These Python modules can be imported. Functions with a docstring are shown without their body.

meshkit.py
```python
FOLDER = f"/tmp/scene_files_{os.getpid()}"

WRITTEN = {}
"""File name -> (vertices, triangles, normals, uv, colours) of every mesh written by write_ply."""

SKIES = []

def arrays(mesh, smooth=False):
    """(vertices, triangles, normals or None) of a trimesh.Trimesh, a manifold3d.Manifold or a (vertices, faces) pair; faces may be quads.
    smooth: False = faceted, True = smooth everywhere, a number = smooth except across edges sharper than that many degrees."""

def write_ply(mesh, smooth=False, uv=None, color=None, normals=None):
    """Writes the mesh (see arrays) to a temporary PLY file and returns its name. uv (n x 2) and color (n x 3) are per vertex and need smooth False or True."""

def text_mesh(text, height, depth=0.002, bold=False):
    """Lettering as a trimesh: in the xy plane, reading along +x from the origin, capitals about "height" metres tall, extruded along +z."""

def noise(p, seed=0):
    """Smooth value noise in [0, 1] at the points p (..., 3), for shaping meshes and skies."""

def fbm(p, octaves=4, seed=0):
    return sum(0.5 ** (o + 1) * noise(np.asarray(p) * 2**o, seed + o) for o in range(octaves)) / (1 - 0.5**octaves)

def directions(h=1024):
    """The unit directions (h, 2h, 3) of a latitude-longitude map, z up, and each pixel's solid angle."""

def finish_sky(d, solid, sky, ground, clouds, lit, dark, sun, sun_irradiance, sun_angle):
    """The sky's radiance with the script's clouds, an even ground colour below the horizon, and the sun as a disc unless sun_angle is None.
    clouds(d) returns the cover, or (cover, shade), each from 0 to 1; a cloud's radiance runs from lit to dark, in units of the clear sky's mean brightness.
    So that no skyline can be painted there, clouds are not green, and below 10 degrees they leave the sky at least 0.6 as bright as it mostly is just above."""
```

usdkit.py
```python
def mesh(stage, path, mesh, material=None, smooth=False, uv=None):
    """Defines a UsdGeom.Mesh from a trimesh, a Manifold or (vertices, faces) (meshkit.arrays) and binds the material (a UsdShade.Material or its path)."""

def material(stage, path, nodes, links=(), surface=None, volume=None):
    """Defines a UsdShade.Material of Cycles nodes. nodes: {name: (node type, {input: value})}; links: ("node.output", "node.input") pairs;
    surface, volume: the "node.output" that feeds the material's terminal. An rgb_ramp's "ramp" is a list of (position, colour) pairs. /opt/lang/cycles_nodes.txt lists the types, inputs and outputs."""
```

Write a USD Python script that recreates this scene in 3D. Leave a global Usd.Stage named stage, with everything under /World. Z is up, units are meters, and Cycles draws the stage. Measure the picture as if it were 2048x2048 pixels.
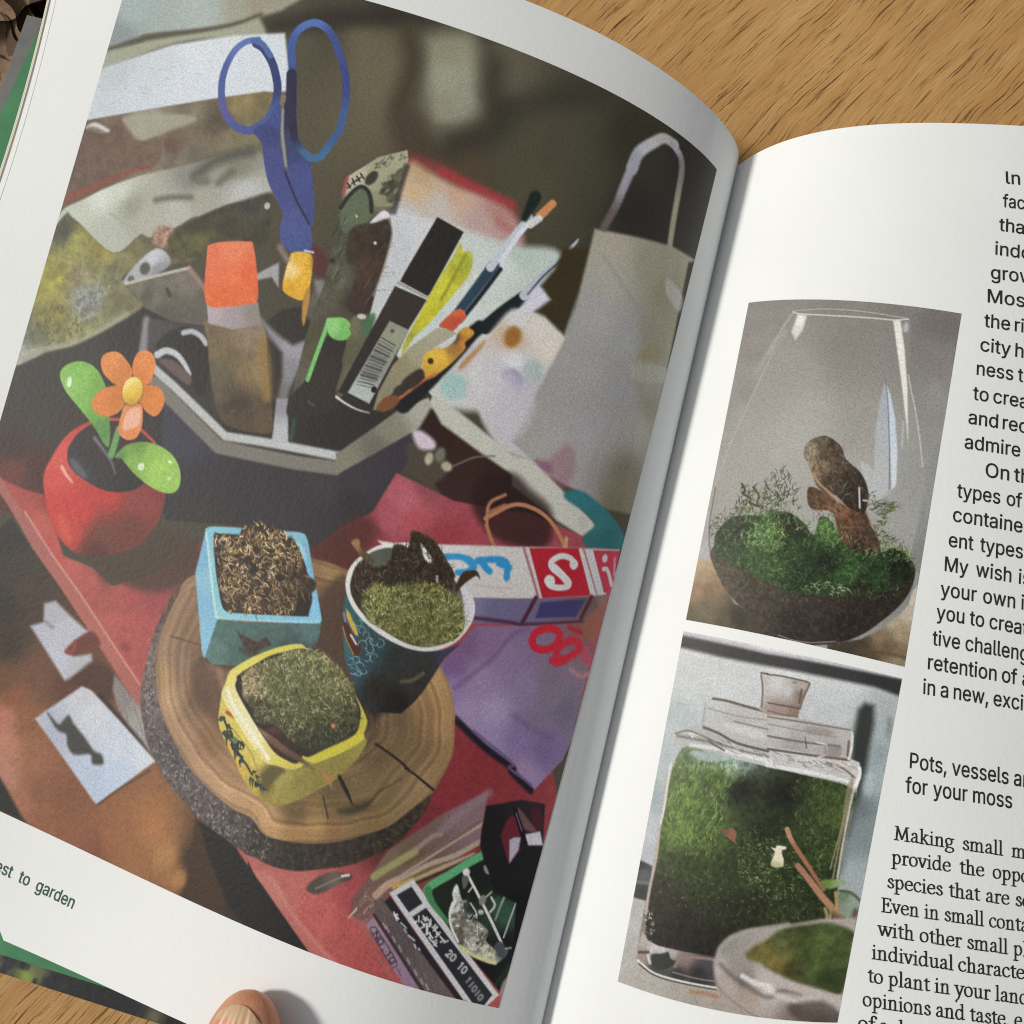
import math
import numpy as np
import trimesh
import meshkit
import usdkit
from pxr import Gf, Sdf, Usd, UsdGeom, UsdLux, UsdShade, Vt

stage = Usd.Stage.CreateInMemory()
UsdGeom.SetStageUpAxis(stage, UsdGeom.Tokens.z)
UsdGeom.SetStageMetersPerUnit(stage, 1.0)
UsdGeom.Xform.Define(stage, '/World')
UsdGeom.Scope.Define(stage, '/World/Looks')

# ---------------------------------------------------------------- camera, sky, sun
CAM = np.array([-0.0071194, -0.0365385, 0.2369266])
CAM_AXES = np.array([[0.96122945, -0.25755618, 0.09850262], [0.27307284, 0.93874688, -0.21020354], [-0.0383298, 0.22895222, 0.97268274]])  # columns: right, up, back
camera = UsdGeom.Camera.Define(stage, '/World/camera')
camera.CreateHorizontalApertureAttr(24.0)
camera.CreateVerticalApertureAttr(24.0)
camera.CreateFocalLengthAttr(24.0)
camera.CreateClippingRangeAttr(Gf.Vec2f(0.01, 100.0))
camera.CreateExposureAttr(-0.55)
m = np.eye(4)
m[:3, :3], m[3, :3] = CAM_AXES.T, CAM
camera.AddTransformOp().Set(Gf.Matrix4d(m.tolist()))

SUN_AZ, SUN_EL = math.radians(-95.0), math.radians(41.0)      # azimuth from +y towards +x
sun_dir = np.array([math.sin(SUN_AZ) * math.cos(SUN_EL), math.cos(SUN_AZ) * math.cos(SUN_EL), math.sin(SUN_EL)])
sky_mat = usdkit.material(stage, '/World/Looks/sky', {
    's': ('sky_texture', {'sky_type': 'single_scattering', 'sun_disc': False, 'sun_elevation': SUN_EL, 'sun_rotation': math.atan2(sun_dir[0], sun_dir[1]), 'air_density': 1.0, 'aerosol_density': 4.0, 'ozone_density': 1.0}),
    'w': ('mix', {'fac': 0.55, 'color2': (4.4, 4.3, 4.0)}),
    'b': ('background_shader', {'strength': 0.105})},
    [('s.color', 'w.color1'), ('w.color', 'b.color')], surface='b.background')
dome = UsdLux.DomeLight.Define(stage, '/World/sky')
UsdShade.MaterialBindingAPI.Apply(dome.GetPrim()).Bind(sky_mat)
dome.GetPrim().SetCustomDataByKey('kind', 'structure')
sun = UsdLux.DistantLight.Define(stage, '/World/sun')
sun.CreateIntensityAttr(1.0)
sun.CreateAngleAttr(8.0)
sun.CreateColorAttr(Gf.Vec3f(1.0, 0.98, 0.945))
sun.GetPrim().CreateAttribute('inputs:normalize', Sdf.ValueTypeNames.Bool).Set(True)
b_ = sun_dir
r_ = np.cross([0, 0, 1.0], b_); r_ /= np.linalg.norm(r_)
m = np.eye(4); m[:3, :3] = [r_, np.cross(b_, r_), b_]
sun.AddTransformOp().Set(Gf.Matrix4d(m.tolist()))

# ---------------------------------------------------------------- helpers
USED = {}


def numbered(parent, name):
    k = USED.get((parent, name), 0)
    USED[parent, name] = k + 1
    return f'{parent}/{name}' + (f'_{k:03d}' if k else '')


def note(prim, **kw):
    p = prim.GetPrim() if hasattr(prim, 'GetPrim') else prim
    for k, v in kw.items():
        if v:
            p.SetCustomDataByKey(k, v)
    return prim


def thing(name, **kw):
    return note(UsdGeom.Xform.Define(stage, numbered('/World', name)), **kw)


def obj(name, mesh, mat, parent=None, smooth=False, col=None, **kw):
    """One Mesh prim under parent (or /World); col: a linear colour for every vertex, read by the material."""
    base = str(parent.GetPath()) if parent else '/World'
    g = usdkit.mesh(stage, numbered(base, name), mesh, mat, smooth=smooth)
    if col is not None:
        UsdGeom.PrimvarsAPI(g).CreatePrimvar('ink', Sdf.ValueTypeNames.Color3fArray, 'vertex').Set(Vt.Vec3fArray.FromNumpy(np.ascontiguousarray(col, np.float32)))
    return note(g, **kw)


def lin(c):
    c = np.asarray(c, float) / 255.0
    return np.where(c <= 0.04045, c / 12.92, ((np.maximum(c, 0) + 0.055) / 1.055) ** 2.4)


def grid_faces(nu, nv, flip=False):
    i = np.arange(nu * nv).reshape(nu, nv)
    q = np.stack([i[:-1, :-1], i[1:, :-1], i[1:, 1:], i[:-1, 1:]], -1).reshape(-1, 4)
    if flip:
        q = q[:, ::-1]
    return np.vstack([q[:, [0, 1, 2]], q[:, [0, 2, 3]]])


def slab(top, bottom):
    """A closed solid between two (nu, nv, 3) grids of points."""
    nu, nv = top.shape[:2]
    n = nu * nv
    i = np.arange(n).reshape(nu, nv)
    f = [grid_faces(nu, nv), grid_faces(nu, nv, True) + n]
    for e in (i[:, 0], i[-1, :], i[::-1, -1], i[0, ::-1]):
        a, b = e[:-1], e[1:]
        f += [np.stack([a, b + n, b], 1)[:, ::1], np.stack([a, a + n, b + n], 1)]
    t = trimesh.Trimesh(np.vstack([top.reshape(-1, 3), bottom.reshape(-1, 3)]), np.vstack(f), process=False)
    trimesh.repair.fix_normals(t)
    return t


def mat(name, nodes, links, surface='p.BSDF'):
    return usdkit.material(stage, '/World/Looks/' + name, nodes, links, surface=surface)




# ---------------------------------------------------------------- materials
paper_mat = mat('paper', {
    'g': ('geometry', {}),
    'n': ('noise_texture', {'scale': 900.0, 'detail': 4.0, 'roughness': 0.6}),
    'n2': ('noise_texture', {'scale': 45.0, 'detail': 3.0}),
    'r': ('rgb_ramp', {'ramp': [(0.35, (0.768, 0.779, 0.757)), (0.65, (0.786, 0.797, 0.776))]}),
    'b': ('bump', {'strength': 0.18, 'distance': 0.0003}),
    'p': ('principled_bsdf', {'roughness': 0.62, 'specular_ior_level': 0.3})},
    [('g.position', 'n.vector'), ('g.position', 'n2.vector'), ('n2.fac', 'r.fac'), ('r.color', 'p.base_color'), ('n.fac', 'b.height'), ('b.normal', 'p.normal')])
print_mat = mat('printed_ink', {
    'g': ('geometry', {}),
    'a': ('attribute', {'attribute': 'ink'}),
    'n': ('noise_texture', {'scale': 2600.0, 'detail': 2.0, 'roughness': 0.7}),
    'r': ('rgb_ramp', {'ramp': [(0.3, (0.80, 0.80, 0.80)), (0.7, (1.2, 1.2, 1.2))]}),
    'x': ('mix_color', {'blend_type': 'multiply', 'fac': 1.0, 'use_clamp': False}),
    'n2': ('noise_texture', {'scale': 900.0, 'detail': 4.0, 'roughness': 0.6}),
    'b': ('bump', {'strength': 0.2, 'distance': 0.0003}),
    'p': ('principled_bsdf', {'roughness': 0.5, 'specular_ior_level': 0.24})},
    [('g.position', 'n.vector'), ('g.position', 'n2.vector'), ('n.fac', 'r.fac'), ('a.color', 'x.a'), ('r.color', 'x.b'), ('x.result', 'p.base_color'), ('n2.fac', 'b.height'), ('b.normal', 'p.normal')])


def ink(name, srgb, rough=0.55):
    return mat(name, {'p': ('principled_bsdf', {'base_color': tuple(lin(srgb)), 'roughness': rough, 'specular_ior_level': 0.3})}, [])


text_mat = ink('black_ink', (42, 42, 42))
green_text_mat = ink('green_ink', (46, 82, 68))

# ---------------------------------------------------------------- table
GRAIN = math.radians(62.8)
gx, gy = math.cos(GRAIN), math.sin(GRAIN)


def wood():
    return mat('weathered_plywood', {
        'g': ('geometry', {}),
        'm': ('mapping', {'rotation': (0.0, 0.0, -GRAIN)}),
        'w': ('noise_texture', {'scale': 28.0, 'detail': 3.0}),
        'ws': ('mix_vector', {'fac': 0.006, 'use_clamp': False}),
        's1': ('mapping', {'scale': (16.0, 190.0, 1.0)}),
        'n1': ('noise_texture', {'scale': 1.0, 'detail': 5.0, 'roughness': 0.62}),
        's2': ('mapping', {'scale': (62.0, 1500.0, 1.0)}),
        'n2': ('noise_texture', {'scale': 1.0, 'detail': 4.0, 'roughness': 0.6, 'distortion': 0.25}),
        's3': ('mapping', {'scale': (130.0, 1900.0, 1.0)}),
        'n3': ('noise_texture', {'scale': 1.0, 'detail': 4.0, 'roughness': 0.7}),
        'big': ('noise_texture', {'scale': 9.0, 'detail': 2.0}),
        'base': ('rgb_ramp', {'ramp': [(0.25, (0.42, 0.222, 0.074)), (0.5, (0.50, 0.285, 0.102)), (0.75, (0.59, 0.37, 0.148))]}),
        'pore': ('rgb_ramp', {'ramp': [(0.0, (0, 0, 0)), (0.29, (0, 0, 0)), (0.41, (1, 1, 1)), (1.0, (1, 1, 1))]}),
        'tone': ('rgb_ramp', {'ramp': [(0.3, (0.86, 0.84, 0.80)), (0.7, (1.08, 1.08, 1.10))]}),
        'fine': ('rgb_ramp', {'ramp': [(0.25, (0.80, 0.78, 0.75)), (0.75, (1.15, 1.15, 1.15))]}),
        'x1': ('mix_color', {'blend_type': 'multiply', 'fac': 1.0, 'use_clamp': False}),
        'x2': ('mix_color', {'blend_type': 'multiply', 'fac': 1.0, 'use_clamp': False}),
        'x3': ('mix_color', {'blend_type': 'mix', 'a': (0.17, 0.080, 0.028), 'use_clamp': False}),
        'h': ('math', {'math_type': 'multiply_add', 'value2': 0.35}),
        'b': ('bump', {'strength': 0.75, 'distance': 0.0009}),
        'p': ('principled_bsdf', {'roughness': 0.6, 'specular_ior_level': 0.25})},
        [('g.position', 'm.vector'), ('m.vector', 'w.vector'), ('m.vector', 'ws.a'), ('w.color', 'ws.b'),
         ('ws.result', 's1.vector'), ('s1.vector', 'n1.vector'), ('ws.result', 's2.vector'), ('s2.vector', 'n2.vector'), ('ws.result', 's3.vector'), ('s3.vector', 'n3.vector'),
         ('g.position', 'big.vector'), ('n1.fac', 'base.fac'), ('n2.fac', 'pore.fac'), ('big.fac', 'tone.fac'), ('n3.fac', 'fine.fac'),
         ('base.color', 'x1.a'), ('tone.color', 'x1.b'), ('x1.result', 'x2.a'), ('fine.color', 'x2.b'), ('pore.color', 'x3.fac'), ('x2.result', 'x3.b'), ('x3.result', 'p.base_color'),
         ('n3.fac', 'h.value1'), ('pore.color', 'h.value3'), ('h.value', 'b.height'), ('b.normal', 'p.normal')])


# table top: its left edge runs under the book, so that the top left corner looks down to the ground
edge_a, edge_b = np.array([-0.235, -0.20]), np.array([-0.085, 0.30])
tab = np.array([edge_a, [0.55, -0.20], [0.55, 0.42], edge_b + (edge_b - edge_a) * 0.24])
from shapely.geometry import Polygon
table = obj('table', trimesh.creation.extrude_polygon(Polygon(tab), 0.018).apply_translation([0, 0, -0.018]), wood(),
            label='weathered light brown plywood table top with dark grain lines under the open book', category='table')

# ---- the open book's two page surfaces: arc length s from the gutter, t along the spine (metres) ----
def profile(a0, l, a1, c, n=240, L=0.215):
    s = np.linspace(0, L, n)
    a = a1 + (a0 - a1) * np.exp(-s / l) + c * (s / .1)
    h = s[1] - s[0]
    run = lambda d: np.concatenate([[0], np.cumsum((d[1:] + d[:-1]) / 2) * h])
    return s, run(np.cos(a)), run(np.sin(a))


def curled(a0, l, a1, c, cap, tuck, L=0.215, n=480):
    """A page that leaves the gutter tucked under its own bulge: slopes above cap are held, then it curls down within a few millimetres."""
    s = np.linspace(0, L, n)
    a = a1 + (a0 - a1) * np.exp(-s / l) + c * (s / .1)
    a = -np.log(np.exp(-a * 10) + np.exp(-cap * 10)) / 10 + tuck * np.exp(-s / .0040)
    h = s[1] - s[0]
    run = lambda d: np.concatenate([[0], np.cumsum((d[1:] + d[:-1]) / 2) * h])
    return s, run(np.cos(a)), run(np.sin(a))


ZG = 0.0040
PROFILES = {'L': (curled(1.3183, .0261, .2642, -.2527, 1.25, .5), curled(1.7265, .0356, -1.0544, .6748, .40, 1.6)),
            'R': (profile(1.0814, .0261, .3845, -.68), profile(.8432, .0040, .3784, -.52))}


GX = (-0.000542, 0.005526, -0.000000)


def gutter_x(t):
    k = (.11 - t) / .22
    return GX[0] + k * (GX[1] - GX[0]) + k * (1 - k) * GX[2]


def page(side, s, t, lift=0.0):
    """The point of a page surface, raised by lift along its normal."""
    s, t = np.broadcast_arrays(np.asarray(s, float), np.asarray(t, float))

    def at(s, t):
        (S1, x1, z1), (S2, x2, z2) = PROFILES[side]
        w = (.1 - t) / .2
        x = (1 - w) * np.interp(s, S1, x1) + w * np.interp(s, S2, x2)
        z = (1 - w) * np.interp(s, S1, z1) + w * np.interp(s, S2, z2)
        return np.stack([gutter_x(t) + (x if side == 'R' else -x), t, ZG + z], -1)

    p = at(s, t)
    if np.any(lift):
        e = 1e-3
        n = np.cross(at(s + e, t) - at(s - e, t), at(s, t + e) - at(s, t - e))
        n *= np.sign(n[..., 2:])
        p = p + n / np.linalg.norm(n, axis=-1, keepdims=True) * np.asarray(lift)[..., None]
    return p




# ---------------------------------------------------------------- the book
book = thing('open_book', label='open green bound book on moss gardening lying on the wooden table', category='book')


def poly(c):
    return lambda x: np.polyval(c, x)


# outlines of the pages in (s, t): fitted curves
L_TOP, L_BOTTOM, L_FORE = poly([-1345.32, 608.088, -95.9623, 6.08527, -0.084559, 0.116262]), poly([0.180883, -0.0114878, -0.107277]), poly([1.44564, -0.151118, 0.180362])
R_TOP, R_BOTTOM, R_FORE = poly([25.1461, -2.33549, 0.174249, 0.114402]), poly([-0.1085]), poly([0.192])


def sheet(side, nu, nv, lift=0.0, fore=0.0, s0=0.0, inset=0.0):
    top, bottom, edge = (L_TOP, L_BOTTOM, L_FORE) if side == 'L' else (R_TOP, R_BOTTOM, R_FORE)
    u = np.linspace(0, 1, nu)[:, None] ** 1.35
    v = np.linspace(0, 1, nv)[None, :]
    s = u * np.ones_like(v) * 0.18
    for _ in range(4):
        t = bottom(s) + inset + (top(s) - bottom(s) - 2 * inset) * v
        s = s0 + u * (edge(t) + fore - s0)
    return page(side, s, t, lift)


for side in 'LR':
    g = sheet(side, 110, 70)
    obj('page', slab(g, sheet(side, 110, 70, -0.00012)), paper_mat, book, smooth=40,
        label='left page' if side == 'L' else 'right page with text column')
# further leaves past the left page's fore-edge; the innermost grey one is added as painted gap shade
bleed_and_gap_mat = ink('bleed_and_gap_shade', (120, 116, 108))
cream_mat = ink('cream_paper', (226, 222, 196))
for fore, lift, m_ in ((0.00014, -0.00022, bleed_and_gap_mat), (0.00055, -0.0003, paper_mat), (0.00063, -0.00036, cream_mat), (0.0015, -0.00045, paper_mat), (0.00212, -0.0006, bleed_and_gap_mat), (0.00240, -0.0008, cream_mat), (0.00250, -0.0009, bleed_and_gap_mat), (0.00278, -0.001, cream_mat)):
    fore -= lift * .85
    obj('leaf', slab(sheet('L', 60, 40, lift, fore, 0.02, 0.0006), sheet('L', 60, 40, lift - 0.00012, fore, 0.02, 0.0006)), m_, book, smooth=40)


# cover boards and the block of pages between board and page
BOARD = {'L': (0.0040, -0.0335), 'R': (0.0040, 0.0)}


def board_z(side, x):
    return BOARD[side][0] + BOARD[side][1] * x


block_mat = mat('page_edges', {
    'g': ('geometry', {}), 'm': ('mapping', {'scale': (30.0, 30.0, 2600.0)}), 'n': ('noise_texture', {'scale': 1.0, 'detail': 2.0}),
    'r': ('rgb_ramp', {'ramp': [(0.35, (0.42, 0.40, 0.33)), (0.6, (0.74, 0.72, 0.62))]}), 'b': ('bump', {'strength': 0.5, 'distance': 0.0003}),
    'p': ('principled_bsdf', {'roughness': 0.8})},
    [('g.position', 'm.vector'), ('m.vector', 'n.vector'), ('n.fac', 'r.fac'), ('r.color', 'p.base_color'), ('n.fac', 'b.height'), ('b.normal', 'p.normal')])
for side in 'LR':
    top = sheet(side, 60, 40, -0.0026 if side == 'L' else -0.0005, -0.034 if side == 'L' else -0.003, 0.012, 0.001)
    bot = top.copy()
    bot[..., 2] = board_z(side, bot[..., 0]) + 0.0004
    bot[..., 2] = np.minimum(bot[..., 2], top[..., 2] - 0.0004)
    obj('page_block', slab(top, bot), block_mat, book)

# left board: a dark printed cover turned in around a green endpaper
bx = np.array([[-0.17272, -0.11203], [-0.18947, 0.10759], [-0.00600, 0.10819], [-0.00600, -0.11254]])
ge = np.array([[-0.18736, -0.10905], [-0.18475, 0.10259], [-0.01200, 0.10259], [-0.01200, -0.10842]])


def quad_grid(c, nu, nv, dz=0.0):
    """Bilinear grid in the quadrilateral c of board points (near-left, far-left, far-right, near-right)."""
    u, v = np.linspace(0, 1, nu)[:, None, None], np.linspace(0, 1, nv)[None, :, None]
    p = (c[0] * (1 - u) + c[3] * u) * (1 - v) + (c[1] * (1 - u) + c[2] * u) * v
    p = np.concatenate([p, np.zeros(p.shape[:2] + (1,))], -1)
    p[..., 2] = board_z('L', p[..., 0]) + dz
    return p


cover_mat = mat('printed_cover', {
    'g': ('geometry', {}), 'a': ('attribute', {'attribute': 'ink'}), 'n': ('noise_texture', {'scale': 700.0, 'detail': 3.0}),
    'b': ('bump', {'strength': 0.2, 'distance': 0.0003}), 'p': ('principled_bsdf', {'roughness': 0.42})},
    [('g.position', 'n.vector'), ('a.color', 'p.base_color'), ('n.fac', 'b.height'), ('b.normal', 'p.normal')])
top = quad_grid(bx, 420, 300)
sol = slab(top, quad_grid(bx, 420, 300, -0.0028))
P = np.array(sol.vertices)
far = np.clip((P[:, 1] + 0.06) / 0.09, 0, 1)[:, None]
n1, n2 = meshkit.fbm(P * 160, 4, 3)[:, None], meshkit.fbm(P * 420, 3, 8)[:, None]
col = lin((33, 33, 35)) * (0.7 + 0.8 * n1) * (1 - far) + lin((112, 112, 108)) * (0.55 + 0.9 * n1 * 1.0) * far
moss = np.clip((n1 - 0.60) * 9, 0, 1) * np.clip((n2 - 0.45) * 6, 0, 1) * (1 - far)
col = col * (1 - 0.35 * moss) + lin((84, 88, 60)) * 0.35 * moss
for (cx, cy), r in zip(np.array([[-0.10752, -0.10977], [-0.10154, -0.11104], [-0.09997, -0.10926], [-0.07302, -0.11133]]), (0.0036, 0.0028, 0.0026, 0.0021)):
    d = np.hypot(P[:, 0] - cx, P[:, 1] - cy)[:, None]
    k = np.clip(1.25 - d / r, 0, 1) * np.clip((n2 - 0.40) * 8, 0, 1)
    c_ = lin((138, 156, 62)) if r == 0.0028 else lin((98, 100, 74))
    col = col * (1 - k) + c_ * (0.6 + 0.8 * n1) * k
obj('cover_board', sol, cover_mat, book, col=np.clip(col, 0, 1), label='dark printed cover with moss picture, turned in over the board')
green_mat = mat('green_endpaper', {
    'g': ('geometry', {}), 'n': ('noise_texture', {'scale': 160.0, 'detail': 4.0}),
    'r': ('rgb_ramp', {'ramp': [(0.3, tuple(lin((52, 118, 74)))), (0.7, tuple(lin((66, 134, 88))))]}), 'p': ('principled_bsdf', {'roughness': 0.55})},
    [('g.position', 'n.vector'), ('n.fac', 'r.fac'), ('r.color', 'p.base_color')])
obj('endpaper', slab(quad_grid(ge, 24, 24, 0.00022), quad_grid(ge, 24, 24, 0.00008)), green_mat, book, label='plain green endpaper pasted inside the cover')
# right board and the spine, hidden under the pages from the photograph's side
cr = trimesh.creation.box(bounds=[[0.008, -0.1105, 0.0004], [0.194, 0.1125, 0.0038]])
obj('cover_board', cr, cover_mat, book, col=np.tile(lin((38, 40, 40)), (len(cr.vertices), 1)))
sp = trimesh.creation.box(bounds=[[-0.006, -0.1105, 0.0004], [0.0078, 0.1125, 0.0024]])
obj('spine', sp, cover_mat, book, col=np.tile(lin((38, 40, 40)), (len(sp.vertices), 1)))


# ---------------------------------------------------------------- the three printed photographs
# Each is a fine sheet on the page. Its ink is laid down in order, back to front, by outlines given in print units (about 0.11 mm) from the print's top left corner.
PLATES = {'L': ('L', [0.0234453, 0.159294], [0.100272, -0.00876592, 0.0133665], [-0.189919, 0.0706426, 0.103863], [0.348772, 0.00530453, -0.087767]), 'A': ('R', [-0.00350131, 0.0143181], [0.00584635, 0.0601072], [0.0507077, 0.0735914], [0.0163988, -0.00150574]), 'B': ('R', [-0.0126968, 0.0142426], [0.0303197, 0.0600784], [0.0187869, -0.00406567], [3.59622, -0.115779, -0.0756543])}
PLATE_SIZE = {'L': (1340, 1750, 2.0), 'A': (415, 685, 1.55), 'B': (405, 665, 1.55)}
LIGHT = {'L': [1.0446, -0.102, -0.0731, -0.0703, -0.5974, 1.35, 0.2674, 0.5963, -1.2832, -0.6823], 'A': [1.2433, 0.0342, -0.0825, 0.0141, -0.2597, -0.1094, 0.0947, -0.1956, 0.072, 0.1329], 'B': [1.222, -0.003, -0.1177, 0.0462, -0.3265, -0.008, 0.0514, 0.0158, 0.0696, 0.005]}


def plate_st(k, a, b):
    side, l, r, t, bt = PLATES[k]
    s = np.full(np.shape(a), .08)
    for _ in range(6):
        tt = np.polyval(t, s) * (1 - b) + np.polyval(bt, s) * b
        left = np.polyval(l, tt)
        s = left + (np.polyval(r, tt) - left) * a
    return s, tt


def q(s):
    return np.array([[float(v) for v in p.split(',')] for p in s.split()])


def J(*a):
    return np.vstack(a)


def rgb(h):
    return np.array([int(h[i:i + 2], 16) for i in (0, 2, 4)], float)


def spline(p, closed, n=5):
    p = np.asarray(p, float)
    if closed:
        a, b, c, d = np.roll(p, 1, 0), p, np.roll(p, -1, 0), np.roll(p, -2, 0)
    else:
        e = np.vstack([2 * p[0] - p[1], p, 2 * p[-1] - p[-2]])
        a, b, c, d = e[:-3], e[1:-2], e[2:-1], e[3:]
    t = np.linspace(0, 1, n, endpoint=False)[:, None, None]
    out = .5 * (2 * b + (c - a) * t + (2 * a - 5 * b + 4 * c - d) * t * t + (3 * b - a - 3 * c + d) * t ** 3)
    out = out.transpose(1, 0, 2).reshape(-1, 2)
    return out if closed else np.vstack([out, p[-1:]])


def ring(c, rx, ry, rot=0.0, n=28):
    t = np.linspace(0, 2 * np.pi, n, endpoint=False)
    x, y, a = rx * np.cos(t), ry * np.sin(t), math.radians(rot)
    return np.stack([c[0] + x * math.cos(a) - y * math.sin(a), c[1] + x * math.sin(a) + y * math.cos(a)], 1)


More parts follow.
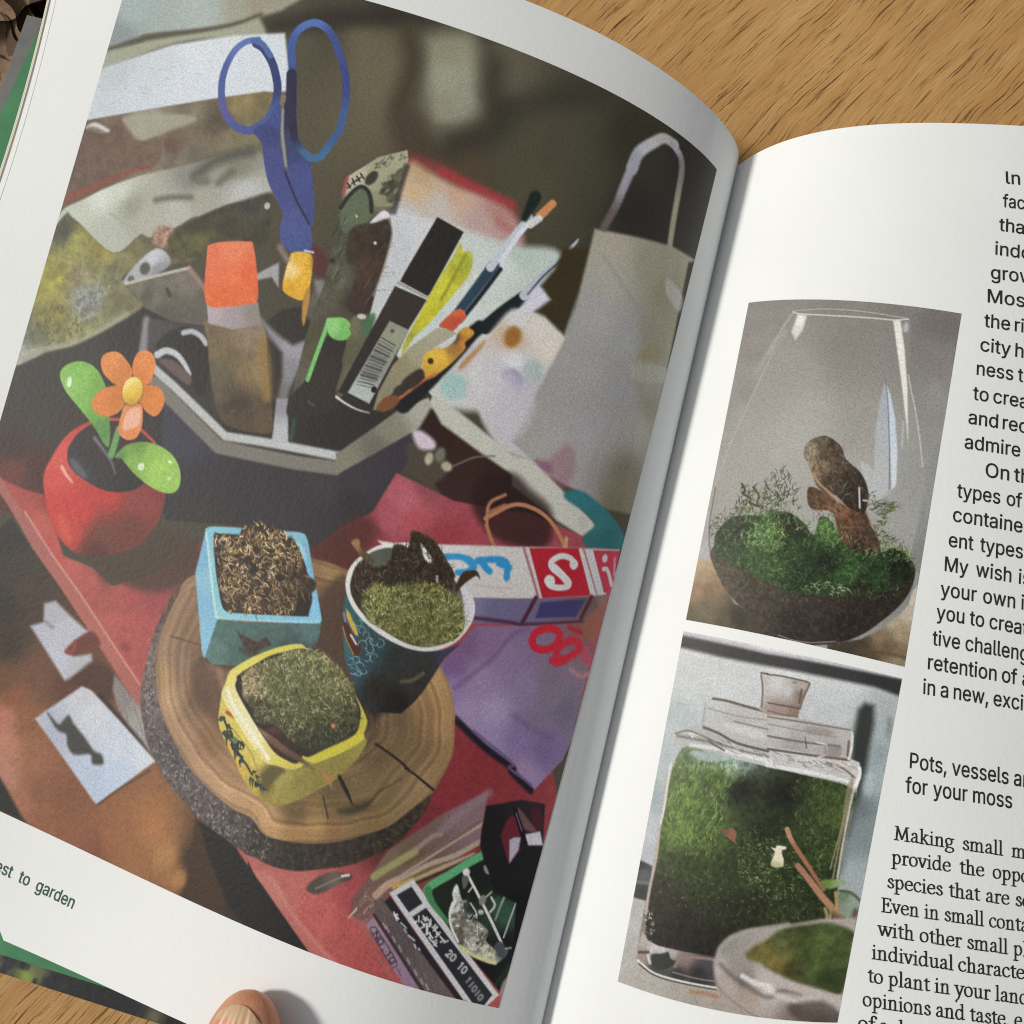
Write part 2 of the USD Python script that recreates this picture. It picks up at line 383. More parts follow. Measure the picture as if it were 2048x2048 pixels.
class Print:
    def __init__(self, k, base):
        self.k = k
        self.W, self.H, st = PLATE_SIZE[k]
        self.nx, self.ny = int(round(self.W / st)) + 1, int(round(self.H / st)) + 1
        self.x, self.y = np.linspace(0, self.W, self.nx), np.linspace(0, self.H, self.ny)
        self.st = self.x[1]
        self.im = np.tile(rgb(base), (self.ny, self.nx, 1))
        self.id = np.zeros((self.ny, self.nx), np.int32)
        self.names = ['']
        self.rng = np.random.default_rng(ord(k))

    def window(self, p, pad):
        x0, y0 = np.maximum(((p.min(0) - pad) / self.st).astype(int), 0)
        x1, y1 = np.minimum(((p.max(0) + pad) / self.st).astype(int) + 2, [self.nx, self.ny])
        if x1 <= x0 or y1 <= y0:
            return None
        return slice(y0, y1), slice(x0, x1), *np.meshgrid(self.x[x0:x1], self.y[y0:y1])

    def colour(self, c, X, Y):
        if isinstance(c, str):
            return rgb(c)
        p, h = c
        cs = np.array([rgb(v) for v in h.split()])
        assert len(cs) == len(p), (len(cs), len(p))
        w = np.stack([1 / ((X - a) ** 2 + (Y - b) ** 2 + 30.0) ** 1.5 for a, b in p], -1)
        return (w @ cs) / w.sum(-1, keepdims=True)

    def lay(self, sl, cov, col, name):
        self.im[sl] += (col - self.im[sl]) * cov[..., None]
        if name:
            if name not in self.names:
                self.names.append(name)
            self.id[sl][cov > .5] = self.names.index(name)

    def fill(self, p, c, soft=2.4, a=1.0, curve=True, name=None, noise=None, rings=None, seed=0, mask=None):
        p = spline(p, True) if curve else np.asarray(p, float)
        w = self.window(p, soft)
        if w is None:
            return
        X, Y = w[2], w[3]
        d = np.full(X.shape, 1e18)
        inside = np.zeros(X.shape, bool)
        for (x0, y0), (x1, y1) in zip(p, np.roll(p, -1, 0)):
            ex, ey = x1 - x0, y1 - y0
            t = np.clip(((X - x0) * ex + (Y - y0) * ey) / max(ex * ex + ey * ey, 1e-9), 0, 1)
            d = np.minimum(d, (X - x0 - t * ex) ** 2 + (Y - y0 - t * ey) ** 2)
            if y0 != y1:
                inside ^= ((Y < y0) != (Y < y1)) & (X < x0 + (Y - y0) / (y1 - y0) * ex)
        d = np.where(inside, -1, 1) * np.sqrt(d)
        cov = np.clip(.5 - d / soft, 0, 1)
        cov = cov * cov * (3 - 2 * cov) * a
        col = self.colour(c, X, Y) + np.zeros(X.shape + (3,))
        if noise:
            sc, amp = noise
            col = col * (1 + amp * 2 * (meshkit.fbm(np.stack([X / sc, Y / sc, 0 * X + seed], -1), 3, seed) - .5))[..., None]
        if rings:
            f, amp, c0, wob = rings
            r = d + wob * (meshkit.fbm(np.stack([X / 70, Y / 70, 0 * X], -1), 2, 5) - .5)
            g = meshkit.noise(np.stack([r / f, 0 * r, 0 * r], -1), 3) * .6 + meshkit.noise(np.stack([r / f * 2.7, 0 * r, X / 400], -1), 9) * .4
            col = col * (1 + amp * 2 * (g - .5))[..., None]
        if mask:
            sc, lo, hi = mask
            cov = cov * np.clip((meshkit.fbm(np.stack([X / sc, Y / sc, 0 * X + seed], -1), 3, seed + 7) - lo) / (hi - lo), 0, 1)
        self.lay(w[:2], cov, np.clip(col, 0, 255), name)

    def line(self, p, w1, c, soft=2.2, a=1.0, w2=None, curve=True, name=None):
        p = spline(p, False) if curve and len(p) > 2 else np.asarray(p, float)
        w2 = w1 if w2 is None else w2
        win = self.window(p, max(w1, w2) / 2 + soft)
        if win is None:
            return
        X, Y = win[2], win[3]
        L = np.concatenate([[0], np.cumsum(np.linalg.norm(np.diff(p, axis=0), axis=1))])
        best = np.full(X.shape, 1e9)
        for i in range(len(p) - 1):
            (x0, y0), (x1, y1) = p[i], p[i + 1]
            ex, ey = x1 - x0, y1 - y0
            t = np.clip(((X - x0) * ex + (Y - y0) * ey) / max(ex * ex + ey * ey, 1e-9), 0, 1)
            r = (w1 + (w2 - w1) * (L[i] + t * (L[i + 1] - L[i])) / L[-1]) / 2
            best = np.minimum(best, np.hypot(X - x0 - t * ex, Y - y0 - t * ey) - r)
        cov = np.clip(.5 - best / soft, 0, 1)
        self.lay(win[:2], cov * cov * (3 - 2 * cov) * a, self.colour(c, X, Y), name)


def inside_poly(p, pts):
    x, y = pts.T
    k = np.zeros(len(pts), bool)
    for (x0, y0), (x1, y1) in zip(p, np.roll(p, -1, 0)):
        if y0 != y1:
            k ^= ((y < y0) != (y < y1)) & (x < x0 + (y - y0) / (y1 - y0) * (x1 - x0))
    return k


def strands(self, p, n, length, width, cols, seed=1, ang=-90.0, spread=180.0, bend=1.0, a=0.9, var=0.22, shade=None, soft=1.6):
    """n short fibres scattered inside the outline p; shade: (points, factors) makes lighter and darker clumps."""
    r = np.random.default_rng(seed)
    p = spline(p, True, 3)
    lo, hi = p.min(0), p.max(0)
    pts = lo + (hi - lo) * r.random((n * 6, 2))
    pts = pts[inside_poly(p, pts)][:n]
    cs = [rgb(h) for h in cols.split()]
    for x, y in pts:
        g = math.radians(ang + spread * (r.random() - .5) * 2)
        L = length * (.5 + r.random())
        b = bend * (r.random() - .5) * 2
        q0 = np.array([[x, y], [x + math.cos(g) * L * .5, y + math.sin(g) * L * .5], [x + math.cos(g) * L * .5 + math.cos(g + b) * L * .5, y + math.sin(g) * L * .5 + math.sin(g + b) * L * .5]])
        c = cs[r.integers(len(cs))] * (1 + var * (r.random() - .5) * 2)
        if shade:
            w = 1 / (((shade[0] - [x, y]) ** 2).sum(1) + 60.0)
            c = c * ((w * shade[1]).sum() / w.sum())
        w1 = width * (.6 + .8 * r.random())
        win = self.window(q0, w1 + soft)
        if win is None:
            continue
        X, Y = win[2], win[3]
        best = np.full(X.shape, 1e9)
        for i in (0, 1):
            (x0, y0), (x1, y1) = q0[i], q0[i + 1]
            ex, ey = x1 - x0, y1 - y0
            t = np.clip(((X - x0) * ex + (Y - y0) * ey) / (ex * ex + ey * ey + 1e-9), 0, 1)
            best = np.minimum(best, np.hypot(X - x0 - t * ex, Y - y0 - t * ey) - w1 * (.5 - .2 * (t + i)))
        self.lay(win[:2], np.clip(.5 - best / soft, 0, 1) * a, np.clip(c, 0, 255), None)


Print.strands = strands


def press(P, parent, name, label, labels, grey=0.0):
    """Lays the finished print on its page: one mesh for the picture's ground, one for each thing shown in it."""
    a, b = np.meshgrid(P.x / P.W, P.y / P.H)
    s, t = plate_st(P.k, a, b)
    pts = page(PLATES[P.k][0], s, t, np.full(s.shape, 0.00006)).reshape(-1, 3)
    cf = np.array(LIGHT[P.k])
    light = sum(c * a ** i * b ** j for c, (i, j) in zip(cf, [(i, j) for i in range(4) for j in range(4 - i)]))
    im = P.im + (P.im.mean(-1, keepdims=True) - P.im) * grey
    albedo = np.clip(lin(im) / light[..., None] - .006, .003, .9).reshape(-1, 3)
    i = np.arange(P.nx * P.ny).reshape(P.ny, P.nx)
    ids = P.id[:-1, :-1]
    root = None
    for k, n in enumerate(P.names):
        sel = ids == k
        if not sel.any():
            continue
        v = [m_[sel] for m_ in (i[:-1, :-1], i[1:, :-1], i[1:, 1:], i[:-1, 1:])]
        f = np.vstack([np.stack([v[0], v[1], v[2]], 1), np.stack([v[0], v[2], v[3]], 1)])
        u, inv = np.unique(f, return_inverse=True)
        mesh = (pts[u], inv.reshape(-1, 3))
        g = obj(name if k == 0 else 'printed_' + n, mesh, print_mat, parent if k == 0 else root, smooth=True, col=albedo[u],
                label=label if k == 0 else labels.get(n))
        if k == 0:
            root = g
    return root


# ---- left page: a desk with scissors, a flower toy and three moss pots on a slice of log
P = Print('L', '3a352d')
P.fill(q("-435.2,51 1353,-522.8 1403.1,1682.6 323.6,2202.1"), (q("454.2,50.2 602.1,14.7 573.7,153.3 761.2,104.8 830.5,32.6 909.2,152 782.2,256.7 997.1,54.5 1121.8,62.9 1264.6,64.4 1035.5,190.3 941.7,265.8 591.5,215.6 398.8,97.8 1164.7,208.8 969.1,161.6 746.4,-28"), '4a4335 39342a 5c5542 4a4438 5a5444 4a4638 4c4130 3f3d2f 302e23 2a2723 403e30 4a4535 625b47 55503f 2a2724 3e3b2f 3b382c'), soft=1, curve=False)
# wall with a pale pillar and soft dark folds
P.fill(q("658.3,34.1 740.8,0 776.8,58.9 798.4,125.7 793.5,167.6 766.1,208.5 742.9,224.8 713.7,200.6 684.7,147.7 661.6,75.7"), (q("692.2,45.7 723.2,106.5 728.9,175.7 759.6,136.8 739.9,214.5"), '8a8870 959680 8d8c77 8f907c 6d6959'), soft=60, a=.95)
P.fill(q("498.8,55.6 578.6,38.8 634.9,10.2 651.3,79 641.1,161.4 617.6,196.7 556.7,200.3 522.5,139.5"), '6b634d', soft=70, a=.8)
P.fill(q("330.6,90.6 386.1,61.1 489.9,24 622.1,-5.7 641.5,13.8 551.9,43.7 475.4,73.1 356.7,110.4"), '332e26', soft=40, a=.9)
P.line(q("620.9,40.2 646.9,103.1 643.3,188.9"), 40, '40372b', soft=50, a=.8)
P.line(q("804.6,48.5 814.2,102.6 842.9,134.9"), 40, '39352b', soft=60, a=.8)
P.fill(q("628.6,215.9 678.6,194.9 729.5,246.2 778.6,252.3 720.2,291.3 661.9,273.1"), '463a2f', soft=50, a=.8)
P.line(q("771.2,226.5 841.3,178.6 864.4,129.4"), 50, '35322a', soft=60, a=.8)
P.line(q("862.3,141.8 933.4,71.7 1032.7,7.1"), 50, '34312a', soft=60, a=.7)
P.fill(q("867.4,139.8 952.8,89.6 1014.4,90.8 1018.7,250.5 911.6,294.8"), '4a4636', soft=90, a=.7)
# red and white leaflet in the background
P.fill(q("688.7,278.8 744.2,277.9 832.2,293 914.6,305.1 920.5,325.6 825.5,318 736.7,300 689.6,301"), '8c3a38', soft=34, a=.9)
P.fill(q("693.9,296.8 736,297.5 795,308.8 919,320.5 943.6,405.2 707.3,484.9 690,398.3"), (q("726.2,311.8 722.4,346.6 720.8,388.9 780.7,355.7 800.9,329.3 867.8,367.8 853.7,414.8 774,427.5 717.9,445.2 898.3,328.3"), 'b59a76 c4aa84 b9b4ae b9b3aa c09a84 b0948f b0aaa0 bcbcba c2c6ca a97a72'), soft=24)
P.line(q("761.4,289.1 819.5,297.5 914.6,305.1"), 13, 'a8363c', soft=22, a=.8)
P.fill(q("648.3,410.8 753.9,389.5 930.7,384.1 1038.4,363.3 1094.8,476.2 1059.8,669.5 859.3,739.5 710.7,655.5"), (q("720.8,466.4 762.9,420 932.5,428.5 1000.8,469.8 963.9,573.1 956.8,396.7 935.7,627.2 861.5,564.7"), 'bcc0c4 c4c6c8 bfc8c2 b0bab0 c2c4c0 a9b6ac b7b4b4 c0ccc8'), soft=22)
P.line(q("898.6,350.9 946.5,361"), 14, 'a5625f', soft=20, a=.7)
# pale window, sill and stacked papers, top left
P.fill(q("-26.9,80.7 363.9,15 360.8,55.5 311.2,86.2 294.1,98.4 191.6,137.2 72.4,172.6 1.6,212.2 -30.9,232.3 -32.5,166.3"), (q("31.1,121.2 181.6,102.9 16.4,177.1 115,137.7 275.6,65"), 'a3b3b2 aab6b0 8b9694 a4afaa a09f8c'), soft=14, name='window_sill')
P.fill(q("280.4,38.3 363.2,20.9 359.9,50.1 319.7,73 295.1,89.6"), '9c9482', soft=26)
P.fill(q("-3.6,216 67.2,186.7 192.9,141.3 272.5,105.7 311.2,86.2 340.3,136.7 253.8,143.7 142.6,178 2.8,256.7"), 'a2a58f', soft=14)
P.line(q("-6.9,215.9 66.5,184.5 81.1,170.3 192.2,139.1 262.4,112 315.2,79.7"), 7, '55503f', soft=13)
P.fill(q("-0.8,255.8 143,179.4 258.2,138.6 375.2,106.1 421.9,218.9 272.4,269.2 125.2,326 -4.9,375.3 -18.4,373.5"), (q("42.7,261.6 84.6,294.9 125.2,223.2 208,192.9 196.2,255.5 36,342.3"), 'c0c9cd ccd4dc cdd4d8 d6dde3 d3dae2 c6d0d6'), soft=9, curve=False, name='window_sill')
P.strands(q("6.3,268 179.3,198.6 242,206.1 93,322.3 15.3,337.4"), 60, 12, 1.6, 'a7b0b4 b6bec0', ang=-8, spread=6, a=.5, seed=2)
P.fill(q("-4.9,375.3 272.4,269.2 367.7,232 424.2,226.8 479.3,416.2 243.9,516.9 -23.3,610.2"), (q("29.3,422.8 80.2,383 134.7,357.2 204.3,384.9 48.9,485.5 227.9,311.6 287.3,309.7 128.1,335.5 183.8,418 240.6,405 319.7,268.5 340.4,339.6"), '63503f 715846 8d8470 664f3f 66513f 7d745f 5c5140 9b9784 857a68 716c5b 8a7a50 7b7458'), soft=6, curve=False, noise=(26, .16), name='papers')
P.fill(q("82.3,359.3 137.4,386.8 194.8,352.9 240,321.7 199.5,317.7 98.8,341.5"), 'a6a590', soft=12, a=.8)
P.fill(q("3,390 20.1,373.3 58.2,383.2 45.4,393.1"), 'cfd3cf', soft=9)
P.fill(q("2.6,398.9 23.2,383 56.5,387.9 71.8,365.8 112.9,387.7 138.3,389.5 170.9,375.2 182,432.6 75,468.1 8.1,497.6"), '6b5241', soft=10, a=.75, noise=(16, .2))
P.line(q("-4,550.1 40.5,519.4 81.7,489.7 133.4,455 173.8,435.9"), 18, '88452f', soft=14, w2=5)
P.fill(q("0.5,604.4 5,568.4 45.6,535.6 85.9,503.1 151.1,462.4 244.6,418.2 382.7,351.7 439,426.6 351.4,476.5 261.8,546.1 206,582.4 189.4,578.1 140.5,629.8 28.7,583"), (q("30.4,568.1 116.7,501.8 79.2,522 113.1,591.2 191.2,543.8 292.2,477.2 355.8,391.8 266.5,441.3 155.3,526.9 384.8,440.4 256.4,508.2"), 'bdc5b2 c9cfbe d2d8ca b2b8a8 afae9c a5a394 84826f 85857b 9a9a88 b9bbb8 b4b4a8'), soft=7, name='papers')
P.line(q("273.3,434 299,399.9 335.9,374.3 374.7,356.5"), 22, '4d4b42', soft=24, a=.8)
P.line(q("202.8,501.4 235.3,488.1 274.6,478.6"), 12, '5f5a52', soft=14, a=.8)
P.fill(ring(q("289.6,438.6")[0], 18, 11, 0), '6f6f62', soft=14, a=.9)
P.line(q("324.5,435.8 345.9,408.2"), 14, '5a584c', soft=18, a=.7)
P.line(q("110.3,551.9 186.5,578.8"), 3, '9da292', soft=8)
# yellow green cloth, left
P.fill(J(q("1.7,598.3 34.6,581.6 140.7,630.4 190.2,580.7 217.3,579.6 261.8,546.1 303,513.6 325.8,589"), q("274.7,618.8 194.8,656 176.8,677.5 211.2,699.3 238.1,717.3 211.3,749.5 148.5,805.8 108.4,836.7 57.8,865.2 0.1,912 -75.5,953.7 -92.7,842.8")), (J(q("-1,730 32.5,715.3 43.3,789.7 86.5,706.8 113.2,742.2 164.7,658.1 168.9,721.7 21,838.8 17,885.6 5.8,900.3 135.9,705.1 138.1,772.2"), q("123.7,625.6 20.4,616.9 256.5,558.6 49.8,629.8")), '9a9138 a39b3f 86803c 8f8862 8f8f7c 7a7450 746f4e 66694f 9a9d90 abb2a6 85855f 8d8a5a 8d853a 4c4b3c 5d5440 9b9a4a'), soft=7, noise=(14, .22), name='cloth')
P.fill(q("74.9,729.8 127.7,698.8 151.4,715.1 146.3,758.7 115.1,778.4"), '8b8e86', soft=18, a=.8, noise=(8, .3))
P.strands(q("11.8,789.9 89.7,757.1 121.6,799.2 54.9,846.2"), 130, 5, 4, '5c5a2e 4e4e30 6a6836', ang=70, spread=15, a=.5, seed=4)
P.strands(q("80.7,728.2 145.7,696.9 154.4,764.9 116.7,783.6"), 60, 5, 4, '5f635c 6a6d66', ang=70, spread=15, a=.5, seed=5)
P.strands(q("7.2,675.8 158.3,637.2 162.9,692.4 37.5,731.2"), 120, 5, 3, '6b6334 857d4a b0a84e', ang=60, spread=50, a=.45, seed=6)
P.line(q("2.1,898.6 55.3,857.4 112.5,829.9 161.6,788.1 208.9,741.8"), 11, 'a3a18b', soft=9, a=.8)
# dark back of the desk
P.fill(J(q("-86.3,959.9 0.5,913.3 58.6,867.8 109.2,839.2 164,795.9 211.7,750.8 239.9,718.2 302.9,711.2 490.2,710.1 594.6,1037.5 -1,1222.5"), ), (q("57.4,913.5 163.8,854.6 30.7,978 89.9,1016.1 45,1072.1 232.9,779.8 212.6,813.1 114.1,1092.1 58.8,1115.3 395.7,1007 494.2,1031.8"), '34312b 37332e 35322d 38332c 3a2a22 2c2925 2e2b27 47271f 6b342c 2f2c2f 322f33'), soft=12, curve=False)
# grey box with holes, brown ball
P.fill(q("180.5,679.4 204.7,628.2 237.2,594.8 270.4,614.3 252.2,644 195.9,679.6"), (q("198,666.4 229.4,619.2 249.8,636.3"), 'a9acae c4c8d0 8f9092'), soft=7, name='grey_box')
P.fill(ring(q("219.8,642.6")[0], 11, 13), '55504a', soft=8)
P.fill(ring(q("196.4,671")[0], 7, 7), '5f5a54', soft=6)
P.fill(ring(q("242,570.6")[0], 26, 24), 'a3806a', soft=10, noise=(7, .35), name='brown_ball')
P.fill(q("262.6,548.7 409.4,442.5 442.8,439.5 456.1,532.7 398,534 343.2,548 342.4,584.8 270,603.2"), (q("315.5,555 307.7,529.1 390.3,508.3 307.8,579.2 406.1,462.8"), '5f5a30 3f3a30 44402f 55502f 46443a'), soft=12, noise=(18, .25))
P.fill(q("183.9,685.5 227.1,661.7 312.9,615.9 361.8,648.8 384.3,722.4 309.2,731.6 244.9,719.7 210.4,696.8"), (q("261.6,675 237.4,695.2 313.6,647.6 343,695 305.3,718.8 220.1,688.6"), '6f6a5a 5f5a4e 7a7062 605c50 55514a 76705f'), soft=5, curve=False, noise=(20, .12), name='grey_box')
P.line(q("187.8,683.1 248.1,650.7 313.3,617.2"), 6, 'bdb9a8', soft=5)
P.line(q("313.3,617.2 339.8,635.2 363.3,653.9"), 9, 'a37f74', soft=8, a=.8)
P.line(q("278.4,670.6 289.3,681.6"), 7, '3f3b32', soft=6)
# desk organiser
P.fill(J(q("256.5,806.6 247.4,742.6 262.1,735.9 314.8,730.1 383.5,719.9 487.1,700.1"), q("528.5,645.3 656.3,595.8 871.3,722.7 864.3,789.5 789.4,860.6 730.6,923.2 563.6,942.6"), q("482.5,949.8 314.2,864.8")), (J(q("352.6,774.8 423.3,809.9 289.1,764.6 505.2,881.6 493.5,844.6"), q("570.5,688 627.8,779.8 751.2,810.9 677.3,845.9 775.6,709.6")), '2e2b28 3a342c 45413f 2b2722 4c4234 35312b 2f2c28 2e2b29 2b2827 37332d'), soft=6, curve=False, name='desk_organiser')
P.line(q("265.1,809.7 259.9,778 253,741.1"), 18, '8f8d92', soft=12, a=.9, w2=14)
P.fill(q("264.4,743.6 316.3,735.2 384.7,723.7 392.1,747.7 313.9,746.8 278.3,778.5"), '4a4644', soft=14)
P.fill(q("484,671 515.2,687 545.4,700.4 570.9,708.2 594.3,690.8 598,739.8 590.8,790.3 591.2,814.4 571.2,820.1 567.1,770.1 553.9,727.8 514.4,703.5"), (q("512.5,687.7 572.9,714.4 576.5,754 575.3,805.5"), '85848a 99989f 87868b 75736f'), soft=14, curve=False)
P.fill(q("450.1,598 484.4,567 494.9,558.7 508.1,607.1 488.6,590.5 458.2,605.5"), 'a2a2a2', soft=7, curve=False)
P.fill(q("577.8,637.1 585.8,569.4 599.4,576.5 598.2,647.7"), '6f6f66', soft=8, a=.6)
# tape roll
P.fill(q("293,796.6 313.9,746.8 354,730.6 392.1,747.7 422.9,837.2 408.4,857.5 385.6,842.1"), '2b2825', soft=10, name='tape_roll')
P.line(q("339.1,745.6 356.3,738.2 377,742.2 392.3,753.1"), 11, 'b3b5bf', soft=6)
P.line(q("297.7,802.1 313.5,789.6 338.1,791.1 360.6,805.4 375.8,820.3"), 15, 'c0c4c9', soft=6, w2=9, name='tape_roll')
P.fill(q("305.1,811.1 331.5,803.8 360.2,813.7 381.9,825.5 381.1,842 339.4,829"), '67544f', soft=6)
# box walls and its grey rim
P.fill(J(q("338,882.7 482.5,949.8"), q("560.5,942.1 730.6,923.2 794.5,859.1 861,787.8 859.4,870.9 839.8,914 826.3,976"), q("786,1007 731.2,1073.1 705.3,1046.9"), q("603.3,1063.9 511.8,1085.6 413,1107 386.3,1072.1")), (J(q("407.6,949.7 458.8,1015.5 548.6,1016"), q("603,973.7 725.4,951.2 785.9,919.9 830.3,840.2 771.9,963.6"), q("480.4,1081.6"), q("705.3,1020.7")), '3a3a48 302e33 302d30 353136 3c383c 3a353a 3b343c 332f31 35302c 363235'), soft=6, curve=False, name='desk_organiser')
P.line(J(q("309.1,858 479.4,939.9 560.5,932.8"), q("645.1,924.4 726.7,911.2")), 27, '7b776e', soft=7, curve=False, name='desk_organiser')
P.line(J(q("290.4,827.5 353.2,853.9 486.7,916.4 552.2,907.1"), q("608.4,900.4 724.9,887.9")), 17, 'b9bdbc', soft=7, curve=False, name='desk_organiser')
P.fill(q("718.1,884.5 726.9,876.6 779.9,812.9 815.8,767.2 864.5,727.6 881.1,741.1 868.5,785.4 795.3,861.5 733.2,922.5"), (q("746.3,884.2 806.1,807.6 858,751.2 792.2,851.8"), '7f7a68 807b6a a3a194 6b665a'), soft=6, curve=False, name='desk_organiser')
P.fill(q("568.7,816.7 591.3,810.3 618.8,892.1 584.7,899.2"), (q("580,820.3 596.8,882.4"), '908f94 b4b6b8'), soft=6, curve=False)
# glue bottle with an orange cap
P.fill(q("382,703.3 487.6,674.9 534.7,770.5 572.3,856.7 571.5,886.9 479.5,893.7 435.5,841.3 396.5,754.1"), (q("427.1,745.8 507.8,777.9 497.2,856.4 472.2,700.9 432.6,820.4 557.4,861"), '766548 8d7650 4b3f31 85745f 5f5544 5a4a36'), soft=5, noise=(16, .15), name='glue_bottle')
P.line(q("506.8,716.5 531.1,766.6 548.8,818.3"), 20, '96763f', soft=20, a=.8)
P.strands(q("446.6,827.4 538.6,801.8 565.8,869.3 481.8,882.3"), 40, 8, 2, '3a3028 5f5344 7a7262', ang=10, spread=60, a=.6, seed=8)
P.fill(q("370,675.8 475.1,645.6 494.5,686.1 440.2,711.7 385.1,713.4"), (q("386.6,691.1 433.4,689.5 473.7,667.8"), 'b4a6aa a39698 8f8680'), soft=5, curve=False, name='glue_bottle')
P.fill(q("341,576.3 342.5,561.5 372.5,547.2 416.2,535.9 434.5,542.2 472.6,637.5 452.5,656 416,671.2 367.2,674.3"), (q("352.5,578.9 393.3,557.3 441.3,599.8 399.2,654.9 408.7,608.4"), 'ea7350 ea8258 e8683c e86a34 ee7446'), soft=3.5, name='glue_bottle', noise=(6, .06))
# scissors
BL = '46538c'
P.line(q("321.6,140.8 341.1,147.8 367.3,172.9 387.4,207.6 394.2,231.3 395.2,264.7 385.7,292.3 367.4,309.3"), 17, (q("321.6,140.8 383.2,203 392.4,285.1"), '38436f 363f70 4a5a98'), name='scissors')
P.line(q("324.2,131.7 298.1,143.1 279.2,169.8 271.3,214.2 277.9,255.3 295.2,291 320.9,313.3 351.9,318.6 375.8,310.1"), 13, (q("296.5,137.7 272.4,228.1 292.2,286 349.6,320.6"), '5a76b4 4a5d9c 55589c 4a5596'), w2=17, name='scissors')
P.line(q("314.1,135.4 335.7,139.1 358.6,158"), 12, '4f6aa6', name='scissors')
P.fill(q("366.2,315.2 390.4,288.3 401.7,252 412.8,260.4 422.9,305.5 438.3,343.4 464.6,383.9 499.6,424.6 531.8,465.7 551.4,507.1 541.7,527.6 511,530.5 487.3,518.9 474.7,486.4 475.3,464.2 451.5,437.3 427.5,410.2 409.5,378.6 389.8,336"), (q("400,311.2 423.3,361.2 461.1,420.9 506.8,477.9 518.2,516.1 405.9,281.7"), '3c4378 454c86 464d86 4c5690 46558c 434f88'), soft=3, name='scissors', noise=(5, .08))
P.fill(q("414.4,246 437.3,240.3 460.3,310 495.6,342.5 506.9,361.7 533.3,432.1 541.3,468.6 531.3,468.6 501.1,429.8 465.4,386.5 446.4,341.4 430.2,303.6"), (q("435.6,274.4 448,327 488.3,386.1 522,432.5"), '2f3050 39406e 47508a 444d86'), soft=3, name='scissors', noise=(5, .08))
P.line(q("454.9,311.3 438.1,268.1 424.5,221.1 409.5,168.6 396.1,126.7 401.3,94.3 424.1,73.3 446.6,72 470.4,85.7 496.6,118.3 519.6,157.2 532.1,193.1 538.5,233.3 539.8,269.3 530.2,299.8 517.9,331 500.3,339 477.7,330.5 454.9,311.3"), 16, (q("424.5,221.1 403.3,141.9 423.7,72 481.3,94.1 524.6,167 539.1,247.2 508.1,336.4 444.7,286"), '2f3050 3f5a9a 5070b4 3f4f8a 3d4580 3f5a90 3f6a96 2b2b40'), soft=3, name='scissors')
P.line(q("412.6,184.7 434.6,269"), 22, '2d2e48', soft=4, name='scissors')
P.line(q("455.1,380.9 491.6,426.7 532.6,468.2"), 3.5, '25243a', soft=5)
P.fill(ring(q("438.1,455.9")[0], 6, 7), 'bdb8b2', soft=4)
P.line(q("415.5,259.8 428.5,309.7 452.6,367.6"), 5, '8f968a', soft=5)
# yellow tip cover
P.fill(q("517.9,531.8 536.2,525.3 559,528.3 565.1,550.6 571,596 564.7,615.8 551.2,619.6 524.8,614 515.6,602.6 512.5,573.5 513.4,539"), (q("523.8,566.2 536.5,541.3 555.5,544.7 531.9,600.3 555.9,583.1"), 'f4cf86 eab63c e2aa30 e0a628 e6b02e'), soft=4, name='yellow_cap', noise=(7, .08))
P.fill(q("564.4,614.9 568.6,588.1 577.4,611.2 581.4,663.3 573.1,652.9"), 'b98640', soft=5)
P.line(q("487.7,528.7 509.5,548.7"), 12, '9a8680', soft=10, a=.7)
P.fill(q("552.4,504.8 589.5,524.6 595.5,559.2 570.5,557.7"), '5a2c30', soft=14, a=.8)
P.line(q("539.7,522.2 557.2,520.7"), 4, 'c9ccd4', soft=4)
P.fill(q("575.3,573.4 602.4,574.4 597.2,601.5"), '8f8b90', soft=12, a=.7)
# pen with a lime clip
P.fill(J(q("584.3,354.4 612.2,324.2 631,301.9 659.7,285 684.3,270.4 691.7,289.1 689.3,329 689.6,387.3 687.9,410.1"), q("688.7,409.7 702.4,441.2 704.1,465.5 704.4,510.6 702.2,554.1 704.4,604.6 715.5,626.8 716.1,650 712,708.3 704.8,763 683.4,800.7 599.1,831.5 598,821 594.4,737.9 592,679.4 593.2,632.4 597.1,571.6 594.7,523.1 588.8,477.5 584.3,425"), q("586.5,414.7 581.6,388.4")), (J(q("623.1,390.4 656.1,311.2 610.4,346.9"), q("599.9,485.2 604.5,440.8 631.8,561.8 629.3,626.4 669,465.2 682.5,547.1 674.2,592.2 606.3,696.5 603.8,760.5 702.2,647.8")), '6b6a55 a7a78f bcb9a2 4f5240 565a44 5b5a49 555040 362e27 3a302a 352d28 55513c 5a5648 6b6a50'), soft=4, curve=False, noise=(18, .16), name='cutter_pack')
P.fill(q("584.7,355.6 612.3,324.7 631.4,303.2 659.9,285.5 683.8,271.4 690.4,289.5 689.3,329 689.6,387.3 653.5,398.2 638.1,369.4 613,365.6 598.6,383.6 590.2,408.1 587,373"), (q("600,349.9 656.1,311.2 673,292.1 674.8,375.2 639.2,330.2"), 'b5b19a 9c9c80 a2a285 868868 9d9d80'), soft=4, curve=False, name='cutter_pack')
P.fill(q("590.2,408.1 598.6,383.6 613,365.6 631.6,371.3 648.4,399.7 651.8,420.8 615.9,461.6 593.9,454"), '5f6a52', soft=5)
P.line(q("586.7,420.2 595.6,392.8 611.3,369.4 627,369.9 640,385.5 649.3,410.5"), 8, '2c2f28', soft=4)
P.fill(ring(q("630.2,345.3")[0], 10, 17, 25), '3c3a32', soft=6)
P.line(q("582.5,357.7 582.3,391"), 6, 'a8454c', soft=4)
P.line(q("586.4,369 594.2,376.5"), 3.2, '2b2a26', soft=2.5)
P.line(q("588.5,378.2 593.5,371.2"), 3.2, '2b2a26', soft=2.5)
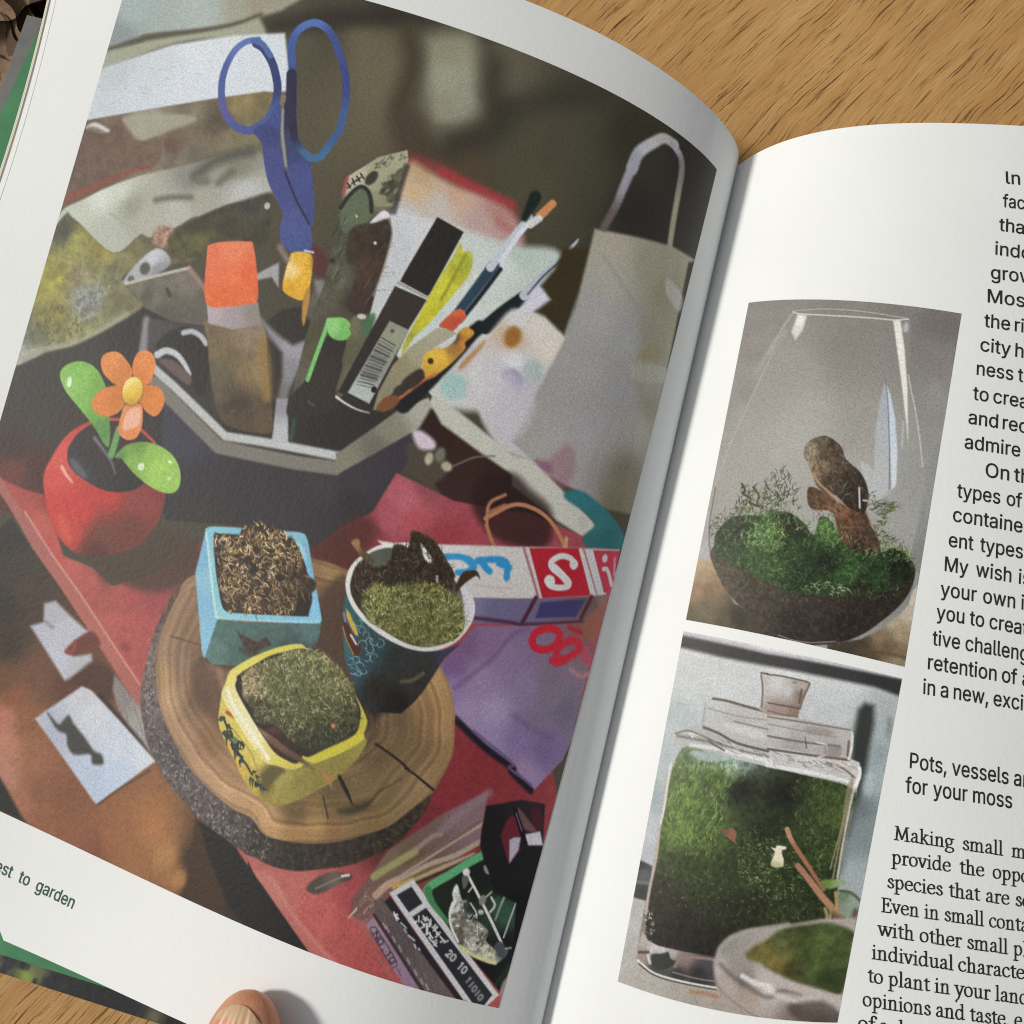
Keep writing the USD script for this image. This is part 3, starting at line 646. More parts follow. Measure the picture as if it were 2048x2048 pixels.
P.line(q("593.1,357.4 600.9,367.7"), 3.2, '2b2a26', soft=2.5)
P.line(q("595,366.6 602.2,357.6"), 3.2, '2b2a26', soft=2.5)
P.line(q("600,349.9 609.5,358.3"), 3.2, '2b2a26', soft=2.5)
P.line(q("603.9,358.5 608.5,350.2"), 3.2, '2b2a26', soft=2.5)
P.line(q("606.3,342.5 615.8,350.9"), 3.2, '2b2a26', soft=2.5)
P.strands(q("647.8,349.9 675.3,319.3 678.5,301.6 685.1,372 660.9,384.9"), 34, 20, 7, '3f3d34 4b4a3c 5a5948', ang=-50, spread=30, a=.75, seed=9, soft=5)
P.strands(q("626.6,306 679.5,276.1 680.4,298.2 633.3,329.1"), 14, 9, 5, '5a5a48', ang=-50, spread=30, a=.7, seed=10)
P.line(q("692.9,302.7 692,347.7 692.6,397.5"), 11, '3b3835', soft=10, a=.8)
P.fill(q("652.9,433.3 660.9,415.8 671.8,400.7 685.9,404 686.2,412.6 670.2,425"), 'd3d2d8', soft=4)
P.fill(q("619.4,453.8 659,431.5 684.8,415.2 701.1,440.5 704.1,465.5 704.4,510.6 702.2,554.1 702.4,605.2 686.2,610 659.5,609.3 655.7,567.7 656,524.9 626.9,516.1"), (q("638.6,474.1 679.1,462.2 676.6,527.4 681.3,579.5 695,479"), '3f3327 3a322b 47382d 3c2f29 3c332c'), soft=8, a=.9, noise=(12, .2))
P.strands(q("660.6,510.7 684,471.5 698.5,563.7 683.2,600.2"), 40, 40, 3, '57443a 2b2420 4c3a30', ang=-73, spread=4, a=.5, seed=11)
P.strands(q("582.9,457.7 604.5,440.8 625.9,542.1 606.9,611.5"), 50, 26, 3, '3c3f30 6b6e58 48493a', ang=-75, spread=12, a=.5, seed=12)
P.line(q("686.2,412.6 701.1,440.5 704.4,510.6 700.3,569.6"), 3, 'a39a80', soft=4, a=.7)
P.fill(q("619.8,425.7 624.5,426.5 623.3,430"), 'e0dcc8', soft=3)
P.fill(ring(q("674.2,468")[0], 3, 3), 'e0d8c8', soft=3)
P.fill(ring(q("599.9,525.9")[0], 6, 5), '2f3028', soft=4)
P.fill(q("636.6,664.7 673.4,668.9 681.7,717.2 682.5,769.5 695.6,797.1 663.8,823.1 602.6,842.7 597.3,804.4 616.5,765.3 623.3,729.7"), (q("647.3,684.9 630.4,774 655.1,745.9 618.9,808.7"), '332d29 332e29 37302b 302c28'), soft=7, name='pen')
P.fill(q("671.6,627 683.1,614.1 700.9,607.8 716.4,622.4 709.3,671.1 691.8,714.2 677.8,712 675.4,668.3"), (q("680,633.1 705.1,621.4 686.9,684"), '6f6c52 4d5a48 5c5a42'), soft=7, a=.9)
P.fill(ring(q("708.4,623.6")[0], 9, 22, 10), '44704c', soft=8, a=.9)
P.fill(ring(q("690,615.3")[0], 9, 5, -8), 'c6c2b8', soft=5)
P.line(q("627.1,640.9 626.6,661.1 623.4,708.6 620.2,764.3"), 8.5, '74c26c', soft=3, name='pen')
P.fill(q("622.7,641.1 635.8,633.1 656.5,628.2 671.9,635.4 673.3,645.6 678.9,654.6 672.8,667 661.3,672.8 645.7,672.6 634.1,665.4"), (q("634.1,642.1 656.9,644 644.6,647.5 663.5,665.4"), '86cc74 74b85c 98cf7c 6fb85e'), soft=3.5, name='pen')
P.line(q("633.3,804.6 648.1,808.8"), 4, '5c6a60', soft=4, a=.6)
P.line(q("617.4,847.1 621.7,883.3"), 7, '2f5a4a', soft=8, a=.8)
# marker with a bar code
P.fill(q("736.8,538.3 806.5,545.4 787.9,613.3 762.9,773 755.5,777.3 707.2,770.7 687.2,770.2"), (q("764.5,565.1 740.2,699.9 731,776.2"), '37302c 302c29 2a2827'), soft=3.5, curve=False, name='marker')
P.fill(q("779.3,380.7 838.5,392.7 807.6,538.2 744.2,526.4 748.1,506.9"), '2b2725', soft=3.5, curve=False, name='marker', noise=(6, .1))
P.line(q("741.1,530.6 766.2,534.6 800.5,539.9 808.4,537.3"), 5, '9a9689', soft=3)
P.fill(q("746.8,607.2 788.9,613 754.9,773.7 706.7,765.6"), (q("759.4,620 740.2,699.9 726.8,762.8 775.3,636.4"), '8b907c 858780 a9b2ae 92957f'), soft=4, curve=False)
_a, _b = q("741.5,643.5 718,748.6"), q("770.9,650.5 750,745.4")
for k_, w_ in enumerate((3, 1.5, 4, 2, 5, 1.5, 6, 3, 2, 5, 2, 4, 6, 2, 3, 1.5)):
    t_ = k_ / 15.5
    P.line(np.array([_a[0] + (_a[1] - _a[0]) * t_, _b[0] + (_b[1] - _b[0]) * t_]), w_, '4a4845', soft=2.4, a=.85)
P.fill(ring(q("755.9,744.7")[0], 5.5, 6.5), '1f1d1c', soft=3)
P.fill(ring(q("757.6,624.8")[0], 4, 4), '4f5046', soft=4)
P.line(q("686.8,779.8 705.4,785.9 733.5,791.2 759.7,790.7"), 5, 'd0cac6', soft=4, w2=2)
# brushes
P.fill(q("837.3,415.2 848.4,430.9 859.7,424.9 870.4,437.5 872.8,469.3 857.1,511.6 839.4,554.1 821.2,594.3 802.5,625.8 790.8,665.5 787.4,636.9 798.7,584.3 806.5,545.4 819.5,487.3 832.7,443.9"), (q("843,427.4 832.1,500.5 813.1,581.9 795.2,630.2 846,474.2 858.7,443.7"), 'b9bc3a c6c436 bfb92c a8a53c a9a832 a8ae3a'), soft=5, name='yellow_brush', noise=(9, .1))
P.line(q("854.4,436.5 841.2,501.8 833.6,534.5"), 6, '87862a', soft=7, a=.8)
P.fill(q("824,589.1 840.6,558 889.4,450.4 895.2,470.2 852,567.1 795.9,668.2 790.2,663.6"), (q("834.1,579.4 872.7,491.1"), 'b8c4c6 c3cbc0'), soft=6, curve=False, a=.9)
P.line(q("914.3,435.2 888.7,506.8 863.9,572.7"), 22, '2c4152', soft=5, w2=17, name='brush')
P.line(q("928.8,438.9 904.9,505.5 881.4,564.6"), 9, '20262c', soft=5, name='brush')
P.line(q("955.8,315.1 932.8,371.9 908.7,442.8"), 11, 'b4bcc4', soft=4, w2=17, name='brush')
P.line(q("955.4,274 946.9,323.3"), 25, '1d2724', soft=8, w2=14, name='brush')
P.line(q("982.6,297.3 952.2,341.7 925,422.3"), 10, 'c9ccd4', soft=4, w2=9, name='brush')
P.line(q("992.6,272.3 974.1,307.7"), 15, 'c38252', soft=4, w2=16, name='brush')
P.line(q("975.3,311.8 960.9,332.5"), 13, 'c5c6c4', soft=4)
P.line(q("922.5,562.4 909.1,584.3 893.8,619.5 872.3,662.9 850.3,703.9 820.7,755.4"), 26, '1f2022', soft=7, w2=34, name='brush')
P.line(q("989.3,474.9 959.6,516.9 933.3,559.8"), 24, '1e2428', soft=5, w2=27, name='brush')
P.line(q("1051.8,355.2 1016.6,413.1 988.5,472.4"), 10, 'a9b2bc', soft=4, w2=19, name='brush')
P.line(q("1050,358.9 1015.5,419.2 995.4,466.9"), 4, '3f464c', soft=4)
P.line(q("1062.5,321 1052,345.9 1048.1,362.6"), 4, 'a6b0b8', soft=4, w2=9)
P.line(q("1082.8,288.4 1070,306 1063.2,323.6"), 2, '45432f', soft=4)
# lighter
P.fill(q("842.1,591.8 870.9,586.6 882.7,590.1 849.3,630 832.9,654.4 835.3,683.3 809,710.6 790.1,748 772.1,781.1 766.1,782.9 765.8,747 778.2,688.4 799.9,645.7"), (q("851.6,601.5 820.9,643.4 793.1,694.4 785.1,739 780.1,772"), 'a09c86 9c977a 8d8468 857f68 8a8470'), soft=5, curve=False, name='lighter')
P.fill(q("843.8,586.5 858.1,558.6 870.8,543.1 883.2,542.6 890.4,554.2 883.1,569.6 873.7,587.3 858.4,588.1"), (q("868.2,548.8 874,568.3"), 'd0623c b84a34'), soft=4, name='lighter')
P.fill(q("884.4,588.4 894.7,572.1 912.7,574.4 913.7,583.8 903.4,601.3 906.9,612.9 895.1,638.3 874.7,670.6 853.2,692.4 838.2,682.4 832.8,650.2 849.9,631.9 869,623.5 882.6,604"), (q("854.6,647.4 865.3,639.7 879.4,622.2 898.1,605.2 853,677.6 898.9,579.2 884,601.4"), 'dcb03c e0b23c 99733a c07f38 c49a38 c68f34 5f4630'), soft=5, name='lighter')
P.fill(ring(q("848.1,658")[0], 6, 6), '3a3018', soft=5)
P.line(q("864.6,680.2 844.6,699.4 813.9,740.6 785.9,776.5"), 6, 'b5683c', soft=6)
P.fill(q("805.6,713.8 828.2,681.3 841.2,681.4 844,697.5 825.6,722.3"), '39302a', soft=7)
P.fill(q("772.1,781.1 779.3,755.5 801.4,742.4 810.9,752.1 798,773.3"), '7a4a2a', soft=8)
P.fill(ring(q("806.4,730.4")[0], 14, 9, -40), '38322c', soft=8)

# paper bag, painted papers and the shelf edge on the right
P.fill(q("965.3,517.6 999.9,501.6 1042.5,501.6 1091.5,520.7 1108.3,507.8 1162.5,736.8 1054.4,778.5 989.7,747.6 942.4,682.7 927.5,633.3"), (q("989.2,522.5 1035.6,526.8 992,560.4 1019.9,635.7 1044.4,604.2 1058.7,556.7 1050.1,671 1007.8,604.4 972.5,644.8"), 'c2c2c2 c8c0b8 b89a78 a49fb0 a8aeac c9bfb2 a8a4a8 c8c8cc c2c2c0'), soft=14, name='painted_paper')
P.fill(ring(q("990,558.4")[0], 16, 22, 10), '93642c', soft=14)
P.fill(ring(q("1020.3,636.9")[0], 22, 11, 50), '857ba2', soft=14, a=.9)
P.fill(ring(q("905.8,691.1")[0], 26, 26), '92b5ae', soft=16, a=.9)
P.fill(ring(q("1002.1,634.1")[0], 14, 12), '9089a8', soft=14, a=.9)
P.fill(ring(q("1049.1,610.7")[0], 20, 20), '98a8a4', soft=14, a=.7)
P.fill(q("937.7,585.8 937.1,602.5 913.2,651.9 906,646.1"), 'a8743c', soft=9, a=.8)
P.fill(q("1006.9,448.2 1024.7,441 1040.9,457 1031.5,483.5 1000.7,504.1 988.3,500.5"), 'c2c0cc', soft=12, name='painted_paper')
P.fill(q("1038.5,349.5 1090.7,326.1 1091.7,360.4 1091.9,452.4 1088.7,516.2 1077.4,512.5 1041,496.5 1017.7,494.6 1041.6,459.5 1014.7,440.8 1032.3,398"), '38301f', soft=12, curve=False)
P.fill(J(q("1089,284.9 1137.8,270.4 1271.5,228.7 1343.6,217.4"), q("1323.1,234.3 1339.9,484.3 1341,558.1 1342.2,789.3 1254.9,810 1218.2,797 1129,791.1 1047.1,754.1 1062.8,666.2 1091.5,520.7 1094.5,451.2 1091.7,360.4")), (q("1130.5,309.4 1145.6,360.6 1148.1,452.2 1145.9,567.4 1216.8,465.7 1249,566.2 1209.5,652.4 1148.4,733.7 1161.8,816 1211.2,818.5 1182.3,686.5 1231.7,292.5 1290.9,332.1 1278.5,434.7 1293,521.9 1294.2,614.5 1324.6,565.4 1302.4,725.5 1297.1,795.4 1297.9,839.7"), '9d9686 9a978c 959492 928f8e 8e8d8c 8a8888 8d8b8a 96938f a09a94 8f858a 928f90 898470 7f7a64 827d6a 848072 8a877e 7a7566 6c6354 66604a 6b5f50'), soft=10, curve=False, name='paper_bag')
P.line(q("1121.9,328.8 1189,371.9 1254.7,415 1257.3,478.5 1247.3,567.5 1223.1,711.7 1218.2,797"), 5, '7f7c74', soft=16, a=.5)
P.fill(q("1257.3,478.5 1290.2,441.1 1315.5,454.9 1280.1,502.4"), '807350', soft=14, a=.5)
P.fill(q("1252.9,498.2 1335,471.8 1334.2,505.1 1254.4,535.3"), '95958a', soft=14, a=.6)
P.fill(q("1276.8,298.2 1311,300 1334.9,313.9 1332,343.2 1288.2,331.2"), 'a3a3a0', soft=14, a=.6)
P.fill(q("1156.4,717.2 1183.2,745 1180.6,795.5 1155.9,802.5 1099.3,778 1123.5,763.3"), '875a68', soft=22, a=.55)
P.fill(q("1102.9,771.2 1130.1,766.2 1140.5,781.2 1113.2,786.3"), '7a4a62', soft=14, a=.6)
P.line(q("1106,274.4 1118.3,221 1122.9,182.9 1128.8,137.8 1132,121.1"), 15, (q("1107.2,267.9 1128.8,137.8"), '5f554f 8f8d98'), soft=9, w2=20, name='paper_bag')
P.line(q("1130.7,127.8 1136.9,88.1 1164.9,47.8 1183.4,29.2 1211.2,26.2"), 26, (q("1131.8,115.1 1160.1,65.9 1184.6,33.1"), '8f9098 a5a6aa a09c96'), soft=8, w2=20, name='paper_bag')
P.line(q("1200.4,26.6 1231.1,41.9 1243.5,68.4 1248.9,114.8 1254.4,173.1 1262.6,238.8"), 16, (q("1211.2,26.2 1243.4,56 1250.2,160.3"), '8f9096 746b66 8f8a74'), soft=8, w2=14, name='paper_bag')
P.fill(q("946.6,645.3 975.8,612.9 1070,665.6 1040.2,753.4"), 'b4b2b8', soft=22, a=.6)
P.fill(q("863.3,795.1 875.6,745.6 1064.8,812.5 1148.6,837.9 1167.3,898.2 983.3,933.9 879.4,838"), (q("906.9,775.7 971.7,807.7 1036.2,838.9 1022.4,883.7"), '2f1f1b 35241f 31211d 3a2624'), soft=10, curve=False)
P.fill(J(q("873.3,738.3 873,719.5 920.7,730.8 1054.4,778.5"), q("1095.3,774.1 1179,809.8 1266.2,844.2"), q("1257,856.6 1240.7,876.5 1175.6,866 1071.5,834.8"), q("1065.5,814.9 995.8,796.7 904.6,768.4")), (q("894.1,734.2 987.7,770 1050.8,796"), 'b4b4a6 b2b2a6 b2b0a4'), soft=9, curve=False, name='shelf_edge')
P.fill(ring(q("1234.9,848.7")[0], 14, 14), 'a8a49a', soft=10, a=.7)
# red desk
P.fill(J(q("21.4,1135.9 44.6,1139.5 92.9,1143.3 138.7,1139.6"), q("218.2,1240.4 287.6,1242.4 341.1,1262.8 430.3,1205.6 495.6,1127.5"), q("730.4,1070.7 772.2,1016.4 824.2,969.3"), q("847.3,885.3 972.9,900.4 1086.2,883"), q("1111.5,873.8 1297,874.4 1388.1,1019.4 1312.7,1313.2 1389.9,1439.6"), q("1429.9,1793.7 1104.2,1809.3 980.9,1755.9 901,1717.3 774.5,1641 498.3,1509.6")), (J(q("157.3,1197.4 194.8,1226.3 248,1255.1 295.6,1266.7 358.4,1268 389.7,1268.7 364.5,1332.5 410.7,1330.8 408.8,1370.9 416.6,1302.5 432.5,1257.9 455.9,1144.7 372,1215.7 318.2,1240.7"), q("752.5,1077.1 777.2,1048.8 815.4,1011.2 860.6,979 909.1,958.5 841.5,1005.8 969.2,975.8"), q("861.9,896.6 885.9,928.6 915.8,892.7"), q("867.8,1649 962.6,1681.3 1021.6,1697.3 1086.8,1735.3 898.3,1655.4 1111.3,1419.2 1098.1,1459.6 1046.3,1540.5 1161.4,1367.5 1013.5,1636.4"), q("164,1150.2")), 'c05a4e bc5048 bd5a50 b8584e b3544e ad4c4c b85a50 b4534e b35650 b25250 a0464a 6a342e 5c3a2c 5f3a2e 6a3028 5a2a28 78343a a8505e a84a50 7a3236 8f3640 a8525c b05a66 8a444c b4615a b85a54 a8504c a04a48 b8655a 7a2a30 6f2a2e 5a2c2c 7a2c30 9a4546 9a3a34'), soft=6, curve=False, name='red_desk', noise=(9, .07))
P.fill(q("398.3,1127.5 449.5,1125.4 496.4,1129.9 507,1179.5 474.1,1226.4 414.5,1250.3 352,1248.7 298.9,1238.8 264.2,1228.3 336.7,1202.6 379.2,1162.7"), '4a3a2c', soft=26, a=.85)
P.fill(q("728.6,1073.9 757.8,1041.6 795.9,985.7 838.5,996.3 829.3,1053.8 812.2,1095.3 783.8,1085.8 741.9,1088.1"), '4f2a22', soft=26, a=.8)
P.fill(q("397.5,1356.2 417.6,1360.2 412.4,1372.4 395.1,1367.5"), '7f3a3c', soft=12, a=.6)
P.strands(q("808.1,1643 979.1,1652.3 1086.8,1735.3 985.2,1744.2 822.6,1681.5"), 26, 2, 3, '6a2f30 7a3a3a', a=.5, seed=21)
# desk edge
P.fill(J(q("10.8,1122.5 33.6,1134.7 111.8,1192.4"), q("109.6,1185.5 195.5,1247.8 282.6,1303.1 380.2,1369.7 460.9,1422 476.3,1463.7 410.2,1420.4 320.5,1360.2 255.9,1317.3 149,1249.5 76.7,1190.7"), q("19.8,1150.4")), (q("120.4,1209.5 242.2,1294.8 362.5,1372.9 444.9,1429.9"), 'a8625a b0645a b5675a ad6257'), soft=5, curve=False, name='red_desk')
P.line(q("109.6,1185.5 195.5,1247.8 282.6,1303.1 380.2,1369.7 458.7,1420.1"), 4.5, 'cc8a7c', soft=5)
P.fill(q("801,1655.1 830,1654.8 857.6,1659.7 916.2,1704.1 1021.2,1755.7 998.5,1751.4 958.1,1751 817,1666.5"), (q("846.5,1668.4 921.6,1718.8"), 'bd7466 b0645a'), soft=9, curve=False, a=.85)
P.line(q("828.4,1650.5 865.8,1666.5 909.7,1701.6 1015,1753"), 5, 'c4857a', soft=12, a=.7)
# clutter on the desk: hair clip, cord, red leaflet
P.fill(q("852.2,830.7 865.8,821 931.6,829.1 942.4,854.9 921,883.1 893,881.5 866.4,858.1"), '4a4238', soft=12)
P.fill(q("854,800.8 870.8,792.7 901.9,804.1 903.9,819.5 875.6,825.9"), 'c3b6c2', soft=12)
P.fill(ring(q("900.5,839.3")[0], 8, 12), 'a5a48c', soft=8)
P.fill(ring(q("938.6,842.8")[0], 11, 9), 'a09c86', soft=8)
P.fill(ring(q("919.4,825.1")[0], 10, 14), '6b6a5a', soft=10)
P.line(q("948.6,839.5 985.6,808.3 1022.2,792.8"), 3, '6f6064', soft=5)
P.fill(q("1006.9,849.1 1064.8,812.5 1109,828.5 1163.1,854.5 1170.1,924 1077.3,944 1009.3,901.4"), '2a1d1a', soft=24, a=.8)
P.line(q("1039.9,912.1 1082.4,870.5 1121.9,861.4 1162.2,870.5 1196.8,895.3 1216.2,917.7"), 8, 'a8704f', soft=4)
P.line(q("1207.9,891.7 1212.8,916.8 1209.6,926.1"), 8, 'b08a6c', soft=5)
P.line(q("1045.7,923.8 1064.5,949 1083.5,966.1 1113.5,971.4"), 7, '9a6a48', soft=5)
P.line(q("1069.4,875.1 1043.3,898.2"), 6, '9a5f44', soft=5)
P.line(q("1046.5,926.2 1038.9,883.8 1063.7,856.4"), 6, 'a06a4c', soft=5)
P.fill(J(q("1183.3,804 1216.7,792.1 1258.4,800.3"), q("1280.8,805.8 1319.5,824.1 1341,841.1 1337.3,863.5 1295.1,879.3 1255,890.8 1242.1,876 1259.6,844.6 1235,829.4 1182.2,820")), (q("1268.6,841.1 1292,859.7 1209.6,809.3"), '2e6466 28585a 2a6a70'), soft=10, name='teal_cushion')
# striped carton
P.fill(J(q("850.8,1017.3 885,1011.9 962.7,989.7 1105.5,945.7"), q("1334.8,867.2 1329,967.3 1194,1018.3 1134.5,1038.9"), q("1063.9,1061.5 1018.6,1063.6 877.4,1031.1")), (q("872.8,1017 976.7,999.5 1082.7,990 1084.9,1041.4"), 'd2cecc c2c0be b8b4b0 b5b0ac'), soft=6, curve=False, name='carton')
P.line(q("987,1006 1011.2,998 1031.8,996.7 1043.8,1004.5 1038.2,1017.4 1018.3,1026.8"), 12, '2f86b8', soft=5)
P.line(q("1030.3,998.1 1043.3,1002.9 1042.9,1014"), 15, '2f86b8', soft=5)
P.line(q("1049.6,992.5 1071.7,983.1 1092.9,976.7 1106.1,981.3 1112.4,1005"), 13, '2a80b4', soft=5)
P.line(q("1055.1,991.5 1067.4,1000.2 1076.4,1004.5"), 13, '2a80b4', soft=5)
P.line(q("1089.9,984.9 1112.1,985"), 12, '2a80b4', soft=5)
P.line(q("1057,1039.2 1128.6,1020"), 3, 'b08e8e', soft=5, a=.6)
P.fill(q("1139.2,936.3 1238.6,899.7 1294.5,977.1 1193.2,1017.8"), 'a51f2b', soft=4, curve=False)
P.line(q("1129.2,940.7 1185.6,1019.9"), 5, '8a4a54', soft=5, a=.8)
P.fill(q("1271.9,891.6 1336.1,868.7 1341.3,951.6 1324.1,961.4"), 'a3303e', soft=4, curve=False)
P.line(q("1242,931.7 1227.8,924.8 1207.1,927.6 1191.2,944.1 1194.8,955.6 1214.9,961.7 1236.8,967.2 1238.6,977.3 1222.8,986.1 1202.7,989.5 1192.3,983.1"), 11, 'd3c9c6', soft=4)
P.line(q("1200.2,953.6 1221.2,962.1 1236.2,970.1"), 15, 'd3c9c6', soft=4)
P.fill(ring(q("1238.3,933.1")[0], 9, 10), 'd3c9c6', soft=4)
P.fill(ring(q("1198.4,980.9")[0], 11, 11), 'd3c9c6', soft=4)
P.fill(ring(q("1304.5,896.5")[0], 6, 8), 'd0b8bc', soft=5)
P.line(q("1308,917.2 1318.5,916.2 1337.8,939.6"), 8, 'd0b8bc', soft=5)
P.line(q("1328.7,887.5 1338.4,920.1"), 5, 'c08a94', soft=6, a=.8)
P.line(q("1250.7,897.3 1309.1,971.5"), 4, '8f5f66', soft=5)
P.fill(J(q("1061.3,1061.8 1134.5,1038.9"), q("1134.5,1038.9 1193.7,1017.6 1309.1,971.5 1333.9,960.2 1342.1,1014.7 1295.1,1030.8 1174.6,1076.6 1148.8,1084.7"), q("1075.3,1106.2")), (J(q("1108.3,1072.5 1067.6,1073.2"), q("1154.5,1049 1310.3,995.5 1327.7,984.2")), '5e5a78 6a6684 625878 5c4a4c 7a5a54'), soft=5, curve=False, name='carton')
P.fill(q("1192,1026.1 1286.7,986 1273.9,1026.6 1190.5,1058.1"), '39345f', soft=5, curve=False)
P.line(q("1180,1020.5 1166.7,1078.7"), 8, '47202e', soft=5)
P.line(q("1297.6,978.2 1286.5,1025.1"), 8, '4a2428', soft=6)
P.line(J(q("1074.9,1096.5 1147.7,1081.2"), q("1174.5,1076.1 1294.9,1030.3")), 7, '48263c', soft=7)
# mauve paper
P.fill(J(q("1034.7,1199 1059.2,1158.1 1079.3,1110.5 1149.7,1087.6"), q("1175.2,1078.5 1295.3,1031.5 1334.2,982 1335.7,1129.5 1340.4,1251.5 1331.3,1292.5"), q("1288.3,1360 1280.3,1363.3 1232.1,1342.4"), q("1164,1316.6 1093.8,1283.2 1071.2,1237.7")), (J(q("1077.3,1147.1 1063.9,1189.6 1114.2,1134.9 1120.2,1196.8 1078.5,1235.4 1113.8,1261.9 1163.4,1246.4 1165.6,1296.1 1159.2,1145.9"), q("1185.7,1111.4 1258.8,1152.8 1208.3,1181.5 1270.6,1188.2 1258.3,1243.4 1307.4,1203.4 1225.4,1278.4 1287.9,1286.1 1303.7,1046.2"), q("1260.4,1339.7")), '6a4f70 6a4f78 745a7c 84708f 7f6a92 8a7898 8f7f9e 86759a 7a6488 74607c 6f5f6e 7a6a86 6f6370 6f6078 625868 74628a 67557a 7a4a48 85708f'), soft=5, curve=False, name='mauve_paper')
P.line(J(q("1077,1230.9 1103.2,1194.7 1133.3,1151.8"), q("1154.8,1103.5 1181.9,1081.4")), 8, '5d4168', soft=12, a=.55)
P.line(q("1205.4,1243.7 1250.4,1255.9 1294.3,1258.8"), 9, '57466a', soft=20, a=.5)
P.line(J(q("1093.8,1283.2 1163.3,1314.3 1229.8,1335.5"), q("1232.1,1342.4 1280.7,1364.5")), 13, '201a24', soft=8)
P.line(J(q("1134.6,1293 1226.6,1325.9"), q("1224.5,1337 1280.4,1354.5")), 4, '5f4a70', soft=5)
P.line(q("1197.3,1102.3 1198.1,1086.4 1216.5,1069.8 1239.1,1064.9 1251.4,1074 1245.7,1094.3 1226,1108.5 1205.7,1110 1196.6,1100"), 15, 'b3202d', soft=5)
P.line(q("1252.4,1105.2 1259.7,1089.7 1276.7,1073.6 1295.5,1071.5 1300,1084.7 1286.2,1102.3 1267.6,1113.5 1254,1110"), 15, 'ae2432', soft=5)
P.line(q("1248.7,1122.1 1261.5,1123.3 1277,1113.1"), 14, 'b02430', soft=5)
P.line(q("1265.8,1050.7 1295.4,1051.5"), 9, '9a2430', soft=7)
P.line(q("1318.3,1078.9 1318.6,1094.8 1331.2,1096.3"), 12, 'a83a50', soft=8)
P.line(q("1294.3,1126.2 1322.4,1130.8 1339.6,1120.4"), 9, 'a0706c', soft=8, a=.7)
P.fill(q("1293.5,1036.1 1307.4,1007.3 1334.2,982 1336.9,1051.6 1313.9,1056.2"), '85503f', soft=14, a=.8)
# floor to the left of the desk, notes on it
P.fill(J(q("14.9,1310.6"), q("84.4,1204.8 149.8,1251.9 256.7,1319.7 321.3,1362.6 411,1422.8 477.9,1465.7 562.6,1548.2"), q("647.9,1602.2 767.3,1637.6"), q("838,1676.1 967.6,1754.8 944.7,1781.2"), q("292.6,1906.2 33.9,1903.6")), (J(q("85.9,1248.5 134.3,1301 120.3,1374.1 160.4,1333 152.8,1444.3 240.9,1480.7 172.4,1513.1 301.8,1472.9 196.2,1536.8 192,1581.2 240.7,1574.2 210.1,1625.3 279.3,1639.8"), q("232.5,1681.4 273.7,1716.2 308.5,1677 369.9,1667.6 394.8,1736.3 510.7,1698.8 575.1,1657.9 619.7,1692.1 664,1725.8 468.9,1760 335.7,1753.2 554.1,1728.4 678.7,1683.4 690.6,1738.2 737.6,1638.1 787.6,1730 731.6,1701.5"), q("904.7,1748.2")), '2e2b27 3b3429 322c26 44382a 3a2f24 6f4a34 6a4730 5f3a2e 8a5538 b0705a 8a5a3a b57a62 9a6446 b07862 a26a50 8a5a40 85543a 8f5a3e 9a643e ac7244 b07c4c ae7846 85503a 905c40 9a6640 40301f 3a2a1e 241f1b 352a22 3f2f20 22211f'), soft=5, curve=False, noise=(9, .06))
P.fill(q("664.6,1613.9 698.5,1614.6 761.4,1629.8 768.1,1639.8 806.3,1663 854.7,1765.8 770.5,1724.1 703.5,1659.9"), '23211f', soft=10, curve=False)
P.fill(q("660.2,1610.4 703.5,1659.9 770.5,1724.1 782.8,1755.8 687.7,1746.7 675.6,1699.4"), '43301f', soft=12, curve=False)
P.fill(q("137.8,1647.3 216.3,1690.1 241.5,1707.2 281.1,1737.1 305.7,1751.4 173.1,1751.7"), '2f2e2a', soft=12, curve=False)
P.fill(q("791,1644 817,1666.5 861.1,1692.1 958.1,1751 912.5,1769 835.4,1760.8"), '232221', soft=5, curve=False)
P.fill(q("205.9,1342.1 228.4,1329.1 272,1346.9 307.6,1359.2 324.1,1361.7 295,1387.4 301,1414.7 318,1409 337.1,1399.9 344.7,1413.3 327.7,1437.5 296.9,1468 189.7,1393.6 215.7,1376.6"), (q("229.1,1350.5 269.5,1377.2 212.8,1396.5 271.4,1430.1 318,1427.6"), 'aeb0b8 b8bac4 b4b6c2 bcbfca b4b4ba'), soft=10, curve=False, name='note')
P.line(q("221.4,1374.7 238.7,1379.6"), 7, '8a8078', soft=9, a=.7)
P.fill(q("291.5,1391.2 323.3,1359.3 351.2,1376.7 322.1,1402.3 301.4,1415.9 279.2,1415.4"), '6f3a30', soft=9)
P.line(q("282,1414.5 297.8,1405.1 294.4,1390.3"), 6, '9a4638', soft=6)
P.fill(q("310.7,1461.9 344.7,1413.3 392.8,1415.7 414.8,1460.8 383.7,1471.3 359,1464 337.5,1466"), '4a3028', soft=14, a=.8)
P.fill(q("399.5,1421.4 435.3,1438.3 476.3,1461.1 507.3,1512.7 537.3,1543.5 478.1,1514.8 431.5,1481.3 405.1,1451"), (q("419.2,1446.3 494.5,1499"), '8a827c a39e9a'), soft=10, curve=False, name='notepad')
P.strands(q("403.4,1428 476.5,1466.2 504.2,1508.6 429.8,1476.7"), 30, 24, 3, '7a726c b0aaa6', ang=55, spread=6, a=.5, seed=22)
P.line(q("382.9,1469 436.4,1495.3 489.1,1518.9 525.1,1540"), 12, '2f2a27', soft=11, a=.85)
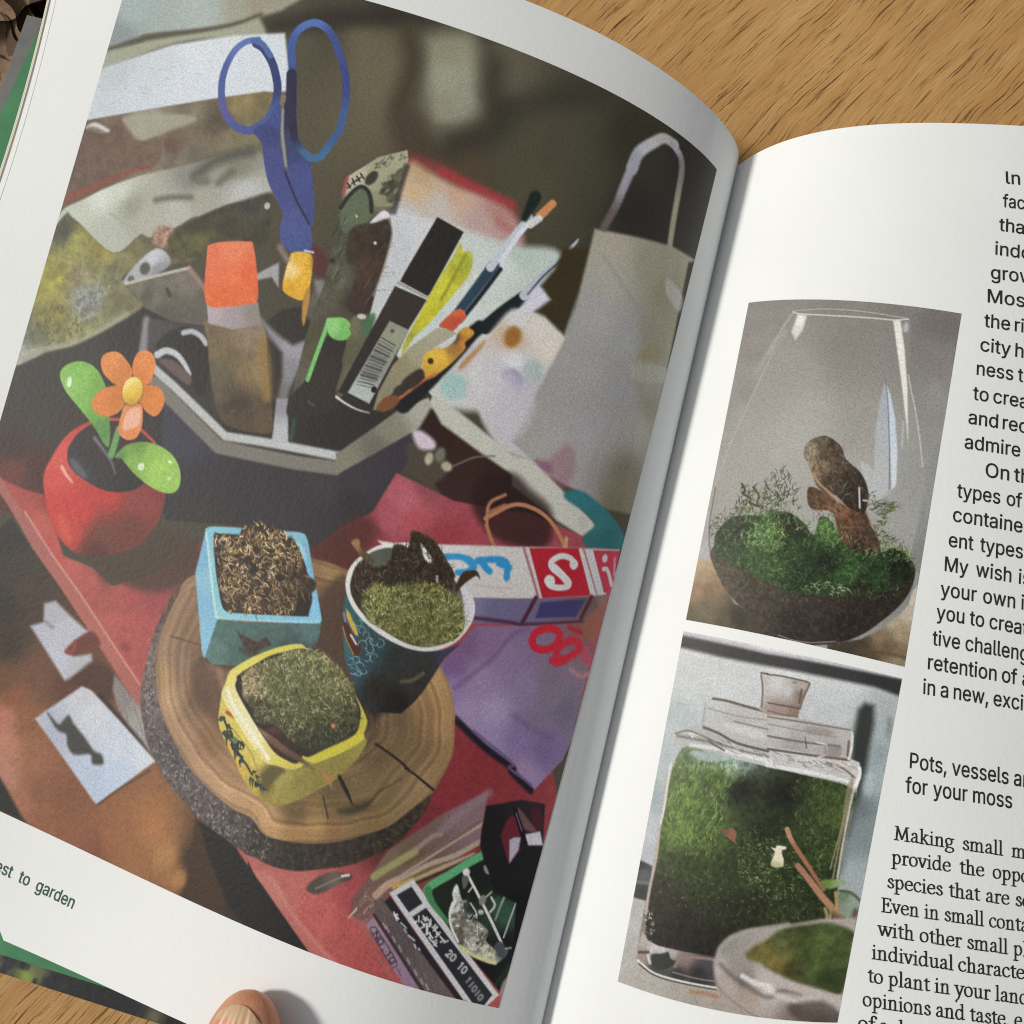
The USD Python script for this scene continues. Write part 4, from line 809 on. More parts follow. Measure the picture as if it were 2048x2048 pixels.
P.fill(J(q("256,1558.1 277.4,1531.9 337.1,1464.8 359.4,1465.1 437.2,1497.6 540.1,1542.6 521.3,1564.4"), q("441.8,1661 430.3,1656.1")), (J(q("349.7,1483 374.9,1500.6 301.8,1565.7 456.2,1550.8 266,1554.6 516.7,1542.9"), q("418.7,1624.1 470.5,1590.3")), 'c4c6cc ccd0d6 adb3c4 c8d0dc b4b8c4 d0d6de b5c3d8 bccbe0'), soft=7, curve=False, name='note')
P.fill(q("279.4,1537.8 309.1,1549.9 318,1538.8 326.6,1526.6 343.3,1537.9 374.2,1553.3 402.3,1569.6 420.5,1571 430.5,1585.7 407.8,1593.7 396.3,1579.5 362.1,1591.6 342.1,1580.3 332.7,1562.6 309.5,1560.3"), '3b3833', soft=10, a=.92)
P.line(q("443.6,1661.6 480.5,1617.6 533.5,1563.2"), 4, '5a4632', soft=6)
# slice of log
TOP = J(q("508,1187.1 485.6,1233.4 475.2,1283.9 470.7,1324.7 478.4,1366.7 493.7,1408.6 511.6,1441.6 542.3,1475.2 582.1,1508 615,1530.4"), q("676.2,1555 729.7,1569.2 772.3,1572.1"), q("805.9,1590.2 845.3,1587.8 897.4,1576.4 945.8,1558.1 990.4,1531.7 1033.1,1501.3 1060.8,1466.1 1087.9,1428.7 1095.8,1416.5 1106.4,1371.6"), q("1108.9,1338.3 1096.7,1292.3 1089.4,1269.6 1070.5,1235.5 1041.8,1204.3 984.5,1151.6 867.6,1085.9 812.4,1087.4 772.3,1085.4 738.9,1087.7 671.7,1093.5"))
P.fill(J(q("508,1187.1 475.7,1231.2 462.5,1282.7 456.7,1329.2 458,1373.3 462.9,1418.7 470,1447.6 490.4,1487.4 519.3,1524.1 551.4,1552"), q("584.5,1573.7 647.1,1600 686.1,1614 757.9,1628.6 783.8,1634.3"), q("804.9,1634.4 843.4,1636.9 888.8,1629.4 925.1,1614.9 983.2,1587.9 1025.1,1555.5 1054.9,1527 1080,1484.5 1092.1,1449.3 1095.8,1416.5 1103.5,1362.7"), q("1077.3,1273.4 907.9,1124.8 728.9,1092 618.4,1109.3")), (J(q("470.1,1232.9 474.3,1388.9 493.3,1460.6 540.5,1522"), q("601.3,1560.4 659,1590.9 727.7,1611.9"), q("811.3,1612.7 881.1,1608.4 976.9,1569.7 1037.5,1514.4 1072.8,1462.5")), '5f4d40 75665f 6b625e 5f5654 625a58 5d5452 544c48 3f3832 353029 36302a 322c26 3a3028'), soft=4, name='log_slice', noise=(6, .35))
P.strands(J(q("460.2,1375.2 485.5,1385.2 501.9,1431.8 542,1483 614.6,1537.6"), q("665.4,1558.7 731.4,1573.6 784.7,1580.2"), q("821,1599.7 821.9,1633.4"), q("783,1632.2 685.2,1611.8 583.6,1571.5"), q("517.6,1519.5 475.2,1453.6")), 420, 6, 2.6, '9a9490 a8a29e 857c7a 4a4240 3a3432 7a706c', seed=23, a=.7, spread=180)
P.strands(q("782.8,1622.4 878,1599.8 974.6,1563.2 1056.9,1493.9 1077.9,1477.9 1024,1552.2 935.9,1607 860.7,1629.8 804.9,1634.4"), 170, 8, 2.5, '2a2520 4c443a 564c42', seed=24, a=.55, ang=-12, spread=30)
P.fill(TOP, (J(q("491.9,1278.7 488.7,1332.1 542.4,1353.9 535.3,1420.9 500.7,1393.3 560.4,1335.3 590.4,1403 587.6,1480.6 642.3,1462.6"), q("639.1,1537.4 703.1,1545.9 752.7,1559 706.6,1514.8"), q("796.2,1564 813.8,1580.2 869.3,1576.1 854.4,1534.8 918.3,1479.8 959.7,1442 1022.8,1470.7 1047.7,1426.5 937.5,1534.3 1007.7,1504.5 1069.4,1412.4 952.7,1500.3 898.2,1539.9"), q("775.8,1096 762.3,1123.4 807.2,1156 817.7,1204 1017.9,1254.7 1072.5,1299.9 1034.8,1224.2 972.1,1319.2 1023.3,1352.6 1085.9,1357.7 954.3,1386.8 942.4,1311.2")), '8f7156 93755a 94765e b08f6a a5835c 836349 745741 a58262 8f6a4a b08a68 bb936c b58e66 a8825c b99266 b08a5c 9a7448 6f5838 685637 735f40 73603f 7a6446 7f5f40 6f593a 806848 72603e 9a7a4a 94744a 7c5f3e 56402f 4c382c 94744a 90704a 9a7850 65503a 6f5a3c 7d6242 5f4a34 3a2f26'), soft=4, name='log_slice', rings=(7.5, .17, 0, 20))
P.strands(TOP, 520, 13, 1.5, '5a452f 6a5238 a88660 c0a07a', seed=25, a=.28, ang=20, spread=50)
P.line(q("913.7,1447 929,1459.2 942.9,1471.8 953.2,1484.4"), 7, '241f1e', soft=3.5, w2=3)
P.line(q("953,1485.6 974.7,1486 989.5,1466.7 997.1,1449.7 1030.5,1414.7"), 5, '3f3524', soft=6, a=.8, w2=2)
P.fill(q("930.7,1507.4 935.8,1498.5 958.7,1486.2 978.2,1472.7 989.5,1466.7 982.7,1485.8 954.2,1504.7"), '3a3424', soft=12, a=.8)
P.line(q("1030.6,1395.1 1052.3,1400.6 1094.3,1415.8"), 4, '2c251f', soft=3, w2=5)
P.line(q("964,1371.4 1009.7,1384 1037.2,1395"), 5, '2c251f', soft=3)
P.line(q("896.7,1490.4 918.6,1523.5"), 3, '3a3022', soft=3)
P.line(q("493.1,1313.7 527.8,1311.8 563.6,1309.6"), 2.5, '5f4a3c', soft=3)
P.fill(q("555.9,1357.4 584.7,1335.3 644.8,1385.5 677.4,1451.1 630.8,1430.8 584.9,1404.8"), '5f4636', soft=20, a=.7)
P.fill(q("768.7,1167.8 810.5,1098.4 863.6,1240.5 892.9,1294.3 820.8,1279.2 784.6,1239.7"), '4f3a2c', soft=22, a=.85)
P.fill(q("900.2,1299.5 966.8,1303.5 999.4,1255.6 1021.2,1223.5 1014,1251 979,1299.6 940.5,1321.8"), '2e2620', soft=18, a=.8)
P.fill(q("571.3,1331.8 685,1303.8 691.5,1322.2 645.5,1336.7 612.5,1336.8"), '4a3a2e', soft=14, a=.8)
# blue pot
P.fill(q("503.2,1103.6 507.2,1184.7 566.4,1316.4 575,1329.2 579.5,1327.8 582.5,1253.2 552.7,1199.6 517.4,1124"), (q("509.7,1155.2 536.1,1233.3 565.7,1295.3 537.8,1189.8"), '7ab4d2 80b8d6 86bfd8 8cc0d4'), soft=3.5, curve=False, name='blue_pot')
P.fill(q("581,1253.6 620.9,1245.6 718.3,1220 790.5,1195 793.9,1216.3 794.4,1267.7 700.9,1308 596.7,1336.5 581,1327.3 578.3,1326.8"), (q("605.9,1268.6 648.7,1297.6 708.2,1237.1 772.5,1217.3 745.6,1253.6 589.5,1316.2 794.6,1259.3"), '4f6e69 486760 4a6560 527070 3f5450 5a7c74 3f4a46'), soft=4, curve=False, name='blue_pot', noise=(7, .12))
P.fill(q("626.2,1261 640.6,1265 664.2,1267.5 679.1,1268.5 683.7,1258.7 691.5,1253.5 706.5,1264.3 689.9,1276.4 679.3,1292.3 659.6,1291.4 645.5,1279"), '43342e', soft=5, noise=(5, .3), curve=False)
P.line(q("646.9,1292.6 687.4,1292.6 735.7,1270.6"), 10, '3f3a34', soft=8, a=.7)
P.fill(q("503.4,1104.3 504.8,1095.9 511.4,1091.1 542.9,1082.5 574.7,1075.3 648.1,1059.4 684.8,1050.2 701.6,1048.5 711.1,1053.6 724.1,1073.9 752.2,1125.1 766.4,1149 787.9,1187.4 788.4,1195.6 780.6,1200.1 717.6,1218.1 643.7,1236.5 582.1,1251.9 572.4,1247.8 548.2,1201 524.6,1150.7"), (q("515.9,1099.9 559.3,1082.7 693.6,1053.1 529.1,1149.3 560.1,1211.6 585.2,1246.7 672.3,1225.6 780.1,1194 742.2,1114 720.7,1077.8 772.9,1168.1"), '82c2d6 7fc0d2 7cb8cc 8ecad6 86c4d0 90ccd6 82c2d6 82c0d8 70b0d0 74b2cc 7ab8da'), soft=3.5, name='blue_pot')
P.line(q("505.1,1104.5 526.9,1150 551.2,1200 575,1245.6 583.1,1250.2"), 4, 'cfe6e4', soft=4, a=.8)
P.line(q("583.4,1250.8 658.4,1232 780,1198.2"), 4, 'a8d8e4', soft=4, a=.6)
P.fill(q("522.6,1105.1 535.1,1098.2 577.1,1087.5 658.4,1066.3 686.1,1063.8 700.1,1072.6 725.6,1101.9 753,1146 765.1,1163.5 767.7,1185.2 762.4,1192.4 698.8,1209.7 612.6,1231.1 592.1,1233.2 581.1,1225.2 566.8,1202.4 544,1159.2"), '2d271f', soft=4, name='blue_pot')
P.fill(q("688,1064.7 698.3,1067.4 714.1,1076.9 739.3,1114.8 775,1174.5 777.4,1190.6 762.4,1192.4 758.7,1158.4 743,1135 725,1104.9 707.3,1084.7"), (q("705.7,1075.2 736.5,1115.7 766.6,1177.1"), '9cc8d6 7ab4d8 82bce0'), soft=5)
MOSS1 = q("526.3,1111.2 544.9,1098.5 572.1,1091.9 577.6,1074.4 594.4,1066.6 611.7,1055.7 638.9,1055.6 656,1054.2 672.3,1065.1 695.8,1073.8 716.4,1093.3 733.6,1116.5 751.5,1132.4 750,1151.2 728.8,1167.5 732.8,1193 705.4,1205.6 653.5,1217.9 602.9,1231.3 580.1,1212.6 565.4,1188.6 551.4,1157 535.2,1133.1")
P.fill(MOSS1, '3a2e22', soft=5, noise=(5, .4), name='dried_moss')
P.strands(MOSS1, 430, 15, 2.6, '8a6c48 6b5238 a4835a 5a4630 7d6a44', seed=31, spread=180, bend=2.2, a=.85, shade=(q("618.1,1065.3 566.3,1152.5 639.9,1130.4 720.8,1134.6 663.9,1201.3 693.5,1100.2 605.3,1219.2"), np.array([1.05, 1.0, .85, .7, .7, .9, .8])))
P.strands(MOSS1, 330, 13, 2.4, 'd9bb8e c5a272 e6cfa4 b8935f d0b070', seed=32, spread=180, bend=2.6, a=.95, shade=(q("618.1,1065.3 566.3,1152.5 635.5,1117.5 732.3,1145.2 663.9,1201.3 689.2,1087.2 605.3,1219.2"), np.array([.95, 1.08, 1.0, .5, .85, .95, .95])))
for c_, r_ in ((ring(q("607.1,1128.8")[0], 9, 9), 0), (ring(q("618.6,1105.4")[0], 9, 7), 0), (ring(q("625,1143.5")[0], 12, 8, -30), 0), (ring(q("681.7,1140.7")[0], 9, 7), 0), (ring(q("541.3,1126.9")[0], 6, 7), 0)):
    P.fill(c_, '2a211a', soft=4, a=.85)
P.fill(ring(q("747.1,1137.9")[0], 12, 14), '3a3028', soft=6, noise=(4, .5))
# paper cup
P.fill(q("819.6,1130.6 826.6,1166.3 840,1207.1 857.5,1246.3 870.2,1263.6 889.2,1282.4 905.5,1307.6 943.6,1318 992.6,1306 1010.2,1279.3 1021,1254.8 1030.3,1225.3 1041.6,1184.3 1063,1150.6 1032.3,1173.1 962.2,1190.2 900,1175.8 856.2,1160.8"), (q("851.7,1176.6 859.1,1227.9 880.6,1256.8 903.1,1214.2 951.8,1216.6 1003.3,1200.2 1042.5,1175.1 933.2,1275.6 975.5,1288.6 999.3,1245.8 886.3,1192.7"), '2f5a60 35606a 2f4c54 2c4348 2b2d2c 2e302d 33364a 26231f 1f1b19 2f2b26 31484e'), soft=3.5, curve=False, name='paper_cup', noise=(5, .15))
P.fill(q("829.3,1156.5 840,1162.2 848.3,1172.2 862.5,1185.7 869.5,1197.9 862.3,1196.6 848.5,1184.7 836,1170.7"), 'c6a23e', soft=3, curve=False)
P.fill(q("830.6,1172.3 836.9,1179.3 847.3,1186.9 865,1204.7 878.3,1209.5 882.5,1227.8 870.7,1233.2 853.6,1217.2 837.4,1195.4"), '4c2a22', soft=4)
P.line(q("834.8,1190.8 849.6,1211.3 870.1,1231.6"), 2.5, 'b98e3c', soft=2.5, a=.8)
P.line(q("854.6,1199.9 869.5,1212.2"), 4, 'c4bcc6', soft=3)
P.line(q("828.4,1165.8 836,1179.6"), 4, '8f86b0', soft=3, a=.8)
_g = np.random.default_rng(5)
for c_ in q("860.5,1173.8 872.8,1184.4 883.4,1190 901.7,1198.5 882.3,1210 899,1213.7 898.6,1229.8 888.9,1247.1 879.9,1260.6 897.4,1255 869.2,1246.2 892.5,1199.7 889.8,1261 914.5,1196.3 910.9,1226 878.7,1239.6"):
    t_ = np.linspace(0, 4.4, 9) + _g.random() * 6
    P.line(np.stack([c_[0] + (6 + 3 * _g.random()) * np.cos(t_), c_[1] + (5 + 3 * _g.random()) * np.sin(t_)], 1), 1.4, '8fb4b8', soft=2, a=.7)
P.line(q("976.2,1250.5 994.3,1242.1 1011.1,1224.3"), 7, '5a553f', soft=6, a=.8)
RIM = q("817.8,1122.1 812.7,1105.5 812.2,1087.5 819.3,1067.1 837,1043.5 854.8,1026.1 875.2,1017 920.3,1001 970.6,1008.6 1011.1,1028.3 1039.1,1044.5 1059.1,1059.7 1070.3,1079.6 1072.5,1102.4 1065.4,1128.2 1053.4,1150.1 1031.6,1170.6 1007.2,1182.9 980.7,1188.7 952.2,1188.9 922.3,1185 886.1,1174.8 856.2,1160.8 832.6,1142.9")
P.fill(RIM, (q("814.7,1106.8 823.6,1062.2 851.5,1028 843.5,1152.1 901.1,1179.1 997.6,1182.4 1059.4,1139.2 1067.5,1080.5 1044.3,1061"), 'd8d6d2 d0d0ce d4d2d0 d0d0cc c8c8c4 c2beb8 c4c0ba c6c4c0 bcbabc'), soft=3.5, name='paper_cup')
P.fill(q("826.4,1119.5 822.2,1102.6 824.2,1082 832.5,1059.5 850.7,1037.4 884.4,1021.5 928.2,1025.9 977.9,1031.8 1015.3,1041.5 1039.1,1062.7 1055.5,1084.5 1058,1110.8 1053.9,1133.8 1036.8,1157.3 1004.8,1175.6 978.3,1181.5 951.3,1180.2 922.5,1174.1 891,1166.1 863.9,1154.8 840.9,1138.5"), (q("838.8,1108.4 856.9,1044.6 870.3,1025.9 944.1,1075.5 1040.8,1080.3 1013.2,1053.1"), '2d2a22 54574a 4c5144 2f2920 7a7670 4a4038'), soft=4)
P.fill(q("1037,1056.1 1061.2,1066.3 1068.1,1082.2 1068.4,1107.4 1060.8,1131.5 1047.7,1150.2 1057.9,1116.3 1050.3,1086.2"), 'bebabb', soft=6)
MOSSD = q("826.3,1070.5 841.9,1058.4 861,1068.9 884.9,1046.9 883.3,1018.2 896.3,1010.4 911.9,1011 910.8,989.4 917.4,979.9 933.5,982.1 955.2,984.3 972.6,997 989.3,1013.5 1005.6,1022.8 1012.5,1038.7 1016.3,1063 998.1,1065.3 961.4,1069.9 926.2,1079.3 874.2,1097.5 855.2,1110.6 834.6,1131.4 822.6,1095.2")
P.fill(MOSSD, '30271f', soft=5, noise=(6, .4), name='dry_fern')
P.fill(q("932.5,997.1 948.9,1006.5 961.8,1017 962.7,1025.8 952.9,1025.3 941.2,1012.6"), 'cfcfcc', soft=5)
P.line(q("982.6,1046.7 985.3,1054.9"), 5, 'b8b4b0', soft=4)
P.fill(q("801.2,1036.1 809.8,1026.2 816.8,1029.6 822.4,1040.7 842.2,1047.4 857.2,1057.3 847.6,1063.9 829.6,1056.7 814.5,1046.7"), (q("809.6,1031.7 840.3,1053.4"), '9a6f4c 4f452f'), soft=5, name='dry_fern')
P.line(q("915,984.4 934.5,985.5 955.6,991.5 975.3,1005.3 994.2,1022.9 1009.7,1036"), 13, '352a20', soft=5)
P.fill(q("1022.5,1046.4 1027.2,1024.8 1039.5,1015.2 1053.8,1012.2 1063.7,1025.3 1054.7,1021 1043.4,1034 1036.8,1043.4 1025.5,1061.8"), '3a2c1e', soft=4, name='dry_fern')
P.strands(MOSSD, 330, 12, 1.8, '4a3d30 231c17 5a4a3a 3f3428 1f1a16', seed=41, ang=-80, spread=60, a=.75)
P.strands(MOSSD, 60, 10, 1.3, '8a6f58 9a8570 5f5c3c', seed=42, ang=-80, spread=80, a=.6)
MOSS2 = q("853.9,1136.3 852.6,1120.4 861.1,1105.1 877.2,1094.7 899.8,1093.1 919.2,1081.5 940.6,1076.6 969,1063.8 997,1062 1016.7,1070.1 1038.2,1072.1 1048.4,1092.3 1059.6,1115.7 1057.9,1134.3 1041.4,1154 1004.6,1174.8 973.8,1179.3 939.1,1177.9 905.9,1170.4 881.1,1165.6 862.9,1151.5")
P.fill(MOSS2, '55552f', soft=5, noise=(7, .4), name='moss')
P.strands(MOSS2, 700, 11, 2.0, '5c5c32 454522 6a6a3c 3a3a20 77764a', seed=43, ang=-90, spread=75, a=.8)
P.strands(MOSS2, 620, 10, 1.7, '98965a a9a868 7f8048 b5b27c 8c8a4c', seed=44, ang=-85, spread=80, a=.85, shade=(q("870.8,1116.6 896.4,1135.7 949.4,1091.9 995.2,1086.2 927.9,1143.7 982.4,1135.4 1025.4,1121.5 975.7,1173.4 1050.3,1122.4 915.9,1165.5"), np.array([1.05, 1.1, 1.0, .95, .8, .85, .75, .8, 1.05, .8])))
# yellow pot
P.fill(q("636.3,1382.6 642.2,1366.4 721.8,1419.3 779.4,1453.5 807.5,1458.3 830.6,1461.3 855.8,1442.7 939,1369.1 941.2,1397.9 925.6,1430.6 907.8,1457 889.4,1476.7 844.7,1517.2 812.9,1534.7 793,1536.1 761.7,1529.2 730.4,1511.6 696,1480.8 665.6,1455.3 647.5,1434.5 641,1413.4"), (q("644.5,1390.8 674.9,1416.7 708,1450.4 747.3,1472.7 679.9,1459.6 725.2,1497.6 754.6,1521.1 781.7,1505.1 807.2,1496.7 810.6,1478.2 843.1,1484.9 873,1457.9 908.6,1420.5 926.5,1388.7 806.5,1522.9 774.9,1486.4"), 'd8c060 d6c45c dccb60 d9c862 d8b444 cdae44 c0a640 6f6234 9a8f48 a39a4c 8a8040 857a3a 857a38 8f8640 97883c 8c7c3c'), soft=3.5, name='yellow_pot', noise=(6, .06))
P.fill(q("765.1,1493.2 777.7,1471.5 795.9,1465.6 810.7,1473 799.6,1487 782.9,1508.2 773.3,1504.4"), '5a5034', soft=12, a=.85)
P.line(q("808.1,1482.5 805.8,1504.1 805.3,1525.1"), 10, 'a59a4c', soft=8, a=.7)
P.strands(q("648.2,1430.7 642.3,1402.3 656,1422.9 674.6,1427.5 673.7,1436.7 687.7,1446.4 714.1,1455.5 725.8,1476.3 739.2,1478.9 747.5,1490.2 768.5,1502.5 774.8,1514.3 762,1518.6 741.5,1507.9 727.2,1491.6 709.4,1488.7 692,1469.8 673.6,1459.8 663.3,1449"), 46, 13, 6, '2c3634 35423c 3c4840 272c30', seed=51, ang=55, spread=70, a=.95)
P.line(q("653,1420.3 666.9,1435.4 677,1451.6 692.9,1460.6 711,1475.9 726.8,1484.8 746.6,1499.3"), 4, '323c38', soft=3)
P.fill(ring(q("690.9,1452.4")[0], 6, 6), '5f7f60', soft=3)
P.line(q("657.7,1409.8 677.5,1412.3"), 7, 'b4502c', soft=4)
P.line(q("681.8,1435.9 728.7,1461.3 745.3,1478.7 762.1,1490.7"), 3, 'a8863a', soft=4, a=.7)
P.fill(q("637.5,1385.9 636.5,1368.2 637.4,1340.9 645.4,1327.6 674.9,1298.5 710.8,1271.2 741.5,1253.6 759.3,1246.6 769.2,1245.9 776.3,1249.1 792.2,1248.6 844.3,1261.8 890.7,1295 912.3,1312.9 933,1334.4 936.4,1347.3 936.3,1361.2 939.5,1370.7 923.1,1389.8 896.6,1413.9 857.9,1442.9 848.1,1443.4 833.6,1458.5 816.2,1465.9 786.8,1468.6 769.3,1470.8 750.6,1464.7 712.6,1440 673.8,1413.5"), (q("645.4,1345.6 660.6,1317.4 708.8,1277.2 761.2,1252 651.1,1379.7 678.6,1397.7 721,1428.5 764,1462 794.8,1462.5 824.1,1459.9 877.5,1414.8 922.3,1376.2 930.5,1343.9 913.7,1323 801.3,1252.1"), 'e2d870 dfd45e d9cd50 d5ca58 e6dc94 e8e0a8 eae2b0 dfd27a d6c858 c9bc4e c6bc3a c6ba38 b8ae3c bdb24a c8be5a'), soft=3.5, name='yellow_pot')
P.line(q("645.8,1370.6 666.9,1394.3 699.8,1415.8 743.2,1444.2 768.3,1462.4"), 7, 'f0ecd8', soft=6, a=.85)
P.fill(q("657.5,1347.2 657.5,1338.2 683.2,1310.3 711,1283.7 738.3,1268 773.2,1251.8 822.1,1254.5 868,1273.9 893.6,1297.7 914.9,1320.8 920.9,1338.2 922.6,1360.4 911.3,1377.9 872.3,1411.3 846.6,1433.5 833.6,1435.9 827.3,1451.9 803.4,1452.7 777.1,1447.2 750.9,1431.2 712.4,1404.7 662.8,1365.2"), (q("672.8,1363.8 718.9,1393.7 784.7,1434.3 826.4,1438.3 889,1392 913.1,1349.4 833.2,1401.1"), '25211b 2c241d 3a2b20 2e271f 3a3a2c 33332a 3d3a2c'), soft=4, name='soil')
P.fill(q("728.7,1415.4 750.6,1418.9 768.1,1422.1 795.6,1430.7 825.9,1436.7 866.2,1449.7 858.6,1450.5 821.5,1446.8 786.9,1440.6 755.1,1431.5"), (q("742.1,1418.1 769.8,1426.8 827,1439.8 848.7,1445"), '8f6a50 6f4f3e 5c4636 6a5a3c'), soft=6)
P.fill(q("748.9,1414.2 767.5,1397.6 782.7,1394.5 775.7,1409.1 761.6,1415.4"), '5a3430', soft=7, a=.8)
MOSS3 = q("672.4,1356.8 666.9,1335.2 683.7,1312 713.9,1291.8 735.2,1270.8 762.3,1255.2 792.2,1248.6 819.2,1251.9 847.8,1260.7 872.6,1276 890.3,1288.1 898.6,1306.7 912,1323.5 920.1,1347.2 909.7,1373.2 873.7,1403.9 840.4,1421.5 819.7,1419.5 788.9,1411.9 760.2,1399.9 738.1,1407 716.1,1403.5 701.3,1385.1 681.2,1375.5")
P.fill(MOSS3, (q("689.7,1340.6 732.5,1344.9 776.2,1295.5 798.6,1359.5 857.8,1358.3 883.6,1376.3 794.4,1404.8 853.6,1289.1 714.9,1382.5 836,1409"), '7a6a48 5a5e38 5f6440 4f5632 454a2e 333428 3c3a28 6a6444 453c2c 34352a'), soft=5, noise=(7, .35), name='moss')
S3 = (q("677.4,1335.5 699.8,1310.5 732.5,1344.9 767.9,1271.4 804.1,1260.1 859.7,1278.3 787.4,1327.6 829,1332.2 774.1,1376.1 872.3,1315 806.9,1383.2 866.6,1355.4 895.7,1355 836,1409 877.5,1387 719.3,1377.6 696.8,1349.1"), np.array([1.1, 1.1, .95, 1.15, 1.15, 1.05, .8, .95, 1.0, 1.0, .8, .75, .5, .45, .45, .65, 1.1]))
P.strands(MOSS3, 700, 9, 2.4, '6a6c40 555a34 7a7c4c 3f4428 848258', seed=52, ang=-85, spread=90, a=.8, shade=S3)
P.strands(MOSS3, 640, 8, 1.8, 'a8a870 b8b48a 8f9456 c8bd98 96985c b0a27a', seed=53, ang=-85, spread=80, a=.85, shade=S3)
P.strands(q("668,1338.4 693.3,1321.5 725.1,1347.3 719.6,1366.8 699.9,1369.5 680.8,1368.5"), 60, 9, 2.4, 'c2b08a a8946e d0c29c', seed=54, a=.85)
P.fill(ring(q("874.2,1366.2")[0], 4.5, 4.5), 'b8714e', soft=3)
P.line(q("848.1,1443.4 886,1450.3 905.8,1468"), 5, '8f7a4a', soft=6, a=.8)
P.line(q("887.1,1453.4 900.2,1462.9"), 8, 'a8793f', soft=5)
P.line(q("905.2,1444.1 901.4,1460.8"), 5, 'a3763e', soft=5, a=.8)
P.line(q("915.2,1447.7 931.7,1464.8 948.4,1480"), 7, '28221f', soft=4, w2=3)
# flower toy in a red pot
P.fill(q("129.2,1111.7 133.6,1062.7 155.8,1007.1 204.3,963.9 272,944.1 337.2,964.5 375.9,1009.6 397.8,1062.3 398.1,1115.8 371.7,1169.8 324.7,1203.7 269.6,1225.5 217.9,1220.4 168.6,1183.9"), (q("148,1100.2 154.9,1153.1 149.8,1066.5 270.8,1095.1 223.9,1142.3 355.7,1091 215.6,1193.9 296.3,1173.9 349.3,1146.7 283.3,1210.3 263.3,955.4 379.7,1051.5"), 'd64a40 cf3c34 d85248 c4352f cc3a34 8f3a34 c8443c 6f3a30 70362e 5a2f26 b8352e 84342c'), soft=5, name='flower_pot', noise=(7, .06))
P.line(q("162,1075.7 175,1086.8 192.1,1096.6"), 8, 'eeb0a4', soft=6, w2=4)
P.fill(q("179.2,1168.4 202.3,1172 227.2,1210.4 203.4,1204.4"), 'e05a44', soft=14, a=.6)
P.fill(q("164.2,1043.3 172,1063 190.4,1076.6 217.8,1084.6 250.8,1090.8 287.2,1088.4 325.6,1073.6 346,1051.3 351.2,1020 346.7,972.6 305.1,952 255,948.8 206.2,969.9 177.8,997.7 165.1,1026.4"), (q("219.6,1031.9 199.3,1065.6 316,1044 260.2,965.1"), '302b2a 38373c 2a2625 3a2b28'), soft=4, name='flower_pot')
P.line(q("235.1,953.8 269.9,947.2 305.9,954.5 344.7,971"), 5, 'cf4a40', soft=4)
P.fill(q("174.7,1056.6 186,1053.1 216.7,1071.2 217,1082.1 189.6,1074.1"), '62656f', soft=12, a=.8)
P.line(q("213.9,999.3 239.1,1015.1 263.1,1032.6 278.7,1052.4"), 8, '7a7a84', soft=8, w2=3, a=.85)
P.line(q("259.6,968 259.9,998 259.2,1020.1"), 13, '6a9f58', soft=5, w2=15, name='flower_toy')
P.fill(q("103.5,905.5 102.1,886.3 118.5,868.9 137.7,860.6 162.5,860.6 184.4,871.1 202.1,888.2 213.4,904.4 216.1,922.9 231.1,946.1 245,983.2 249.3,1006.6 235.1,1002.6 205.8,978.3 163.4,952.1 124.8,928.7"), (q("127.9,878.8 134.2,918.9 172,930.2 226.3,975 190,888.9 157.6,884.3 197.4,942.1"), '84c054 92c862 82bd4e 5c9444 76ac4c 86c04e 72b046'), soft=4, name='flower_toy', noise=(6, .07))
P.fill(ring(q("125.9,907.4")[0], 5, 11, -10), 'dcedcb', soft=5)
P.fill(q("268.6,1022.7 271.7,1010.9 287,991.4 318.8,975.8 354.5,973.1 387.8,982.4 410.9,1002.6 421.6,1029 416.9,1049.1 396.9,1057.7 365.9,1056.2 325.2,1043.9 295.7,1028.3 282.7,1021.3"), (q("312.6,985.3 367.9,1015.1 398.1,1033.2 308.1,1019.2 346.1,994.5 276.8,1017.6"), '6f9c40 a6d25c 9ac858 86b44a 92c050 5f9448'), soft=4, name='flower_toy', noise=(6, .07))
P.fill(ring(q("329.5,1023.7")[0], 7, 8, 30), 'd8ecc0', soft=4)
P.fill(ring(q("388,997.1")[0], 5, 3), 'd4ecb4', soft=4)
P.fill(ring(q("395.1,1028.7")[0], 4, 3), 'd0e8a0', soft=4)
P.fill(q("254.5,849.1 233.1,829.6 215,820.8 198.8,823.1 183.6,833.7 181.4,849.6 192.4,868.8 215.5,881.6 236.6,885.3 254.6,878.8"), (q("197.9,845 244.2,865.2"), 'e58a44 d87e34'), soft=3, name='flower_toy', noise=(5, .07))
P.fill(q("254.5,849.1 250.6,824.8 256.9,807.8 271.3,800.3 287.9,804.8 298.9,819.7 301.3,841 296.9,862.8 274.6,874.5"), (q("275.3,817.9 269.5,858.1"), 'e98b42 e07f34'), soft=3, name='flower_toy', noise=(5, .07))
P.fill(q("240.6,883.3 215.4,891.3 194.6,908.4 186.1,928.8 191.8,943.8 206.7,951.9 227.9,950.6 245.8,939.1 257,920.8 257.3,897.3"), (q("204.8,926.2 235.5,906.3"), 'e3823a d67a32'), soft=3, name='flower_toy', noise=(5, .07))
P.fill(q("280.2,872.9 304.7,863.3 325.2,865.8 339.1,882.3 339.3,904.1 328.8,921 311.4,918.8 294.5,908.6 277.7,894.2"), (q("321.3,887.4 292.2,881.9"), 'e68438 d47a30'), soft=3, name='flower_toy', noise=(5, .07))
P.fill(q("257.4,922 256.7,944.2 259,968.2 269.3,979.4 287,981.8 302.3,971.9 307.4,951.4 303.8,930.6 294.5,908.6 272.5,906.7"), (q("281.8,975.2 276.4,919.3"), 'e78a48 e29058'), soft=3, name='flower_toy', noise=(5, .07))
